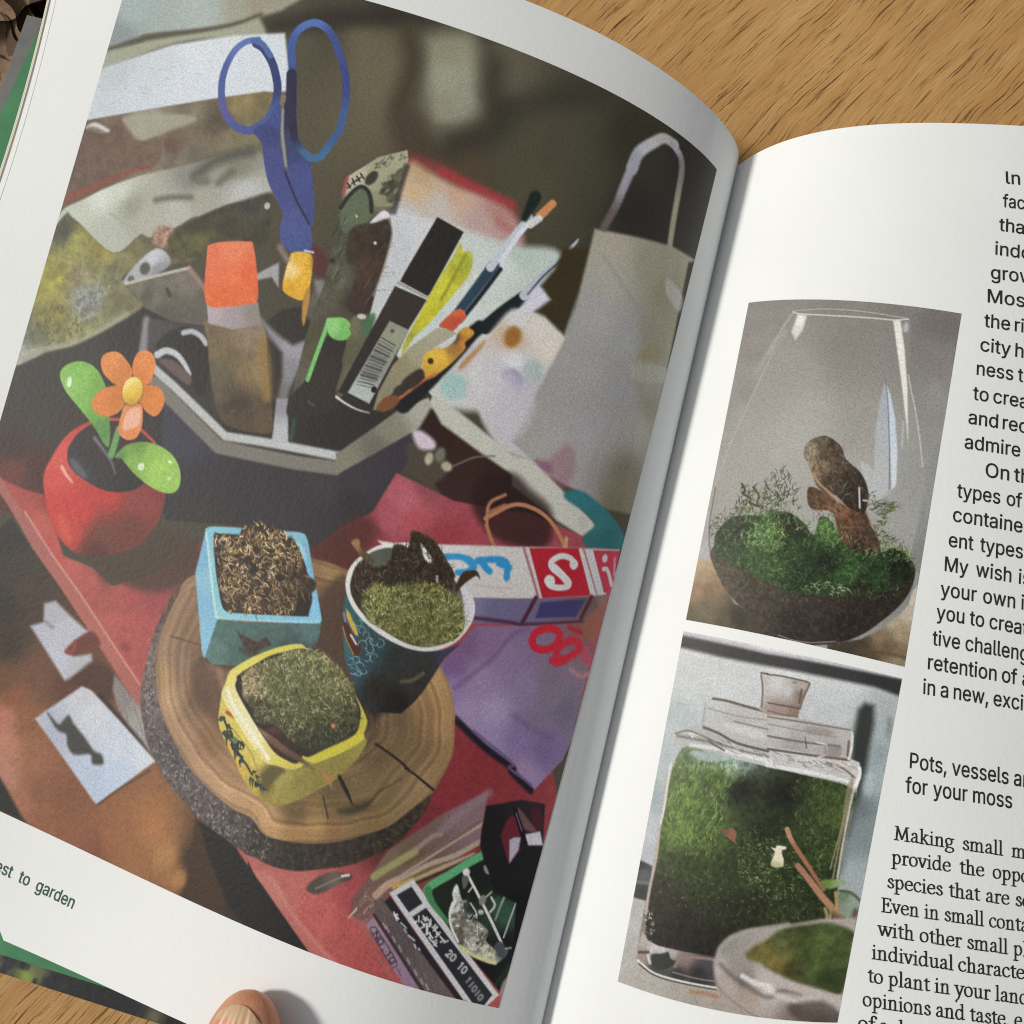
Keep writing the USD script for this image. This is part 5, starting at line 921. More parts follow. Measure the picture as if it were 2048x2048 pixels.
P.fill(q("267,933 276.4,919.3 293.7,915.7 299.9,945.3 288.3,956.9 268.2,966"), 'efb294', soft=4)
P.fill(ring(q("266.6,887.8")[0], 24, 30), '9a6a22', soft=6, a=.7)
P.fill(ring(q("266,886")[0], 22, 28), (q("252.2,871.2 266.2,886.5 282.1,898.5 274.1,911.7"), 'f6e48a efc93c dcae34 cf9c2e'), soft=3, name='flower_toy')
# sewing things at the lower right
P.fill(q("918.3,1651.1 926.1,1633 948.7,1612.3 975,1602.5 993.6,1602.5 995.9,1608.9 974.9,1625.2 952.9,1646.7 934.2,1655.3"), (q("933.7,1638.8 967.8,1620.4 989.6,1606.1"), '4f4740 64594f 4a4036'), soft=5, name='dark_pod')
P.line(q("936,1645.2 958.9,1625.7 977.6,1610"), 2.5, '857a70', soft=3)
P.line(q("977.2,1609 988.7,1603.6"), 4, 'd8d2cc', soft=4)
P.fill(q("1007.8,1643 1046.3,1540.5 1122.1,1452.5 1195.4,1387.4 1204.8,1441.4 1209.1,1479.3 1134.4,1569.2 1071.1,1613.7 1051.1,1669.3 1016.7,1668.4"), (q("1023.1,1626.3 1052.2,1557.8 1107.6,1488.3 1167.3,1427.2 1187.1,1446.2 1099.6,1543.4 1050.5,1629.5"), '6a4f4a 6a5a48 66504c 735a60 7a5f64 5f4c3c 70504a'), soft=7, curve=False, name='stick_bundle')
P.line(q("1034.9,1591.7 1065.5,1558.5 1094.6,1528.2"), 13, '8d8858', soft=6, name='stick_bundle')
P.line(q("1093.8,1526 1117.6,1494.9 1130.6,1486.3"), 9, '8a7a70', soft=6, a=.8)
P.line(q("1063.9,1592.3 1111.6,1539.9 1160.3,1487.6 1213.6,1434.1"), 9, 'a18b82', soft=4, name='stick_bundle')
P.line(q("1055.1,1597.3 1085.7,1564.3 1143.7,1501.9 1199.7,1442.7"), 6, '6a5448', soft=5)
P.line(q("1082.1,1584.4 1125.7,1543 1169,1514.1 1215.3,1472.8"), 9, '9c8a78', soft=4, name='stick_bundle')
P.line(q("1079.5,1592.3 1118.8,1561.7 1161.9,1532.9"), 7, '6f5c34', soft=5)
P.line(q("1106.5,1579.6 1151.9,1542.8 1203.9,1504.9"), 10, 'a38b72', soft=4, name='stick_bundle')
P.line(q("1112,1580.3 1174.9,1531.8 1213.3,1500.1"), 6, '3a2a22', soft=5)
P.line(q("1048.7,1620.6 1061.3,1600.2 1077.3,1585.8"), 13, 'ab8c78', soft=5, name='stick_bundle')
P.line(q("1075.9,1596.9 1105.4,1576.3"), 9, 'b08f4c', soft=5)
P.line(q("1130.9,1479 1163.8,1433.1 1199.4,1391.2"), 15, '857078', soft=14, a=.55)
P.strands(q("1020,1662.7 1019.4,1615.6 1044.4,1588.8 1066.8,1600.9 1053,1652.3 1044.8,1673.6"), 26, 22, 2, '9a8078 8a6a60 b09a94', seed=61, ang=-45, spread=50, a=.5)
P.line(q("1012.7,1672 1021.7,1652.7"), 2.5, 'd0bcb4', soft=3)
P.line(q("1016.7,1668.4 1046.2,1677.8 1071.3,1705.2 1134.4,1754.1"), 4, '8a5f58', soft=4, a=.8)
P.fill(q("1047.2,1673.8 1056.8,1657.1 1191,1757.1 1153.9,1755.5"), (q("1055.9,1669.3 1112.4,1716.3 1163.4,1747.7"), '8a7684 866e82 8a6c82'), soft=4, curve=False, name='needle_packet')
P.fill(q("1047.9,1631.4 1067.1,1619 1252.6,1754.7 1243.7,1765.5 1187.3,1758 1059.2,1655.5"), (q("1062.9,1630.4 1119.5,1677.9 1198.3,1730.2"), '5c4f4c 54494a 5e5452'), soft=4, curve=False, name='needle_packet')
P.strands(q("1051.8,1633.8 1068.5,1623.2 1243.6,1752.9 1189.3,1752.1"), 110, 16, 1.6, '6c6060 463c3e', seed=62, ang=57, spread=6, a=.45)
P.line(q("1056.3,1652.7 1118.9,1699.9 1187.4,1752.6"), 5, '352c30', soft=4)
P.fill(q("1067.6,1626.3 1074.6,1614 1274.4,1755.8 1259.8,1756.9"), '24242a', soft=4, curve=False, name='needle_packet')


def stencil(a, b, h, text, w, c, soft=2.2):
    """Plain stroke capitals and figures along the line a-b, h tall, to the left of it."""
    G = {'N': '0,0 0,1|0,1 1,0|1,0 1,1', 'O': '.5,0 .1,.2 .1,.8 .5,1 .9,.8 .9,.2 .5,0', '.': '.4,0 .6,.08', '1': '.3,.85 .55,1|.55,1 .55,0', '0': '.5,0 .1,.2 .1,.8 .5,1 .9,.8 .9,.2 .5,0', '2': '.1,.8 .4,1 .8,.8 .7,.5 .1,0|.1,0 .9,0', 'I': '.5,0 .5,1'}
    a, b = np.array(a), np.array(b)
    ux = (b - a) / len(text)
    uy = np.array([ux[1], -ux[0]]) / np.linalg.norm(ux) * h
    for k, ch in enumerate(text):
        for st in (G[ch].split('|') if ch in G else ()):
            p = np.array([[float(v) for v in t.split(',')] for t in st.split()])
            P.line(a + ux * (k + .12 + .76 * p[:, :1]) + uy * p[:, 1:], w, c, soft=soft)


_t = q("1063.8,1685.2 1115.2,1724.5")
stencil(_t[0], _t[1], 11, 'NO.10', 2.6, '3a2f38')
P.line(q("1063.1,1672.6 1059.9,1680.9 1113.4,1725"), 2, '4a3c48', soft=2)
P.line(q("1064.6,1671.2 1121.2,1715.6 1116.9,1729.5"), 2, '4a3c48', soft=2)
P.line(q("1127.6,1728.3 1135.9,1735"), 2.5, '5f4f5c', soft=2.5)
for a_, b_, c_ in zip(q("1090.1,1638.8 1097,1644.1 1108.6,1651.7 1117.6,1660.2 1128.3,1668.1 1144.5,1680.1 1154.3,1684.8"), q("1099.6,1648.9 1101.8,1646.4 1120.7,1657.5 1122.9,1664.1 1142.3,1673.4 1148.1,1684.6 1156.7,1686"), ('c8c6ca', 'c8c6ca', '9a989e', '9a989e', 'a8a6aa', 'a8a6aa', 'a8a6aa')):
    P.line(np.array([a_, b_]), 3, c_, soft=2.6)
P.line(q("1092.4,1642.7 1097.7,1640.3"), 3, 'c8c6ca', soft=2.6)
for s_ in q("1080.3,1663.7 1087.5,1667.1 1104.2,1680.4 1120.3,1692.2 1141.9,1708.1 1161.1,1723 1177.4,1735.2 1189.7,1741.2"):
    P.line(np.array([s_ + [-3, -2], s_ + [4, 5]]), 3, '9a9096', soft=3.5, a=.8)
P.fill(q("1071,1609.5 1106.6,1574.5 1333.1,1727.7 1315.8,1749.9 1290.6,1752.8 1265.4,1748.5"), 'b7b7b9', soft=3.5, curve=False, name='needle_packet')
P.fill(q("1085.6,1608.8 1107.2,1587.3 1136.5,1608.9 1116.9,1631"), '2a2a2f', soft=3, curve=False)
P.fill(q("1125.1,1636.4 1144.8,1614.4 1320.4,1729.9 1309.6,1751.1 1288.5,1753.1"), '28282d', soft=3, curve=False)
_r = np.random.default_rng(9)
for u_ in range(5):
    for v_ in range(2):
        c0 = q("1150.4,1630.9")[0] + u_ * (q("1198.8,1664.5")[0] - q("1150.4,1630.9")[0]) / 4.6 + v_ * np.array([-11.0, 8.0])
        for k_ in range(3):
            d_ = _r.normal(0, 3.2, 2)
            e_ = np.array([[5, 3], [-3, 4], [4, -3], [2, 6]])[_r.integers(4)] * .8
            P.line(np.array([c0 + d_ - e_, c0 + d_ + e_]), 2.4, 'c9c9c6', soft=2.2)
_t = q("1205.5,1681.2 1252.4,1707.4")
stencil(_t[0], _t[1], 12, '20 10', 3, 'b2b2b4', soft=3)
_t = q("1257.3,1715.5 1299,1745.7")
stencil(_t[0], _t[1], 10, '1I0I0', 3, '8a8a8c', soft=4.5)
P.fill(q("1134.1,1588.3 1139.8,1574.7 1153.3,1559.8 1213.4,1499.8 1228.7,1493.4 1276.8,1517.6 1320.4,1565.1 1346.2,1654.1 1333.3,1723.1 1315.9,1711.5 1217.2,1651"), (q("1174.6,1598.7 1221.4,1549.6 1279.8,1592.5 1318.6,1640.6 1291.6,1692.2 1242.3,1674.8 1282.8,1535.3 1305,1587.1"), '22281f 1d1f1d 2b3a2c 18181a 171717 1c1d1c 1a1b1a 2a4634'), soft=4, curve=False, name='sewing_tin')
P.line(q("1137,1584.7 1145.1,1572.3 1168.7,1550 1200.2,1518.3 1225.4,1496.7"), 15, '529a68', soft=3.5, name='sewing_tin')
P.line(q("1138.8,1584.2 1147.1,1596.8 1164.1,1610.7 1195,1628.6"), 14, '3f7a4c', soft=4, w2=6, name='sewing_tin')
P.fill(q("1273.8,1561.8 1306.8,1579.2 1307.9,1609.1 1286.9,1600.3 1270,1583.4"), '2e4a36', soft=8, a=.8)
P.fill(q("1184.6,1575.7 1188.9,1560.6 1200.2,1575.4 1208.6,1584.5 1219,1583.9 1232,1603.2 1232.5,1614.2 1250.7,1613.8 1275.4,1625.2 1276.6,1641.7 1300,1651.7 1320.4,1645.9 1326.6,1655.9 1310.3,1675.7 1282.2,1677.5 1227.2,1661.6 1199.6,1633 1188.7,1609.9 1190.7,1590.9"), (q("1190.7,1572.2 1200.7,1595.8 1212.1,1617.1 1237.7,1629.7 1220.8,1642.8 1259.5,1661.9 1294.3,1667.7 1314.3,1654.5 1222.1,1596.2"), 'b8b8ae c0beba 6f6a60 8a867a 5c574c 9a968a a3a086 4a4d50 3a3a38'), soft=4, name='sewing_tool', noise=(6, .4))
P.strands(q("1188.8,1591.3 1221.2,1587.1 1250.3,1615.8 1275.1,1630.8 1300.5,1653.5 1320.4,1658.9 1285.2,1673.2 1230,1657.3 1201.4,1628.9"), 44, 13, 3, 'd6d4cc 2a2826 3c3a36 e2e0da 5a564c', seed=63, a=.8)
P.line(q("1190.9,1594.5 1191.8,1612.8 1202.1,1634.3 1222.9,1655.2"), 4, 'd0cec6', soft=3)
P.line(q("1229.7,1662.8 1263,1672.2 1308.1,1675.7"), 6, 'b9b67c', soft=4)
P.line(q("1206.1,1542.2 1240.2,1573.3 1272.4,1603.4 1309.3,1639.7"), 5, 'c8c8c2', soft=2.6)
P.fill(ring(q("1199.8,1536.2")[0], 7, 7), 'c8c6c0', soft=3)
P.fill(q("1194.3,1545.1 1206.7,1543.9 1208.7,1556.5 1203.2,1565.4"), '5a5852', soft=4)
P.line(q("1219.8,1557.5 1214.8,1568.1"), 2.5, 'c0beb8', soft=2.5)
P.line(q("1260.1,1557.4 1250.4,1570.9"), 2.5, 'b8b49c', soft=2.5)
P.line(q("1262.3,1567.2 1274,1578.7 1268.6,1592.1"), 4, 'b4b2ac', soft=3)
P.line(q("1225.1,1586.1 1239.8,1597.6 1245.3,1607.6"), 3, 'b4b2ac', soft=3)
P.fill(ring(q("1250.2,1596.2")[0], 6, 4), 'a8a6a0', soft=3)
P.fill(ring(q("1246.5,1575.6")[0], 7, 9), '77766c', soft=4)
P.line(q("1291.5,1547.5 1286.3,1572.3 1283.3,1603"), 5, '7f8a80', soft=4, w2=3)
P.line(q("1318,1540.9 1313.5,1585.4 1310.2,1629.2"), 2.8, 'a8a6a4', soft=2.6)
P.fill(q("1296.1,1646.9 1308.4,1637 1326.1,1655.9 1313.1,1664"), '3f4348', soft=5)
P.line(q("1321,1647.6 1331.1,1643.8"), 3, '8a8880', soft=3)
P.line(q("1339.2,1674 1320.7,1712.4"), 6, '1f3322', soft=8, a=.8)
P.fill(q("1333.7,1704.6 1346.3,1695 1346.1,1720.8 1335.6,1730"), '7f7c84', soft=8, a=.7)
P.fill(q("1200.3,1414.6 1266.6,1385.4 1319.3,1380 1357.3,1519.4 1337.5,1655.7 1316.1,1566 1267.3,1555.8 1239.7,1526.4 1210.4,1484.4 1204.5,1453.6"), (q("1238.3,1469.7 1276.8,1517.6 1319.7,1508 1326.9,1563.7 1294.1,1397.9"), '1e1a1c 1c1a1b 1a191a 141415 262024'), soft=5, curve=False, name='black_handle')
P.fill(q("1248.7,1430.6 1256.6,1417 1263.5,1417.2 1285.5,1448.5 1294,1473.5 1278.4,1502 1262.8,1482.8 1245.6,1458.3"), '5c2028', soft=4, curve=False)
P.fill(q("1265.7,1461 1273.7,1454.3 1287.5,1450.9 1289.7,1474.5 1279.1,1500.9"), '9593a0', soft=4, curve=False)
P.fill(q("1295.4,1443.3 1324.8,1430.5 1339.5,1453.5 1308.3,1460.6 1299.3,1454.9"), 'aaa6b0', soft=5, curve=False)
P.fill(q("1265,1401.3 1299.3,1420 1318,1433.1 1292.6,1435.2 1276.5,1421.7"), '6a4a48', soft=6, a=.8)
P.line(q("1259.9,1406.5 1284,1437.3 1300.5,1458.5"), 9, '1a1418', soft=3)
P.line(q("1263.8,1411.3 1285.7,1438.8"), 2, '6a5f80', soft=2.5)
P.fill(q("1229.4,1518.5 1234.2,1516.4 1245,1528.9 1235.7,1527.3"), '8f8e90', soft=3, a=.8)
P.fill(q("1292,1398.4 1311,1389.8 1328.3,1421 1311.1,1426.9"), '4a1c24', soft=7, a=.7)
left_print = press(P, book, 'printed_photograph', 'large colour photograph of a desk with scissors and three moss pots, printed on the left page', {
    'scissors': 'blue handled scissors printed in the desk photograph', 'flower_pot': 'shiny red flower pot printed in the desk photograph', 'flower_toy': 'orange flower with green leaves printed in the desk photograph',
    'blue_pot': 'square light blue pot printed in the desk photograph', 'yellow_pot': 'yellow eight sided pot printed in the desk photograph', 'paper_cup': 'dark patterned cup with white rim printed in the desk photograph',
    'log_slice': 'round slice of log printed in the desk photograph', 'glue_bottle': 'glue bottle with orange cap printed in the desk photograph', 'paper_bag': 'white paper bag printed in the desk photograph',
    'marker': 'black marker with bar code printed in the desk photograph', 'desk_organiser': 'dark desk organiser with grey rim printed in the desk photograph'}, 0.09)


# ---- right page, upper print: a glass vase with moss and driftwood
P = Print('A', '8f8b85')
P.fill(np.array([[-40, -40], [460, -40], [460, 730], [-40, 730]]), (J(q("77.1,34.8 202.1,0.9 303.5,13.5 378.2,18.8 402.2,14.6 390.7,103.2 402.4,181.1 398,312.9 160.8,217 128.5,330.4 323.2,301.5 226.4,155.1 121.3,135.6 238.1,70.9"), q("31.1,17.4 39.2,107 41.4,194.7 43.5,280.8 37,394 81.1,334.8"), q("367.6,430.4 388.9,489"), q("-4.3,504 8.2,549.7")), '8f8a84 89837c 827c76 76706b 726d68 837e79 8f8c87 8f8e8b aaa79e b3b0a8 a3a29c 928e86 98938b 87827b 928e86 948f88 98958d a19e95 aaa69c a8a59c 8a8d8a 7d7f7a b0adab b4b2b0'), soft=1, curve=False, noise=(30, .04))
P.fill(J(q("-3,559.2 35.3,557.3 53.3,592.5 91.3,636.6 151.3,653.7 166.1,691.6 -5.8,690.2")), (q("6.9,571.8 19.7,592 12.3,625.5 34.3,622.2 32.4,654.6 8.8,677.2 77,673.3 101.6,663.5"), 'bfa57e b8996e a88460 8f7050 75664a 665d40 5f5638 3f382c'), soft=6, curve=False, name='wooden_table', noise=(14, .1))
P.fill(q("416,530.3 407.7,547.2 404.5,572.7 393.3,592.7 362.7,627.1 331,654.3 274.5,677.4 274.7,707.2 425.5,704.4 460.5,559.3"), (q("409.6,559.1 411.4,585.9 383.9,609.7 398.9,628.3 364.6,639 411.1,659.5 379.2,655.1 406.8,677.6 332.6,663.8 311.8,683.5 347.2,680"), 'bdb49f b8ad98 b09f80 a08c6c 8f7a5c 7a664a 6a563c 8f8064 4a3f30 3f382a 54462f'), soft=4, curve=False, name='wooden_table', noise=(12, .12))
P.line(q("334.5,675.7 371.9,669.1 414.9,668.3"), 5, '5a4630', soft=7, a=.7)
# vase
VASE = J(q("100.4,28 82.8,67.1 64,116.4"), q("75,110.1 48.5,208.5 22.7,312.3 7.3,409.5 11.5,498.6 34.5,567.2 69.2,610.3 117.7,643.8 154.6,677.7"), q("191.9,696.1 285.6,671.2 329.9,647.2 360.8,615.2 390.6,576 407,542.4 412.6,513.7 395.9,487.4"), q("399.1,351.4 389.4,312.1 359.1,202.5 337.3,139.5 328.9,59.4 319.2,27.9 281.4,30.1 181.5,30.5"))
P.fill(VASE, (q("126,163.7 217.8,100.7 267.4,258 169.8,271.1 370.5,292.5 314.9,88.8 258.3,41 260,365.4"), 'a19c93 8b857d 9d9a92 aeaba1 989791 8a857f 8b857e acaaa4'), soft=6, a=.7, name='glass_vase')
for p_, w_, c_, s_ in ((q("98.9,25.9 128.6,22.2 179.8,19.8 230.3,20.8 280.4,23.8 320.2,26.1"), 1.6, 'c4bfb5', 2), (q("100.1,26.5 111.6,31.3 156.4,33.3 207.3,33.6 257,32.8 294,32.4 320.3,27.2"), 2.4, 'e3dfd6', 2), (J(q("100.6,29.5 82.8,67.1 64,116.4"), q("75,110.1 48.5,208.5 22.7,312.3 7.3,409.5 11.5,498.6")), 3, 'b4b0a8', 6), (J(q("7.3,409.5 11.5,498.6 32.3,562 71.7,612 129.5,651.9")), 2.5, '6f6450', 3), (q("337.3,139.5 346.9,170.1 359.1,202.5 374.1,252.5 390.1,312"), 2.2, 'c9c6bc', 2.6), (q("341.7,232.2 347.2,283.9"), 3, 'b8b8b4', 4)):
    P.line(p_, w_, c_, soft=s_, a=.9, name='glass_vase')
P.fill(q("110.5,32.4 128.7,35.8 126,66.9 115.3,87.8 104.6,71.5"), (q("118.5,41.1 118.6,72.8"), 'ecebe6 d9d8d4'), soft=8, curve=False)
P.line(q("91.4,70.1 76.4,93.3 64.5,119.3 45,165.7"), 9, 'a9a9a5', soft=14, a=.7)
P.fill(q("293.2,34.7 306.2,31.6 322.1,87.7 339.4,166 355.4,264 345.7,226.2 323,141.8 302.5,68.7"), 'e3e1d9', soft=4, curve=False)
P.fill(ring(q("318,44.6")[0], 5, 10), 'b4b4bc', soft=7)
P.fill(q("296.6,154 294,200.2 294.2,253.7 303.9,331.3 305.2,388.5 313.5,394.7 336.2,369.5 323.5,275.2 307.5,192.7"), (q("297.6,199.7 307.3,278 314.6,355.5"), 'a6acb4 adb2b6 b2b6b8'), soft=6, curve=False)
P.fill(q("299.1,161.7 311.1,184.1 326.6,229.6 339.2,285.4 347.9,354.2 341.4,368.4 323.9,275.1"), (q("324.7,248.5 339,324.7"), 'bccbd8 c8d4dc'), soft=4, curve=False)
P.line(q("296.6,154 306.8,192.8 322.7,275.3 337.5,366.6"), 1.8, '73757a', soft=2.5)
P.fill(q("278.1,325.3 301.9,336.9 306.8,383 295.7,374.7"), 'b8bcbe', soft=9, a=.7)
P.fill(q("317.4,388.7 340.9,368.5 324.9,389.8 309.5,400.6"), 'b8bab8', soft=7, a=.8)
# driftwood
P.fill(q("170.3,322.8 172.7,303.5 183.3,291.3 204.4,282.1 222.9,288.7 240,302.3 250.7,323.3 278.4,342.4 294.5,364.4 301.6,384 302.8,396.7 299,425.9 280.1,429.6 268.2,416.2 245.6,398.1 235.4,395.9 220.1,393.2 206.3,384.8 193.9,362.7 181.8,342.9"), (q("184.8,315.5 183.8,339.9 197.1,359.5 199.8,300 219.8,299.9 215.5,319.3 242.2,331.3 260,365.4 286.2,376.4 212.4,346.5 275.6,401.8 230.3,365"), '9a8d76 958367 8d7658 6f6048 4a3c2e 584838 56493c 362c22 3d3328 7f6a4e 352c24 4a3c2e'), soft=3, name='driftwood', noise=(5, .35))
P.fill(J(q("189.6,392.7 200.4,387 214.9,391.9 230.6,396.7 249.4,406.6 265.4,414.1 293.5,421.8"), q("302.6,418 314.8,441.3 332.1,463.4 345,498.7 325.3,499.2 293,509.8 271.8,498.8 255.8,460.6 240.9,429.5 201.1,428.5")), (J(q("204,401 230.3,409.9 256.3,418.4"), q("271.9,439.4 263.7,464.3 301.1,469.8 293.4,496.9 301.1,438.9")), '55402c 6a4a34 8a6244 623f29 72482f 45362a 342a20 54402f'), soft=3, name='driftwood', noise=(5, .4))
P.strands(q("171.5,311.8 205,285.8 243.7,309.8 294.9,369.6 301.3,410 267.3,411.2 211.8,373.3 181.3,340.3"), 150, 8, 1.8, '241c15 2e251c 6f5c46 8a765a 473a2c', seed=83, ang=60, spread=35, a=.6)
P.strands(q("192.9,394.8 228.6,399.7 268.2,416.2 205.1,437.8"), 60, 8, 1.6, '3a2618 7a5238 a0704c 2a1c14', seed=84, ang=40, spread=30, a=.6)
P.strands(q("203.9,430.7 302.6,418 339.1,494.9 292.6,507.3 263.4,477.3"), 170, 7, 1.8, '2a1e16 7f5238 8f5f3e 241a14 5f4632', seed=85, ang=80, spread=40, a=.6)
P.line(q("195.1,362.5 213.1,381 235.4,395.9 249.8,409.1"), 4, 'b08c68', soft=4)
P.line(J(q("256.6,405.3 269.5,424.3"), q("260,426.1 276.6,438.5")), 3, '8a5f40', soft=4, a=.8)
P.line(q("302.6,418 318.7,443.1 334.8,467.9 345,498.7"), 2.5, '93835f', soft=3)
P.line(q("283,374.4 290,412.2"), 3, 'cfd0ca', soft=2.5)
P.line(q("294.4,397 311.1,395.1"), 3.5, 'b8bab4', soft=3)
P.strands(q("297.3,384.8 313.4,379.1 311.5,397.6 300.5,404.9"), 10, 6, 2, '3f4030 55583c', seed=71)
P.strands(q("232.9,380.5 250.4,367 263.7,388.3 247,407"), 22, 9, 1.4, '8a9a80 6a7a5a 4f5a40', seed=72, ang=-80, spread=60)
# soil and moss
SOIL = J(q("23.6,541.3 40.9,577.1 70.2,615.4 107.3,643.6 137.2,665.9 168.7,700.2"), q("168.3,703.8 204.3,695.9 286,673.5 329.9,647.2 360.8,615.2 390.6,576 405.4,540.3 406,505.2 388.2,484.1"), q("366.8,480.3 288.8,537.6 141.3,545.4 59.8,504.2"))
P.fill(SOIL, (J(q("174.8,597.6 227,612.6 274.2,602.5 320.9,592.1 365.5,569.4 209.5,654.4 303.5,633.5 392.7,513.2 359.7,533.3"), q("66.2,617.2 96.9,638.2 136.8,643.7 45.4,580.2 127.7,593.4")), '463b33 3d332d 382f29 302822 2d2720 352d28 2e2722 2c2a20 30301f 5a4e3c 50463a 4a3f36 574e3c 4a4130'), soft=4, name='soil', noise=(5, .3))
P.strands(SOIL, 420, 5, 1.6, '5a4a3c 6a5a48 2a231e 241e1a', seed=73, spread=180, a=.5)
FERN = J(q("102.8,393.4 125.2,371.7 134,362.5 153.5,370.9 159.6,391.7 169.6,398.3 167,420 185.3,439 125.3,460.9"), q("101.8,464.1 49.2,457.3 59,436.4 62.7,397.4 78.5,409.7 87.6,400.5 105,423.1"))
P.strands(FERN, 260, 11, 1.8, '333e22 4a5530 5f6a3a 26301a 6f7a48 2c341e', seed=74, ang=-80, spread=60)
P.line(q("61.3,397.6 70.6,410.5 66.2,416.4 84.1,425.5 83,433.8 102.7,439.6"), 4, '3a3f26', soft=3)
P.line(q("85.2,402.1 98.4,415.7 98.7,432"), 3.5, '4a5030', soft=3)
FERN2 = q("323.1,455 326.2,428.8 329.3,402.4 352,392.6 360.6,401.1 341.4,417.9 340.3,441.2 347.3,455.1 376.1,469.1 397.1,494.7 395.1,512.7 356.6,513.8 341.4,494.4 332.8,470.9")
P.strands(FERN2, 230, 10, 1.6, '5f6c34 7a8444 3a4424 8a9150 2e381e', seed=75, ang=-30, spread=60)
P.strands(q("305.2,404 325.3,392.4 352.7,397.1 340.2,410.5 317.8,422.2"), 40, 12, 1.6, '3f4628 2f361e 5a6236', seed=76, ang=-25, spread=25)
MS = J(q("33.6,540.1 28.3,502.4 58.1,466.2 115,455.8 154.1,442.8 192,457.9 215.6,480 222.2,442.3 245,448.6 276.1,489.2 321.6,500.2 366,475.4 400.9,512.9 377.5,548.2 305.3,579.5 200.6,596.6 115.8,576.1 59.3,558.3"))
P.fill(MS, (q("122.1,495.6 79,490.9 180,475.7 237.9,465.5 247.8,525.6 288.8,537.6 335.6,527.6 381.5,512.3 141.3,545.4 214.7,563 312.3,562.9 185.2,506.3"), '46682f 2c381f 2e2e1f 466a30 1f2a1a 345a2c 263c20 20261a 3a5828 263a20 2c321e 2c401e'), soft=4, noise=(6, .4), name='moss')
SA = (q("120.3,485.1 66.5,481.6 157.5,521.6 177.3,460.4 236.3,455.4 233.6,528.4 260.3,482 288.8,537.6 327.1,534.5 383,522 121.3,548.8 216.4,572.9 313.1,567.8"), np.array([1.3, .6, 1.15, .45, 1.25, .3, 1.0, 1.1, .7, .35, .95, .6, .5]))
P.strands(MS, 900, 8, 1.6, '35542a 2c4520 48703a 1f2c18 557a3e', seed=77, ang=-75, spread=80, a=.8, shade=SA)
P.strands(MS, 520, 7, 1.3, '6d9a50 86ac60 5c8444 a0bc78 74985a', seed=78, ang=-75, spread=80, a=.8, shade=SA)
P.strands(q("72.1,453.7 123,441.8 206.6,455.5 241.7,428.4 277.6,468.3 319.2,485.5 373.8,463.6 397.9,493.5 284,508.1 180,475.7 77,480.3"), 260, 8, 1.5, '5f8c48 7aa05a 456a34 8fb070', seed=86, ang=-80, spread=45, a=.85)
P.strands(q("79,490.9 117.5,469.5 160.3,479 157.5,521.6 96.2,526.1"), 150, 7, 1.7, '8cb45c a0c070 6f9a48', seed=87, ang=-80, spread=70, a=.8)
P.strands(q("31.5,529.5 90.7,553.7 197.2,576.7 312.3,562.9 384.5,531.6 379.8,562.6 203.1,611.5 76.7,593.1"), 240, 6, 1.5, '3a4a26 57633a 6f7450 2a301c', seed=88, ang=80, spread=60, a=.7)
P.strands(q("29.9,459.2 60.1,441.8 116.9,413.5 123.1,448.3 65.6,471.3"), 120, 7, 1.6, '7f8a4c 5a6238 a0a868 3a3f26', seed=79, ang=-60, spread=90)
P.strands(q("10.7,477.6 35.5,458.6 70,465.9 64.4,493.8 38.2,529.7 17.3,510.2"), 160, 6, 1.6, '3f4228 2f331e 5f6238 7a7c50', seed=80, spread=180)
P.strands(q("214,579.6 262.2,559.5 298.3,572 253,591.9"), 50, 7, 1.3, 'c2cc9a a3b078 d8dcb8', seed=81, ang=0, spread=60, a=.7)
P.line(q("184.1,680.1 214.5,683.6 245.9,680.5 287.6,668.9"), 1.6, '9a9084', soft=2)
P.strands(q("29.4,541.7 48.6,525.7 122.1,633.6 97.8,643.3 57,597.3"), 90, 5, 1.3, '8a7a60 6a5a44 9a8a70', seed=82, spread=180, a=.4)
press(P, book, 'printed_photograph', 'photograph of a glass vase with moss, printed at the top of the right page', {
    'glass_vase': 'tapered glass vase printed on the right page', 'driftwood': 'brown driftwood printed inside the vase', 'moss': 'bright green moss printed inside the vase'}, 0.2)

# ---- right page, lower print: a glass jar with a lid
P = Print('B', 'c0c4c4')
P.fill(np.array([[-40, -40], [450, -40], [450, 710], [-40, 710]]), (J(q("10.9,6.4 29.6,74.5 95.4,73.8 18.1,155.2 146.2,75.7 23.9,114.9"), q("190,1.1 285.5,1.2 378.6,-2.5 296.4,66.5 388.3,56.7 387.6,123.5 289.3,94.1 391.8,149"), q("390.4,210.1 396.1,312.6 399.6,401.2 365.2,266.4"), q("13.3,282.5 -0.9,321.5 2.5,390.8 0.4,433.5")), 'e6e6e6 ccd0d0 d0d4d4 b6c2c2 ccd0d0 cad0d0 e4e4e2 e4e4e4 d8d8d6 c4caca a6aeae 9caaac bcc2c2 909ea0 98a8aa 7c8a8c 9aa6a8 6a7678 b4c0c0 a0b4b4 c0c6ca b8bcc0'), soft=1, curve=False, noise=(20, .03))
P.fill(J(q("-6.5,4 167,8.9"), q("238.8,5.1 411.2,-3.7 413,36.7 360.5,29.3 290.6,31.4 219.6,33.1 171.6,35.1"), q("171.6,35.1 88.6,36.3 -3.5,33")), (J(q("4.8,18.2 112.3,26.1"), q("193.9,23.6 288.9,21.4 382,18.1")), '3f3f38 403f3a 434242 3a3a3a 333333'), soft=12, curve=False, name='dark_shelf')
P.fill(J(q("-7.5,-1.2 166.6,6.4"), q("238.4,2.6 411.2,-3.7 407.4,1.6 286.3,6.3 191.6,9.8"), q("167.5,11.4 -5.4,9.2")), 'd4d2dc', soft=10, curve=False, a=.8)
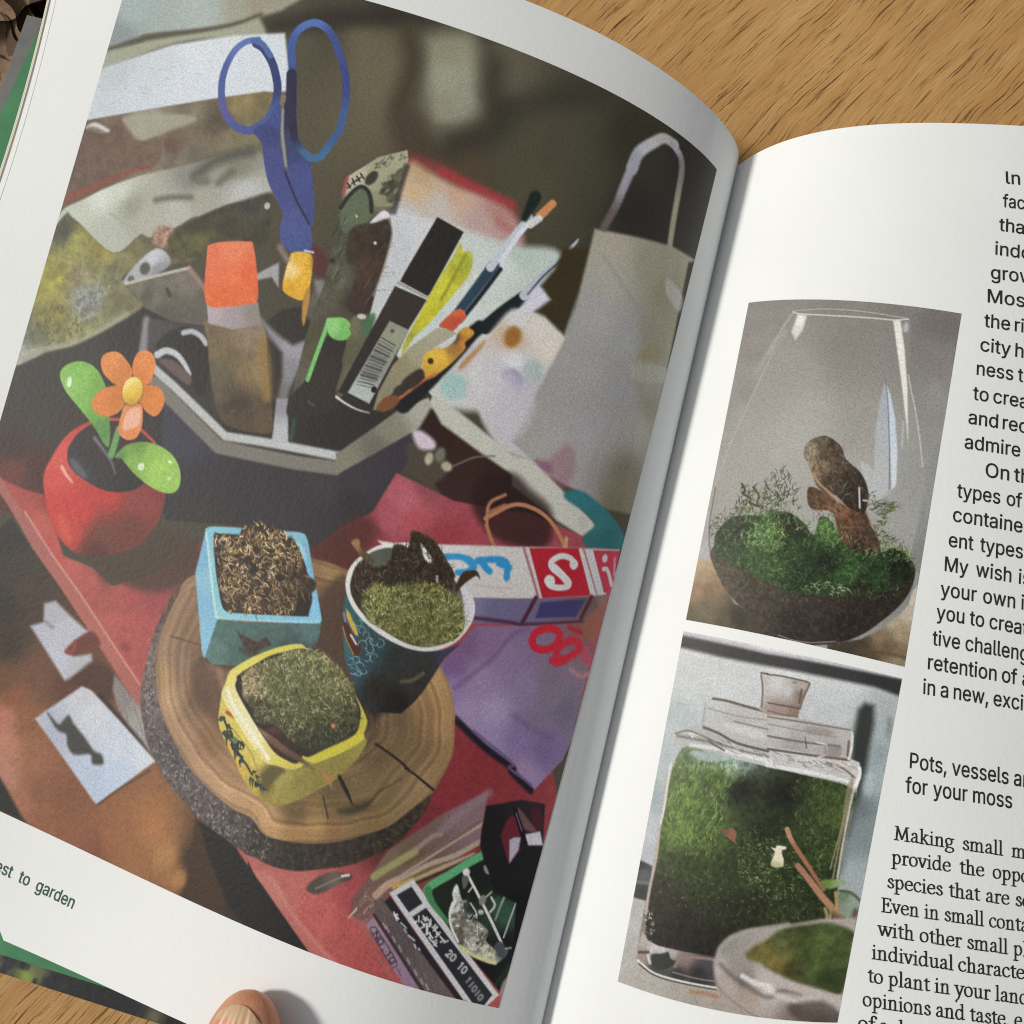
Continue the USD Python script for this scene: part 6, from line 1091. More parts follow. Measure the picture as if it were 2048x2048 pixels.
P.fill(J(q("340.7,79.2 349.8,63.8 366.3,65 372.2,100.6 371.7,153.3 373.9,194.6"), q("372.2,239.4 368,296.5 366,392.7 355.1,369.2 353.9,268.4 347.5,203"), q("340.6,134.1")), (J(q("356.7,91.1 358.2,156.3"), q("363.5,215.3 366.6,342.4 360.3,305.4")), '363a36 333834 3a423f 6f7c7c 55605e'), soft=16, curve=False, name='dark_post')
P.fill(q("392.9,85 401.9,82.8 403.3,119.9 395.7,116.3"), '7a8586', soft=12, a=.8)
P.fill(q("375.5,197.4 388.7,200 387.9,236.6 375,228.6"), 'b0bcbc', soft=14, a=.6)
P.fill(q("-2.9,444.3 25.5,448.4 35.8,511 -4.6,514.6 -5.4,472.1"), (q("4.3,452.1 12.9,466.7 17.6,501.8"), '2f3032 5a5c5e 353536'), soft=6, curve=False)
P.line(q("2.8,484.3 26.6,479.8"), 5, '8a8c8c', soft=8, a=.7)
P.fill(J(q("-3.3,514.2 27.1,514.7 32.1,557.7 277.1,621.8"), q("449.6,561.3 425.3,732.1"), q("170.4,731.9 -0.4,686.2")), (J(q("14.5,538.9 10.9,611.7 53.1,657.7 155.6,657 227.9,652.4 8.8,576.7"), q("351.8,649.9")), 'b8b6b0 b4b2a8 b0a99e a79b90 a5978c b9b7b0 9a8a7c'), soft=5, curve=False, name='white_table', noise=(14, .05))
P.line(q("140.5,644.1 164.8,641.1 188.4,642.1"), 7, 'a87a58', soft=6, a=.85)
# jar
P.fill(J(q("22.5,198.1 44.7,180.2 72.9,168.7 194.6,166.7"), q("265.8,163.6 347.7,176.7 359.8,179.3 364.9,196.4"), q("364.9,209.9 362.7,292.3 361.8,368.3 362.2,410.7 359.6,565.5 277.1,621.8"), q("184.6,628.9 86.7,630 46.7,627.2 29.4,615.5 25.5,571.5 25,523.8 28.2,474.5 24.6,404.5 24.9,352.4 20.9,265.4"), q("23.5,264.8")), (J(q("39.8,196.7 93.5,202.2 146.4,215.3 35.1,241.1"), q("270.1,188.1 352,188.7"), q("361,241.5 358.2,293.1 356.7,418.8"), q("24.9,352.4 23.6,439.2 27.7,510.9")), 'b9bab6 b4b2ac c2c4c4 bcc2c2 c8c8c6 c8c4c0 a8a49a 8f8a80 7a7a74 a8b0b0 b0a49a 8a7c72'), soft=4, curve=False, name='glass_jar')
INT = q("40.7,223 95.5,218.4 175.9,220.2 253.2,221.5 356,231.2 361.1,283.4 360.3,354.4 363,433.9 358.7,503.4 266.5,610.1 174.2,605.6 130.2,609.7 69,612.4 44,583.7 33.4,553.5 31.2,491.6 30.4,413.8 25.6,315.7")
P.fill(INT, (q("70.4,304.5 71.5,363.6 114.2,264.1 165.7,272.3 241.9,265.9 305.7,253.1 339.5,287.2 328.3,329.4 224.5,328.9 191.7,413.7 284,396.2 95.9,435.6 57.3,503.6 98,550 205.5,487.8 53.9,590.3 142,567.6 97.3,228 234.7,385.6 345.1,426.3 110.9,354 137.9,228.7"), '65822f 6a8a32 4f6a2c 23251a 1f2218 3a4a24 4a5c2a 36441f 26301a 33401f 2a3518 36421e 332e1e 28241c 28281a 241f1a 221e1a 8aa478 34421f 2a331c 4f6a28 9ab0a4'), soft=4, noise=(7, .35), name='moss')
P.strands(q("30.4,264.1 79.3,242.3 125.7,271.4 149.4,345 121.6,410 58.8,406.2 30.9,374.1"), 420, 12, 1.5, '80984a 94ac58 66803a 46582a aabf72 323f20', seed=91, ang=-85, spread=30, a=.75)
P.strands(q("87.4,230.3 158.7,234 164,262.8 106.3,276"), 90, 9, 1.5, '6a8a34 8aaa50 40561f', seed=92, ang=-85, spread=25)
P.strands(q("245.2,230.2 349.1,234.5 354.2,345.3 354.2,425.1 277.2,358.1 263.7,281.4"), 300, 11, 1.4, '3f5524 55702f 2a3818 6a8440 1f2814', seed=93, ang=-85, spread=35, a=.7)
P.strands(q("45,390.2 177.9,338.7 324.9,309.9 351.9,464.9 255.2,497.9 161.9,515.9 45.3,497.2"), 800, 5, 1.3, '4f6428 6a8038 28341a 86985a 3a4a20 1c2212', seed=94, spread=180, a=.7)
P.strands(q("173.6,369 257.2,352 290.8,434.2 220.7,465.7"), 160, 5, 1.2, 'a8b470 8aa050 c0c890', seed=95, spread=180, a=.6)
P.strands(q("31.4,481.8 161.9,515.9 168.1,599.4 67.6,605.3"), 160, 4, 1.4, '4a4034 3a3228 5a5040 181512', seed=96, spread=180, a=.5)
P.fill(q("55.5,227.7 85.2,218.7 136.5,221 88.5,236.1"), 'a8bfc0', soft=7, a=.8)
P.line(J(q("21,273 25,339.9 26,384.4 30.1,437.4 28.1,486.7 29.9,534.4")), 5, 'c4b0a4', soft=5)
P.line(J(q("25.8,256.1"), q("24.5,269.6 27.6,339.2 25.6,369.6")), 4, 'e0e2e0', soft=4)
P.strands(q("26.4,530.6 42.6,530.7 56,569.8 38.9,577.1"), 40, 4, 2, 'd8d0c8 2a2420 8a8078', seed=97, spread=180)
for p_, w_, c_ in ((q("352.8,207.1 353.9,268.4 351.4,334.6 351.5,402.1"), 3, '9a8a70'), (q("359,216.2 357.5,275.4 357.6,343.8 359.6,408.5"), 4, 'd0c8c0'), (q("349.7,223.1 350,299.5 344.1,385.8"), 2.2, 'a89878'), (q("347.6,231.2 348.5,277"), 3, '7a7258')):
    P.line(p_, w_, c_, soft=3, a=.85)
P.line(q("22.6,198.6 46.1,187.6 75.8,191 118.4,199 201.1,203.1"), 3, '6a5f58', soft=4, a=.8)
P.line(q("27.4,202.1 72.2,199.4 93,199.7"), 5, '5f5048', soft=6, a=.6)
P.line(J(q("56.4,213.3 94.8,209.4 202.4,210.3"), q("203.7,218.1 274.8,215.4 345.5,218.8")), 7, 'dfe1df', soft=5, a=.9)
P.line(J(q("93,199.7 120.2,208.7"), ), 3, '55504a', soft=4)
P.line(q("303.6,191.6 332.3,195.8 355.5,209.1"), 4, '6a5f54', soft=4, a=.8)
P.line(q("361.5,189.8 364.1,204.9 360.7,226.2"), 6, 'eceae6', soft=4)
P.strands(J(q("38.9,191.8 91.2,190 198.5,188.6 202.4,210.3 95.3,211.9")), 40, 16, 2, '6f645c 8f867e e4e2de 54483f', seed=98, ang=14, spread=8, a=.6)
P.strands(q("198.5,188.6 270.1,188.1 348.5,181.7 342.5,201 201.9,207.9"), 34, 16, 2, '6f645c 8f7a60 e4e2de 54483f', seed=99, ang=14, spread=8, a=.6)
# lid
P.fill(J(q("67.8,123.7 84.8,114.3 186,117.9"), q("246.4,119.5 305.3,119.4 337.1,120.6 341.7,133.9 343.6,177 315.6,179.6 197.4,182.5"), q("200.2,198.3 154.8,193.3 115.7,184.5 71.7,169")), (J(q("79.8,128.8 86.6,165.6 135.4,154.7 171.1,146.7"), q("215.7,149.3 263.7,151.3 311.2,153.6 330.7,131.2 243,168.6")), 'c6c8c6 bfc1be bab8b4 bebcb8 bdbab6 b0aca8 aca6a2 b8b2ae a59e98'), soft=3.5, curve=False, name='jar_lid')
for p_, w_, c_ in ((q("82.8,117.3 108.3,116.1 141.3,118.2 186.6,120.8"), 5, '64544a'), (q("74.8,174.7 104.6,179.4 141.8,189.9 199.1,192.2"), 5, '5c5448'), (q("129.7,150.9 159.7,151.8 192.1,152.1"), 2.5, '77706c'), (q("76.1,137.3 132.8,140 189,135"), 2.5, '9a9690'), (q("188,128.9 259.2,124.8 333.7,121.4"), 3, '7a665c'), (q("194.2,164.3 253.8,162.4 320.9,156.1"), 3.5, '6a5c58'), (q("198.4,188.1 269.3,183.7 341,178.6"), 4.5, '5e5248'), (q("190.3,142.4 262,141.5 313.6,140.2"), 2.2, '8a847e'), (q("338.8,126.7 342.1,154.6 340.4,177.7"), 3.5, 'e4e0da'), (q("335.1,143.2 337.4,171.1"), 4, '6a5a50'), (q("69.8,128.4 71.7,169"), 3, 'a8a49e'), (q("281.3,157.6 298,159.1 301,176.3 288.2,184.2"), 3, 'd8d0ca'), (q("259.2,152.3 264.8,171.4"), 2.2, '5a524e')):
    P.line(p_, w_, c_, soft=3, a=.9, name='jar_lid')
P.fill(q("110.8,157.7 172.8,156.4 188,173.3 125.6,169.6"), 'd4d6d6', soft=9, a=.6)
P.fill(q("260.3,131.7 302.4,129.8 299.6,140.8 262.5,144"), '8f827c', soft=8, a=.6)
P.fill(q("298,159.1 323.3,156.1 322.1,176.9 299.1,179.3"), '8a7870', soft=7, a=.6)
P.fill(J(q("160.9,49.7 173.7,47.6"), q("195.4,46.5 245.9,47 250,54.3 243.2,84.3 240.7,100.3 241,118.7 187.3,125.2"), q("168.7,119.2 172.3,100.6 167.9,75.9")), (J(q("169.9,70.3"), q("191.5,65.4 214.5,73 234.2,76.1 208.5,107.7 232.8,109.8 236.2,60.2")), 'c0bcb6 d0cdc8 c6c4c0 8a7a6e a08c80 8f7466 b0a69c'), soft=3, curve=False, name='jar_lid')
for p_, w_, c_ in ((q("161.4,50.1 174,49.3"), 3, '4a4a3a'), (q("174.3,50.8 198.1,47.9 245.7,48.6 249.2,55"), 3, '5a4f46'), (q("249.2,55 243.7,79 240.9,101.5"), 4, '7a6254'), (q("183.5,103.2 212.3,102.2 240.8,100.8"), 3, '5f4f46'), (q("162.1,54.1 169.3,78.2 173.7,113"), 3, '6f625a'), (q("186,117.9 215.2,118.9 238.9,117.4"), 3, '7f685a'), (q("238.2,64.9 237.9,90.7"), 4, '6a5346')):
    P.line(p_, w_, c_, soft=2.6, a=.9)
P.line(q("220.9,54.7 226.9,54.6"), 4, '8a8a86', soft=3)
# things inside the jar
P.fill(q("134.9,348.6 146.7,352 157.8,344.6 169.5,351.8 170.2,365.1 173.7,370.4 159.1,365.1 148.1,359"), (q("146.7,352 162.3,355.8"), '80503a 965f45'), soft=3, name='dead_leaf')
P.fill(q("235.2,364.5 243.1,364.7 245.7,359.3 261.1,358.9 261.1,363 255.3,366.6 257.6,375.4 261.2,382.1 262,394.2 250.5,398.8 240.3,395.3 242.4,380.7 243,370.8"), (q("244.1,363.3 252.1,381.4 250,396.4"), 'e4dcc0 e0d8b8 b8b480'), soft=3, name='figurine')
P.line(q("257.7,326.7 267.9,344.1 290.1,369.6 313.3,395.4 339.5,426.1"), 9, (q("259.6,330.8 289.2,364.9 333.8,419.5"), 'b98560 a5684c 9a6248'), soft=3.5, w2=6, name='twig')
P.line(q("286.9,388.6 308.6,408.4 336.7,436.3 355.9,453.6 372.4,469"), 10, (q("291.6,391.5 336.3,433.9 369.7,466.8"), 'a8705a b07c58 a87a4c'), soft=4, w2=13, name='twig')
P.line(q("360.7,428.3 366.3,447.4 372.4,469"), 6, 'b08a52', soft=5)
P.fill(q("332.1,409.8 358.7,403.7 375.3,406.5 361.2,418.3 341.4,423.3"), (q("337,411.6 368.8,408.6"), '6a8a30 8aa468'), soft=6)
P.fill(q("366.8,423.8 389.7,423.6 407.1,438.2 407.5,460.8 398,471.6 380.4,475.6 369.8,454.5"), (q("375,431.5 394.7,439.4 392.2,464.6"), '5f7a50 8a9a84 7f8f78'), soft=6, a=.85)
P.line(q("366.8,423.8 387.9,426.3 406.2,439.5"), 4, '4f5540', soft=5)
P.line(q("347.7,459.5 353.2,471.1 353.8,480.9"), 5, 'a89a50', soft=6)
P.line(q("358.7,463.1 360.3,485.1"), 4, 'a8b0a0', soft=6)
P.fill(q("357.6,463.2 379.5,470.8 405.4,488.4 408.2,518 384.6,500 367.7,481.8"), '6a4a30', soft=10, a=.8)
P.line(q("400.3,458.9 400.9,488.7"), 9, '5a3f34', soft=9, a=.8)
# thick glass foot
P.fill(q("29.9,566.7 44.4,577.9 63.8,581.8 115,579 178.9,573.9 188.7,624.6 132.9,630.8 86.7,630 46.7,627.2 28.9,615.6 27.5,590"), (q("36.8,580.1 38.3,612.8 59.3,585.4 73.1,588.7 90.8,586.3 76.7,606.5 66.2,618.8 146.8,612.4 117.4,591.3 165.8,582.5 110.7,621"), 'b8aaa2 a08a7e c4bfc2 c8c4c8 b0a8a8 2f3430 3c403a 2f2d2d 8a746c 4a4648 34302f'), soft=3.5, curve=False, name='glass_jar')
P.fill(q("55.8,600.6 74,593.2 85.9,587.6 93.1,597.5 106.2,598.8 95.8,610.8 77.2,621.6 60.3,615.8"), '34382f', soft=4)
P.line(q("103.1,608.9 110.2,593.1 141.1,583.3 175.3,580.5"), 5, '8f786e', soft=4)
P.line(q("54.8,615 49,600.2 61.8,584.7"), 6, 'c9c2c4', soft=4)
P.line(q("30.9,603.2 48.6,598"), 5, '5a4438', soft=4)
P.line(q("31.2,617.3 63,629.1 99.8,630.8 184.4,627.8"), 3.5, 'e0dcd6', soft=3)
P.line(q("35.1,623.2 63.7,632.4 100.5,634.1 184.9,630.4"), 2.2, '3a3632', soft=3)
P.line(q("101.2,618.8 148.1,619.1 182.2,616.5"), 2.2, '8a8480', soft=3)
# bowl in front
P.fill(J(q("172.7,592.8 176.1,559.2 191,534.9 221.6,517.2 255.8,506.4"), q("278.3,500.5 344.3,479.5 402.5,471.2 418.6,512.4 411.1,625.9 410.4,698.3 349.4,699.7 284.8,663"), q("253.6,662.4 211.3,641.3 184,625.5")), (J(q("184.2,550.5 179.8,591.3 215,584.6 209.8,620.6 246.7,626.1 275,610.3 272.9,598.8 230.9,605.2"), q("297.9,607.4 347.5,626.4 394,631.2 329.1,651.6 378.6,672.4 272.9,598.8")), '8f8a80 b4aaa6 948a84 b0a096 a89484 ccc6c2 d4d0cc 7a706c b0a29c c0b4b0 b8acaa 7a6a60 5a4c44 9a8c88'), soft=9, curve=False, name='glass_bowl')
BM = J(q("225.8,559.1 242.5,539.6 259.7,527.3"), q("279.4,506.3 323.4,491.8 363.6,484.7 404.9,498.4 406.4,520.6 404.1,611.5 366.8,606 318.9,595.6 269.4,580.4"), q("253.1,571.1 233.7,569.5"))
P.fill(BM, (J(q("238.5,556.9 254.9,542.4"), q("280.9,514.5 325.1,501.3 371.5,503.6 285.1,537.8 332.7,543.9 377.9,539.8 315.5,576.9 374.2,583.8 280.2,562.3 348.3,566.5 351.1,517.8")), '6f6a2a 6a6428 4a5626 3c4a22 45582a 5a6230 3f4f22 3f5226 42421f 33421f 7a6a30 4a5c2a 52662e'), soft=11, name='moss', noise=(10, .25))
P.line(J(q("175.4,587.5 179.2,556.2 200.2,531.9 226.4,517.5 256,507.6"), q("289.3,496.4")), 8, 'a39d94', soft=8, a=.8)
P.line(J(q("184.8,585.6 205.9,600.3 234.9,613.9 278.4,628.7"), q("299.1,614.4 334.1,615.6")), 8, '6a605a', soft=9, a=.7)
P.line(J(q("227.3,598.8 250.2,606.8 275,610.3"), q("280.8,616.6")), 9, 'dad6d2', soft=7, a=.9)
P.line(q("266.6,590.3 308.8,603.8 356.7,613.8 405.8,621.1"), 13, 'b8aaa6', soft=9, a=.9)
P.line(q("286.3,620.6 325.3,630.6 405.1,643"), 9, 'c8c0c0', soft=9, a=.8)
P.fill(q("315.6,641 370.6,627.3 410.9,650.1 410.6,674.3 356,673.4"), '4f443c', soft=14, a=.8)
P.line(J(q("176.5,606 188.7,624.6 211.3,641.3 253.2,660.1 286.5,672.1")), 3, '8a7a70', soft=6, a=.8)
press(P, book, 'printed_photograph', 'photograph of a lidded glass jar with moss, printed lower on the right page', {
    'glass_jar': 'square shouldered glass jar printed on the right page', 'jar_lid': 'glass lid with knob printed on the right page', 'glass_bowl': 'blurred glass bowl with moss printed in front of the jar'}, 0.22)


# ---------------------------------------------------------------- the text
PEN = (10.8, 5.7, math.radians(18))       # a broad nib: half width, half thickness, angle
SERIF = {  # advance; then strokes of a roman book face, x-height 100 ('~' = curved stroke, 'o' = dot)
    'o': (104, '~52,96 24,84 13,50 24,15 52,4 80,16 91,50 80,84 52,96'),
    'e': (98, '16,54 86,57|~86,57 80,85 54,96 28,84 14,50 27,15 57,4 78,10 90,22'),
    'c': (92, '~80,78 68,93 50,96 26,82 14,50 26,16 54,4 72,9 86,22|o78,79'),
    'a': (98, '~24,76 32,91 50,96 65,88 70,66|~70,66 70,18 77,5 93,9|~70,58 40,50 19,34 18,14 34,4 54,10 70,26|o24,77'),
    'i': (58, '30,92 30,4|14,87 30,93|12,3 50,3|o29,138'),
    'l': (58, '30,164 30,4|14,160 30,165|12,3 50,3'),
    'n': (118, '30,92 30,4|14,87 30,93|12,3 50,3|~30,68 50,91 70,95 84,84 87,60|87,62 87,4|69,3 107,3'),
    'm': (176, '30,92 30,4|14,87 30,93|12,3 50,3|~30,68 50,91 68,95 82,84 85,60|85,62 85,4|69,3 103,3|~85,68 105,91 124,95 138,84 142,60|142,62 142,4|124,3 162,3'),
    'h': (118, '30,164 30,4|14,160 30,165|12,3 50,3|~30,68 50,91 70,95 84,84 87,60|87,62 87,4|69,3 107,3'),
    'k': (110, '30,164 30,4|14,160 30,165|12,3 50,3|30,38 80,93|48,56 94,5|64,95 98,95|80,3 112,3'),
    'g': (102, '~46,95 22,86 14,63 24,38 46,30 70,39 79,63 70,86 46,95|~70,86 84,92 98,90|~32,34 22,20 34,8 76,4 96,-10 92,-40 56,-57 18,-48 12,-24 32,2'),
    's': (80, '~66,80 50,96 28,88 24,68 46,53 68,38 70,15 48,3 18,16|o66,78|o18,20'),
    'p': (112, '30,92 30,-60|14,87 30,93|10,-62 54,-62|~30,70 54,94 80,90 97,52 84,14 58,4 32,18'),
    'r': (80, '30,92 30,4|14,87 30,93|12,3 54,3|~30,64 46,88 62,95 74,89|o72,86'),
    'v': (96, '14,94 48,6|84,94 50,6|-1,95 32,95|66,95 98,95'),
    'd': (114, '~85,78 60,96 30,88 14,48 28,10 56,4 85,28|86,164 86,12|~86,14 92,5 106,9|68,160 86,165'),
    't': (68, '~34,124 34,26 44,6 66,10|12,94 64,94|14,94 34,120'),
    'f': (64, '~80,152 62,166 42,156 36,120|36,124 36,4|12,94 66,94|14,3 60,3|o80,153'),
    'u': (114, '28,94 28,30|~28,34 36,8 60,4 86,26|86,94 86,12|~86,14 92,5 106,9|10,92 28,94|66,92 86,94'),
    'w': (152, '12,94 44,6|78,94 46,6|74,94 108,6|142,94 110,6|-2,95 30,95|58,95 92,95|126,95 156,95'),
    'y': (98, '14,94 50,6|~88,94 52,6 38,-36 16,-58|-1,95 32,95|68,95 102,95|o16,-55'),
    'M': (176, '24,4 34,150|34,150 84,14|132,152 84,14|132,152 144,4|4,3 46,3|118,3 168,3|12,153 36,153|130,153 156,153'),
    'E': (128, '36,152 36,4|14,153 108,153|108,153 110,126|36,82 82,82|84,98 84,64|14,3 110,4|110,4 118,34'),
    ',': (44, '26,10 18,-22|o25,10'), ' ': (48, '')}


def serif_word(word):
    from shapely import affinity, union_all
    from shapely.geometry import LineString, Point
    out, x = [], 0.0
    for ch in word:
        adv, st = SERIF[ch]
        for s in st.split('|') if st else ():
            if s[0] == 'o':
                cx, cy = (float(v) for v in s[1:].split(','))
                out.append(Point(cx + x, cy if cy < 100 else 129).buffer(11.5, 5))
                continue
            p = np.array([[float(v) for v in t.split(',')] for t in s.lstrip('~').split()])
            p[:, 1] = np.where(p[:, 1] > 100, 100 + (p[:, 1] - 100) * .72, np.where(p[:, 1] < 0, p[:, 1] * .78, p[:, 1]))
            if s[0] == '~':
                p = spline(p, False, 5)
            g = affinity.scale(affinity.rotate(LineString(p + [x, 0]), -PEN[2], origin=(0, 0), use_radians=True), 1 / PEN[0], 1 / PEN[1], origin=(0, 0)).buffer(1.0, 4)
            out.append(affinity.rotate(affinity.scale(g, PEN[0], PEN[1], origin=(0, 0)), PEN[2], origin=(0, 0), use_radians=True))
        x += adv
    shape = union_all(out).simplify(0.6)
    tri = [trimesh.creation.triangulate_polygon(g, engine='earcut') for g in getattr(shape, 'geoms', [shape])]
    n, v, f = 0, [], []
    for a, b in tri:
        v.append(np.asarray(a)), f.append(np.asarray(b) + n)
        n += len(a)
    return np.vstack(v), np.vstack(f), x - 8


def sans_word(word, weight=2.0):
    from shapely import affinity, union_all
    if word == 'In':
        a, b = text_shape('l'), text_shape('n')
        shape = union_all([affinity.scale(a, 1.05, .95, origin=(0, 0)), affinity.translate(b, 62, 0)])
    else:
        shape = text_shape(word)
    shape = shape.buffer(weight, 4).simplify(0.8)
    v, f, n = [], [], 0
    for g in getattr(shape, 'geoms', [shape]):
        p, t = trimesh.creation.triangulate_polygon(g, engine='earcut')
        v.append(np.asarray(p)), f.append(np.asarray(t) + n)
        n += len(p)
    v = np.vstack(v)
    x0 = v[:, 0].min()
    return v - [x0, 0], np.vstack(f), v[:, 0].max() - x0


def text_shape(word):
    from shapely import buffer, polygons, union_all
    m = meshkit.text_mesh(word, 150.0, 1.0)
    f = m.faces[m.face_normals[:, 2] > .5]
    return union_all(buffer(polygons(m.vertices[f][:, :, :2]), .05))


def text_line(side, text, shown, ends, maker, size, xs, material, before=0):
    """One line of print: `shown` words of text span the two baseline points; the size is metres per glyph unit."""
    p0, p1 = ends * 1e-4
    if side == 'L':
        p0, p1 = p0 * [-1, 1], p1 * [-1, 1]
    d = p1 - p0
    L = np.linalg.norm(d)
    d = d / L
    e = np.array([-d[1], d[0]])
    words = text.split(' ')
    made = [maker(w) for w in words]
    ms = [maker(w) for w in shown.split(' ')]
    total = sum(m_[2] for m_ in ms) * size * xs
    if len(ms) > 1:
        gap = (L - total) / (len(ms) - 1)
        if not .55 * 100 * size < gap < 1.5 * 100 * size:
            gap = np.clip(gap, .55 * 100 * size, 1.5 * 100 * size)
            xs *= (L - gap * (len(ms) - 1)) / total
    else:
        xs, gap = xs * L / total, .5 * 100 * size

    x, v, f, n = -sum(m_[2] * xs * size + gap for m_ in made[:before]), [], [], 0
    for a, b, w in made:
        a = a * [xs * size, size] + [x, 0]
        v.append(a), f.append(b + n)
        n += len(a)
        x += w * xs * size + gap
    v = np.vstack(v)
    st = p0 + v[:, :1] * d + v[:, 1:] * e
    s = -st[:, 0] if side == 'L' else st[:, 0]
    pts = page(side, s, st[:, 1], np.full(len(s), 0.00007))
    f = np.vstack(f)
    nrm = np.cross(pts[f[:, 1]] - pts[f[:, 0]], pts[f[:, 2]] - pts[f[:, 0]])
    f[nrm[:, 2] < 0] = f[nrm[:, 2] < 0][:, ::-1]
    obj('text_line', (pts, f), material, book, smooth=False)


SANS = [
    ('In', 'In', q("656.9,1086.9 687.2,1092.2")), ('face', 'fa', q("656.9,1030.9 685.0,1034.5")), ('that', 'th', q("656.6,974.2 689.2,977.8")),
    ('indoo', 'ind', q("656.2,917.1 708.5,922.9")), ('grow', 'gro', q("655.2,860.1 713.9,868.6")), ('Moss', 'Mo', q("655.6,805.2 712.7,812.5")),
    ('the rig', 'the', q("655.8,749.0 710.8,755.0")), ('city ho', 'city', q("655.2,693.6 719.2,699.8")),
    ('ness th', 'ness', q("655.2,639.4 732.1,647.3")), ('to creat', 'to', q("655.3,583.3 687.7,586.5")), ('and reco', 'and', q("653.2,529.4 714.8,535.3")),
    ('admire', 'admire', q("653.2,474.5 769.6,487.2")), ('On the', 'On', q("704.2,425.3 753.6,431.0")), ('types of', 'types of', q("652.7,367.2 787.5,381.5")),
    ('container', 'containe', q("651.8,314.9 796.0,329.7")), ('ent types', 'ent types', q("651.0,260.6 803.8,277.1")), ('My wish is', 'My wish', q("650.3,208.4 786.7,222.0")),
    ('your own in', 'your own', q("649.7,155.8 801.9,171.7")), ('you to creat', 'you to', q("648.6,106.9 744.5,115.9")), ('tive challeng', 'tive challen', q("648.1,53.3 822.5,71.3")),
    ('retention of a', 'retention of', q("646.5,2.8 826.5,21.5")), ('in a new, excit', 'in a new, exc', q("644.7,-48.3 837.9,-26.8")),
    ('Pots, vessels and', 'Pots, vessels', q("640.7,-198.2 836.3,-175.8")), ('for your moss', 'for your moss', q("639.2,-246.6 849.7,-219.2"))]
for text, shown, ends in SANS:
    text_line('R', text, shown, ends, sans_word, 2.0e-5, .85, text_mat)
BOOKFACE = [
    ('Making small moss', 'Making small', q("632.1,-341.8 843.0,-313.1")), ('provide the oppor', 'provide the', q("633.0,-387.2 811.6,-362.5")), ('species that are se', 'species that are', q("631.5,-434.3 868.0,-400.7")),
    ('Even in small conta', 'Even in small', q("627.3,-481.4 824.3,-452.7")), ('with other small pl', 'with other small', q("629.1,-525.4 877.7,-490.4")), ('individual characte', 'individual', q("623.3,-571.1 777.6,-548.0")),
    ('to plant in your lands', 'to plant in your', q("622.5,-614.8 854.8,-581.2")), ('opinions and taste, e', 'opinions and', q("620.1,-659.4 811.6,-630.4")), ('of a d', 'of', q("618.5,-703.7 648.1,-698.9"))]
for text, shown, ends in BOOKFACE:
    text_line('R', text, shown, ends, serif_word, 1.88e-5, .93, text_mat)
text_line('L', 'forest to garden', 'to garden', q("1233.5,-935.5 1088.6,-948.5"), sans_word, 1.7e-5, .88, green_text_mat, 1)


# ---------------------------------------------------------------- the thumb that holds the left page open
skin = mat('skin', {
    'g': ('geometry', {}), 'n': ('noise_texture', {'scale': 420.0, 'detail': 4.0, 'roughness': 0.65}), 'm': ('noise_texture', {'scale': 95.0, 'detail': 3.0}),
    'v': ('voronoi_texture', {'scale': 1500.0}), 'r': ('rgb_ramp', {'ramp': [(0.3, (0.40, 0.165, 0.085)), (0.7, (0.52, 0.25, 0.14))]}),
    'a': ('math', {'math_type': 'multiply_add', 'value2': 0.5}),
    'b': ('bump', {'strength': 0.35, 'distance': 0.0004}),
    'p': ('principled_bsdf', {'roughness': 0.46, 'subsurface_weight': 0.25, 'subsurface_scale': 0.002, 'subsurface_radius': (1.0, 0.35, 0.2)})},
    [('g.position', 'n.vector'), ('g.position', 'm.vector'), ('g.position', 'v.vector'), ('m.fac', 'r.fac'), ('r.color', 'p.base_color'),
     ('v.distance', 'a.value1'), ('n.fac', 'a.value3'), ('a.value', 'b.height'), ('b.normal', 'p.normal')])
nail_mat = mat('nail', {'a': ('attribute', {'attribute': 'ink'}), 'p': ('principled_bsdf', {'roughness': 0.33, 'coat_weight': 0.25, 'subsurface_weight': 0.15, 'subsurface_scale': 0.0015})}, [('a.color', 'p.base_color')])
TIP = np.array([-0.0489599, -0.0947441, 0.0212933])            # where the pad of the thumb meets the page
right, up = CAM_AXES[:, 0], CAM_AXES[:, 1]
AX = -(up * .985 - right * -.17) + np.array([0, 0, .20])
AX = AX / np.linalg.norm(AX)
N0 = np.array([-0.30, 0.05, 1.0])
N0 = N0 - AX * (N0 @ AX)
N0 /= np.linalg.norm(N0)
B0 = np.cross(AX, N0)
U = np.array([0.0, .0006, .0015, .003, .005, .0075, .0105, .014, .018, .023, .029, .036, .044, .053, .063, .075])
WID = np.array([0.0004, .0026, .0040, .0054, .0066, .0076, .0083, .0088, .0091, .0092, .0091, .0090, .0095, .0104, .0115, .0125])
HGT = np.array([0.0003, .0019, .0029, .0038, .0046, .0053, .0058, .0062, .0065, .0067, .0068, .0070, .0074, .0080, .0088, .0098])
NT = 64
from scipy.interpolate import PchipInterpolator
uu = np.concatenate([np.linspace(0, .012, 40) ** 1.0, np.linspace(.0125, .075, 50)])
wi, hi = PchipInterpolator(U, WID)(uu), PchipInterpolator(U, HGT)(uu)


def thumb_point(u, w, h, t, k=1.0):
    """Around the axis at u: t = 0 on the nail's ridge, pi on the pad."""
    c, s_ = np.cos(t), np.sin(t)
    c = np.sign(c) * np.abs(c) ** .92
    y = np.where(c > 0, c * .90, c)
    return TIP + AX * u[..., None] + N0 * ((y * h * k) + .0052)[..., None] + B0 * (s_ * w * k)[..., None]


tt, ug = np.meshgrid(np.linspace(0, 2 * np.pi, NT, endpoint=False), uu)
pt = thumb_point(ug, np.repeat(wi[:, None], NT, 1), np.repeat(hi[:, None], NT, 1), tt)
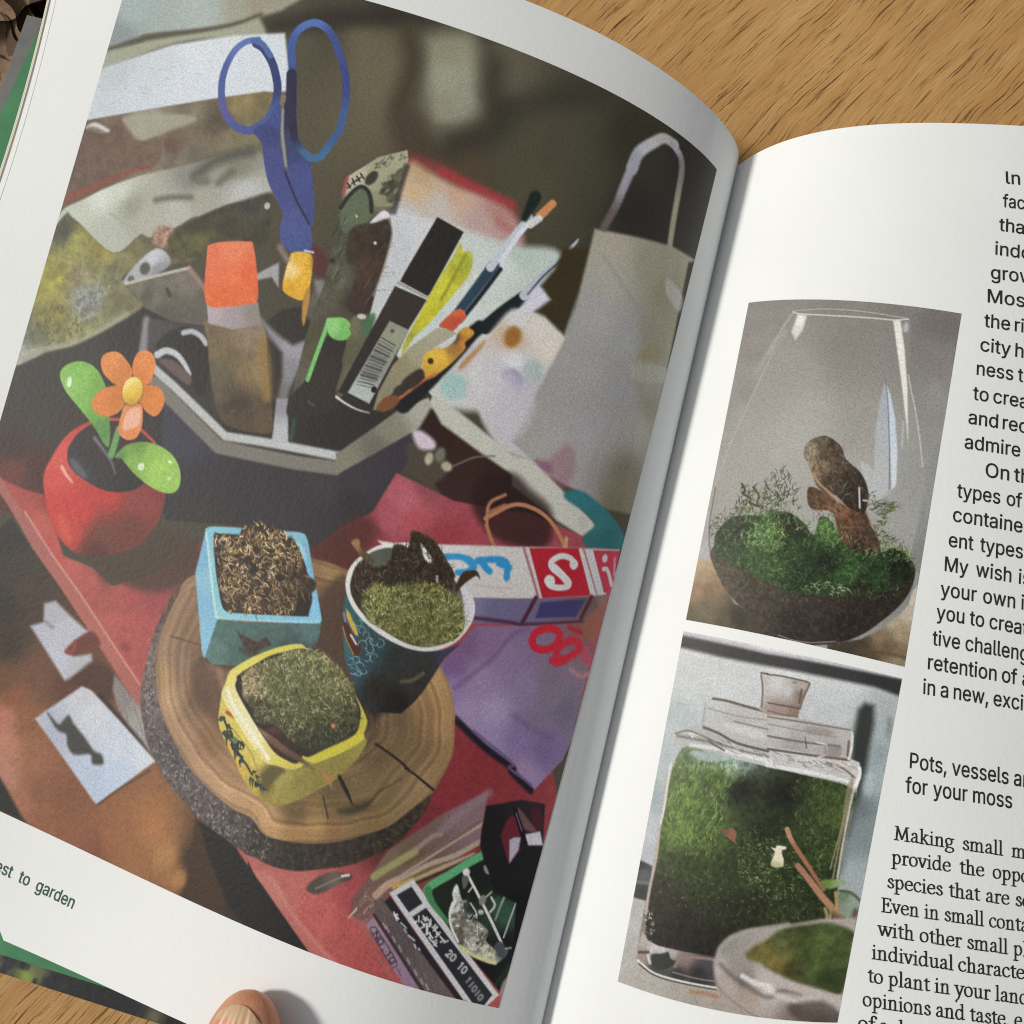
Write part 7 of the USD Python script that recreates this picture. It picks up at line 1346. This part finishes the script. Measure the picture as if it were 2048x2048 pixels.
# creases at the knuckle
pt -= N0 * (.00018 * np.maximum(0, np.cos(tt)) * sum(np.exp(-((ug - c) / .0005) ** 2) for c in (.0285, .0300, .0318, .0335)))[..., None]
i = np.arange(pt.shape[0] * NT).reshape(-1, NT)
f = []
for a, b in ((i[:-1], i[1:]),):
    c, d = np.roll(a, -1, 1), np.roll(b, -1, 1)
    f += [np.stack([a, c, d], -1).reshape(-1, 3), np.stack([a, d, b], -1).reshape(-1, 3)]
V = np.vstack([pt.reshape(-1, 3), TIP + AX * -.0001 + N0 * .0052, TIP + AX * .077 + N0 * .0052])
n = len(V)
f += [np.stack([np.roll(i[0], -1), i[0], np.full(NT, n - 2)], -1), np.stack([i[-1], np.roll(i[-1], -1), np.full(NT, n - 1)], -1)]
th = trimesh.Trimesh(V, np.vstack(f), process=False)
trimesh.repair.fix_normals(th)
thumb = thing('thumb', label="person's bare thumb with a short nail pressing on the bottom margin of the left page", category='thumb')
obj('skin', th, skin, thumb, smooth=True)
# nail plate: a curved patch standing a little proud, its free edge pale
nu, nv = 46, 40
a0, b0 = np.meshgrid(np.linspace(-1, 1, nv), np.linspace(0, 1, nu))
un = .0021 + b0 * .0125 + (np.abs(a0) ** 2.4) * .0026 * (1 - b0) + .0012 * b0 ** 4 * (1 - a0 ** 2)
ang = a0 * .86
wn, hn = PchipInterpolator(U, WID)(un), PchipInterpolator(U, HGT)(un)
edge = np.clip((1 - np.abs(a0)) / .14, 0, 1) * np.clip((1 - b0) / .10, 0, 1)
ridge = .00004 * np.sin(a0 * 23) + .00006 * np.sin(a0 * 9 + 1)
np_ = thumb_point(un, wn, hn, ang, 1.0) + N0 * ((.00004 + .00034 * edge * (1 - .2 * b0)) + ridge * edge)[..., None]
free = np.clip((.20 + .06 * np.cos(a0 * 2.2) + .03 * np.sin(a0 * 11) - b0) / .05, 0, 1)[..., None]
lun = np.clip((b0 - (.86 + .1 * a0 ** 2)) / .05, 0, 1)[..., None]
cn = lin((200, 138, 112)) * (1 - free) + lin((196, 160, 122)) * free
cn = cn * (1 - .4 * lun) + lin((214, 170, 150)) * .4 * lun
dirt = (np.exp(-((b0 - .235) / .022) ** 2) * np.clip(-np.sin((a0 + .35) * 2.4) * 1.4, 0, 1))[..., None]
cn = cn * (1 - .45 * dirt)
cn = cn * (1 + .03 * np.sin(a0 * 14 + 2) + .012 * np.sin(a0 * 31))[..., None]
nf = grid_faces(nu, nv)
nt = trimesh.Trimesh(np_.reshape(-1, 3), nf, process=False)
if (nt.face_normals @ N0).mean() < 0:
    nf = nf[:, ::-1]
obj('nail', (np_.reshape(-1, 3), nf), nail_mat, thumb, smooth=True, col=np.clip(cn, 0, 1).reshape(-1, 3))

# ---------------------------------------------------------------- ground beyond the table, with dry leaves
soil_mat = mat('leaf_litter_ground', {
    'g': ('geometry', {}), 'n': ('noise_texture', {'scale': 30.0, 'detail': 8.0, 'roughness': 0.7}), 'n2': ('noise_texture', {'scale': 120.0, 'detail': 5.0}),
    'r': ('rgb_ramp', {'ramp': [(0.3, (0.02, 0.013, 0.009)), (0.5, (0.07, 0.043, 0.026)), (0.68, (0.20, 0.13, 0.075))]}), 'b': ('bump', {'strength': 1.0, 'distance': 0.004}),
    'p': ('principled_bsdf', {'roughness': 0.9})},
    [('g.position', 'n.vector'), ('g.position', 'n2.vector'), ('n.fac', 'r.fac'), ('r.color', 'p.base_color'), ('n2.fac', 'b.height'), ('b.normal', 'p.normal')])
GZ = -0.060
gx_, gy_ = np.meshgrid(np.linspace(-1.5, 1.5, 90), np.linspace(-1.5, 1.5, 90), indexing='ij')
gz_ = GZ - .012 + .010 * meshkit.fbm(np.stack([gx_ * 9, gy_ * 9, 0 * gx_], -1), 4, 2)
obj('ground', (np.stack([gx_, gy_, gz_], -1).reshape(-1, 3), grid_faces(90, 90)), soil_mat, smooth=True, kind='structure')
rng = np.random.default_rng(12)


def leaf_mat(k, c):
    return mat(f'dry_leaf_{k}', {
        'g': ('geometry', {}), 'n': ('noise_texture', {'scale': 140.0, 'detail': 5.0, 'roughness': 0.65}),
        'r': ('rgb_ramp', {'ramp': [(0.3, tuple(lin(c) * .45)), (0.7, tuple(lin(c)))]}), 'b': ('bump', {'strength': 0.8, 'distance': 0.001}),
        'p': ('principled_bsdf', {'roughness': 0.75})},
        [('g.position', 'n.vector'), ('n.fac', 'r.fac'), ('r.color', 'p.base_color'), ('n.fac', 'b.height'), ('b.normal', 'p.normal')])


LEAFM = [leaf_mat(k, c) for k, c in enumerate(((166, 138, 104), (118, 88, 62), (92, 66, 46), (140, 110, 78)))]


def leaf(x, y, z, L, W, yaw, tilt, curl, k, label):
    t = thing('dry_leaf', label=label, category='leaf', group='dry leaves on the ground beside the table')
    u, v = np.meshgrid(np.linspace(0, 1, 26), np.linspace(-1, 1, 15), indexing='ij')
    w = W * np.sin(np.pi * np.clip(u, .015, .985) ** .8) ** .8 * (1 + .10 * np.sin(u * 23 + k) * np.abs(v))
    p = np.stack([(u - .5) * L, v * w, curl * L * (v ** 2 * .5 + ((u - .5) * 2) ** 2 * .35) + .05 * W * np.sin(u * 14 + v * 5)], -1).reshape(-1, 3)
    R = trimesh.transformations.euler_matrix(tilt[0], tilt[1], yaw, 'sxyz')[:3, :3]
    p = p @ R.T + [x, y, z]
    obj('blade', (p, grid_faces(26, 15)), LEAFM[k], t, smooth=True)
    mid = np.array([[(a - .5) * L * 1.12, 0, curl * L * ((a - .5) * 2) ** 2 * .35 + .0003] for a in np.linspace(-.1, 1, 14)]) @ R.T + [x, y, z]
    obj('midrib', trimesh.creation.sweep_polygon(Polygon(ring((0, 0), .0006, .0006, n=6)), mid), LEAFM[2], t)


LP = np.array([[-0.24063, 0.13900], [-0.24604, 0.14596], [-0.24024, 0.14781], [-0.23850, 0.13208], [-0.23657, 0.14952], [-0.23172, 0.14558], [-0.23820, 0.12439], [-0.23471, 0.11854]])
SPEC = [(.062, .022, 0.5, (.15, -.1), .10, 0), (.055, .018, 2.2, (.3, .1), .16, 1), (.05, .016, 1.2, (-.2, .25), .2, 2), (.048, .015, -0.4, (.1, .3), .15, 3), (.06, .017, 2.6, (-.15, -.2), .14, 2),
        (.05, .017, .9, (.3, .2), .18, 1), (.045, .015, 1.9, (0, -.25), .2, 3), (.05, .014, -.9, (.25, 0), .22, 2)]
LABELS = ['broad tan dry leaf lying left of the top corner of the cover', 'brown dry leaf on the ground in the top left corner of the picture', 'dark brown dry leaf beside the grey top corner of the cover',
          'dry leaf on the ground between the cover and the left edge of the picture', 'dark curled dry leaf above the top corner of the cover', 'brown dry leaf near the page edges at the top',
          'light brown dry leaf low along the left side of the cover', 'small dark dry leaf under the edge of the cover at the left']
for p_, sp_, lb in zip(LP, SPEC, LABELS):
    leaf(p_[0], p_[1], GZ + .006 + .004 * sp_[5], sp_[0], sp_[1], sp_[2], sp_[3], sp_[4], sp_[5], lb)
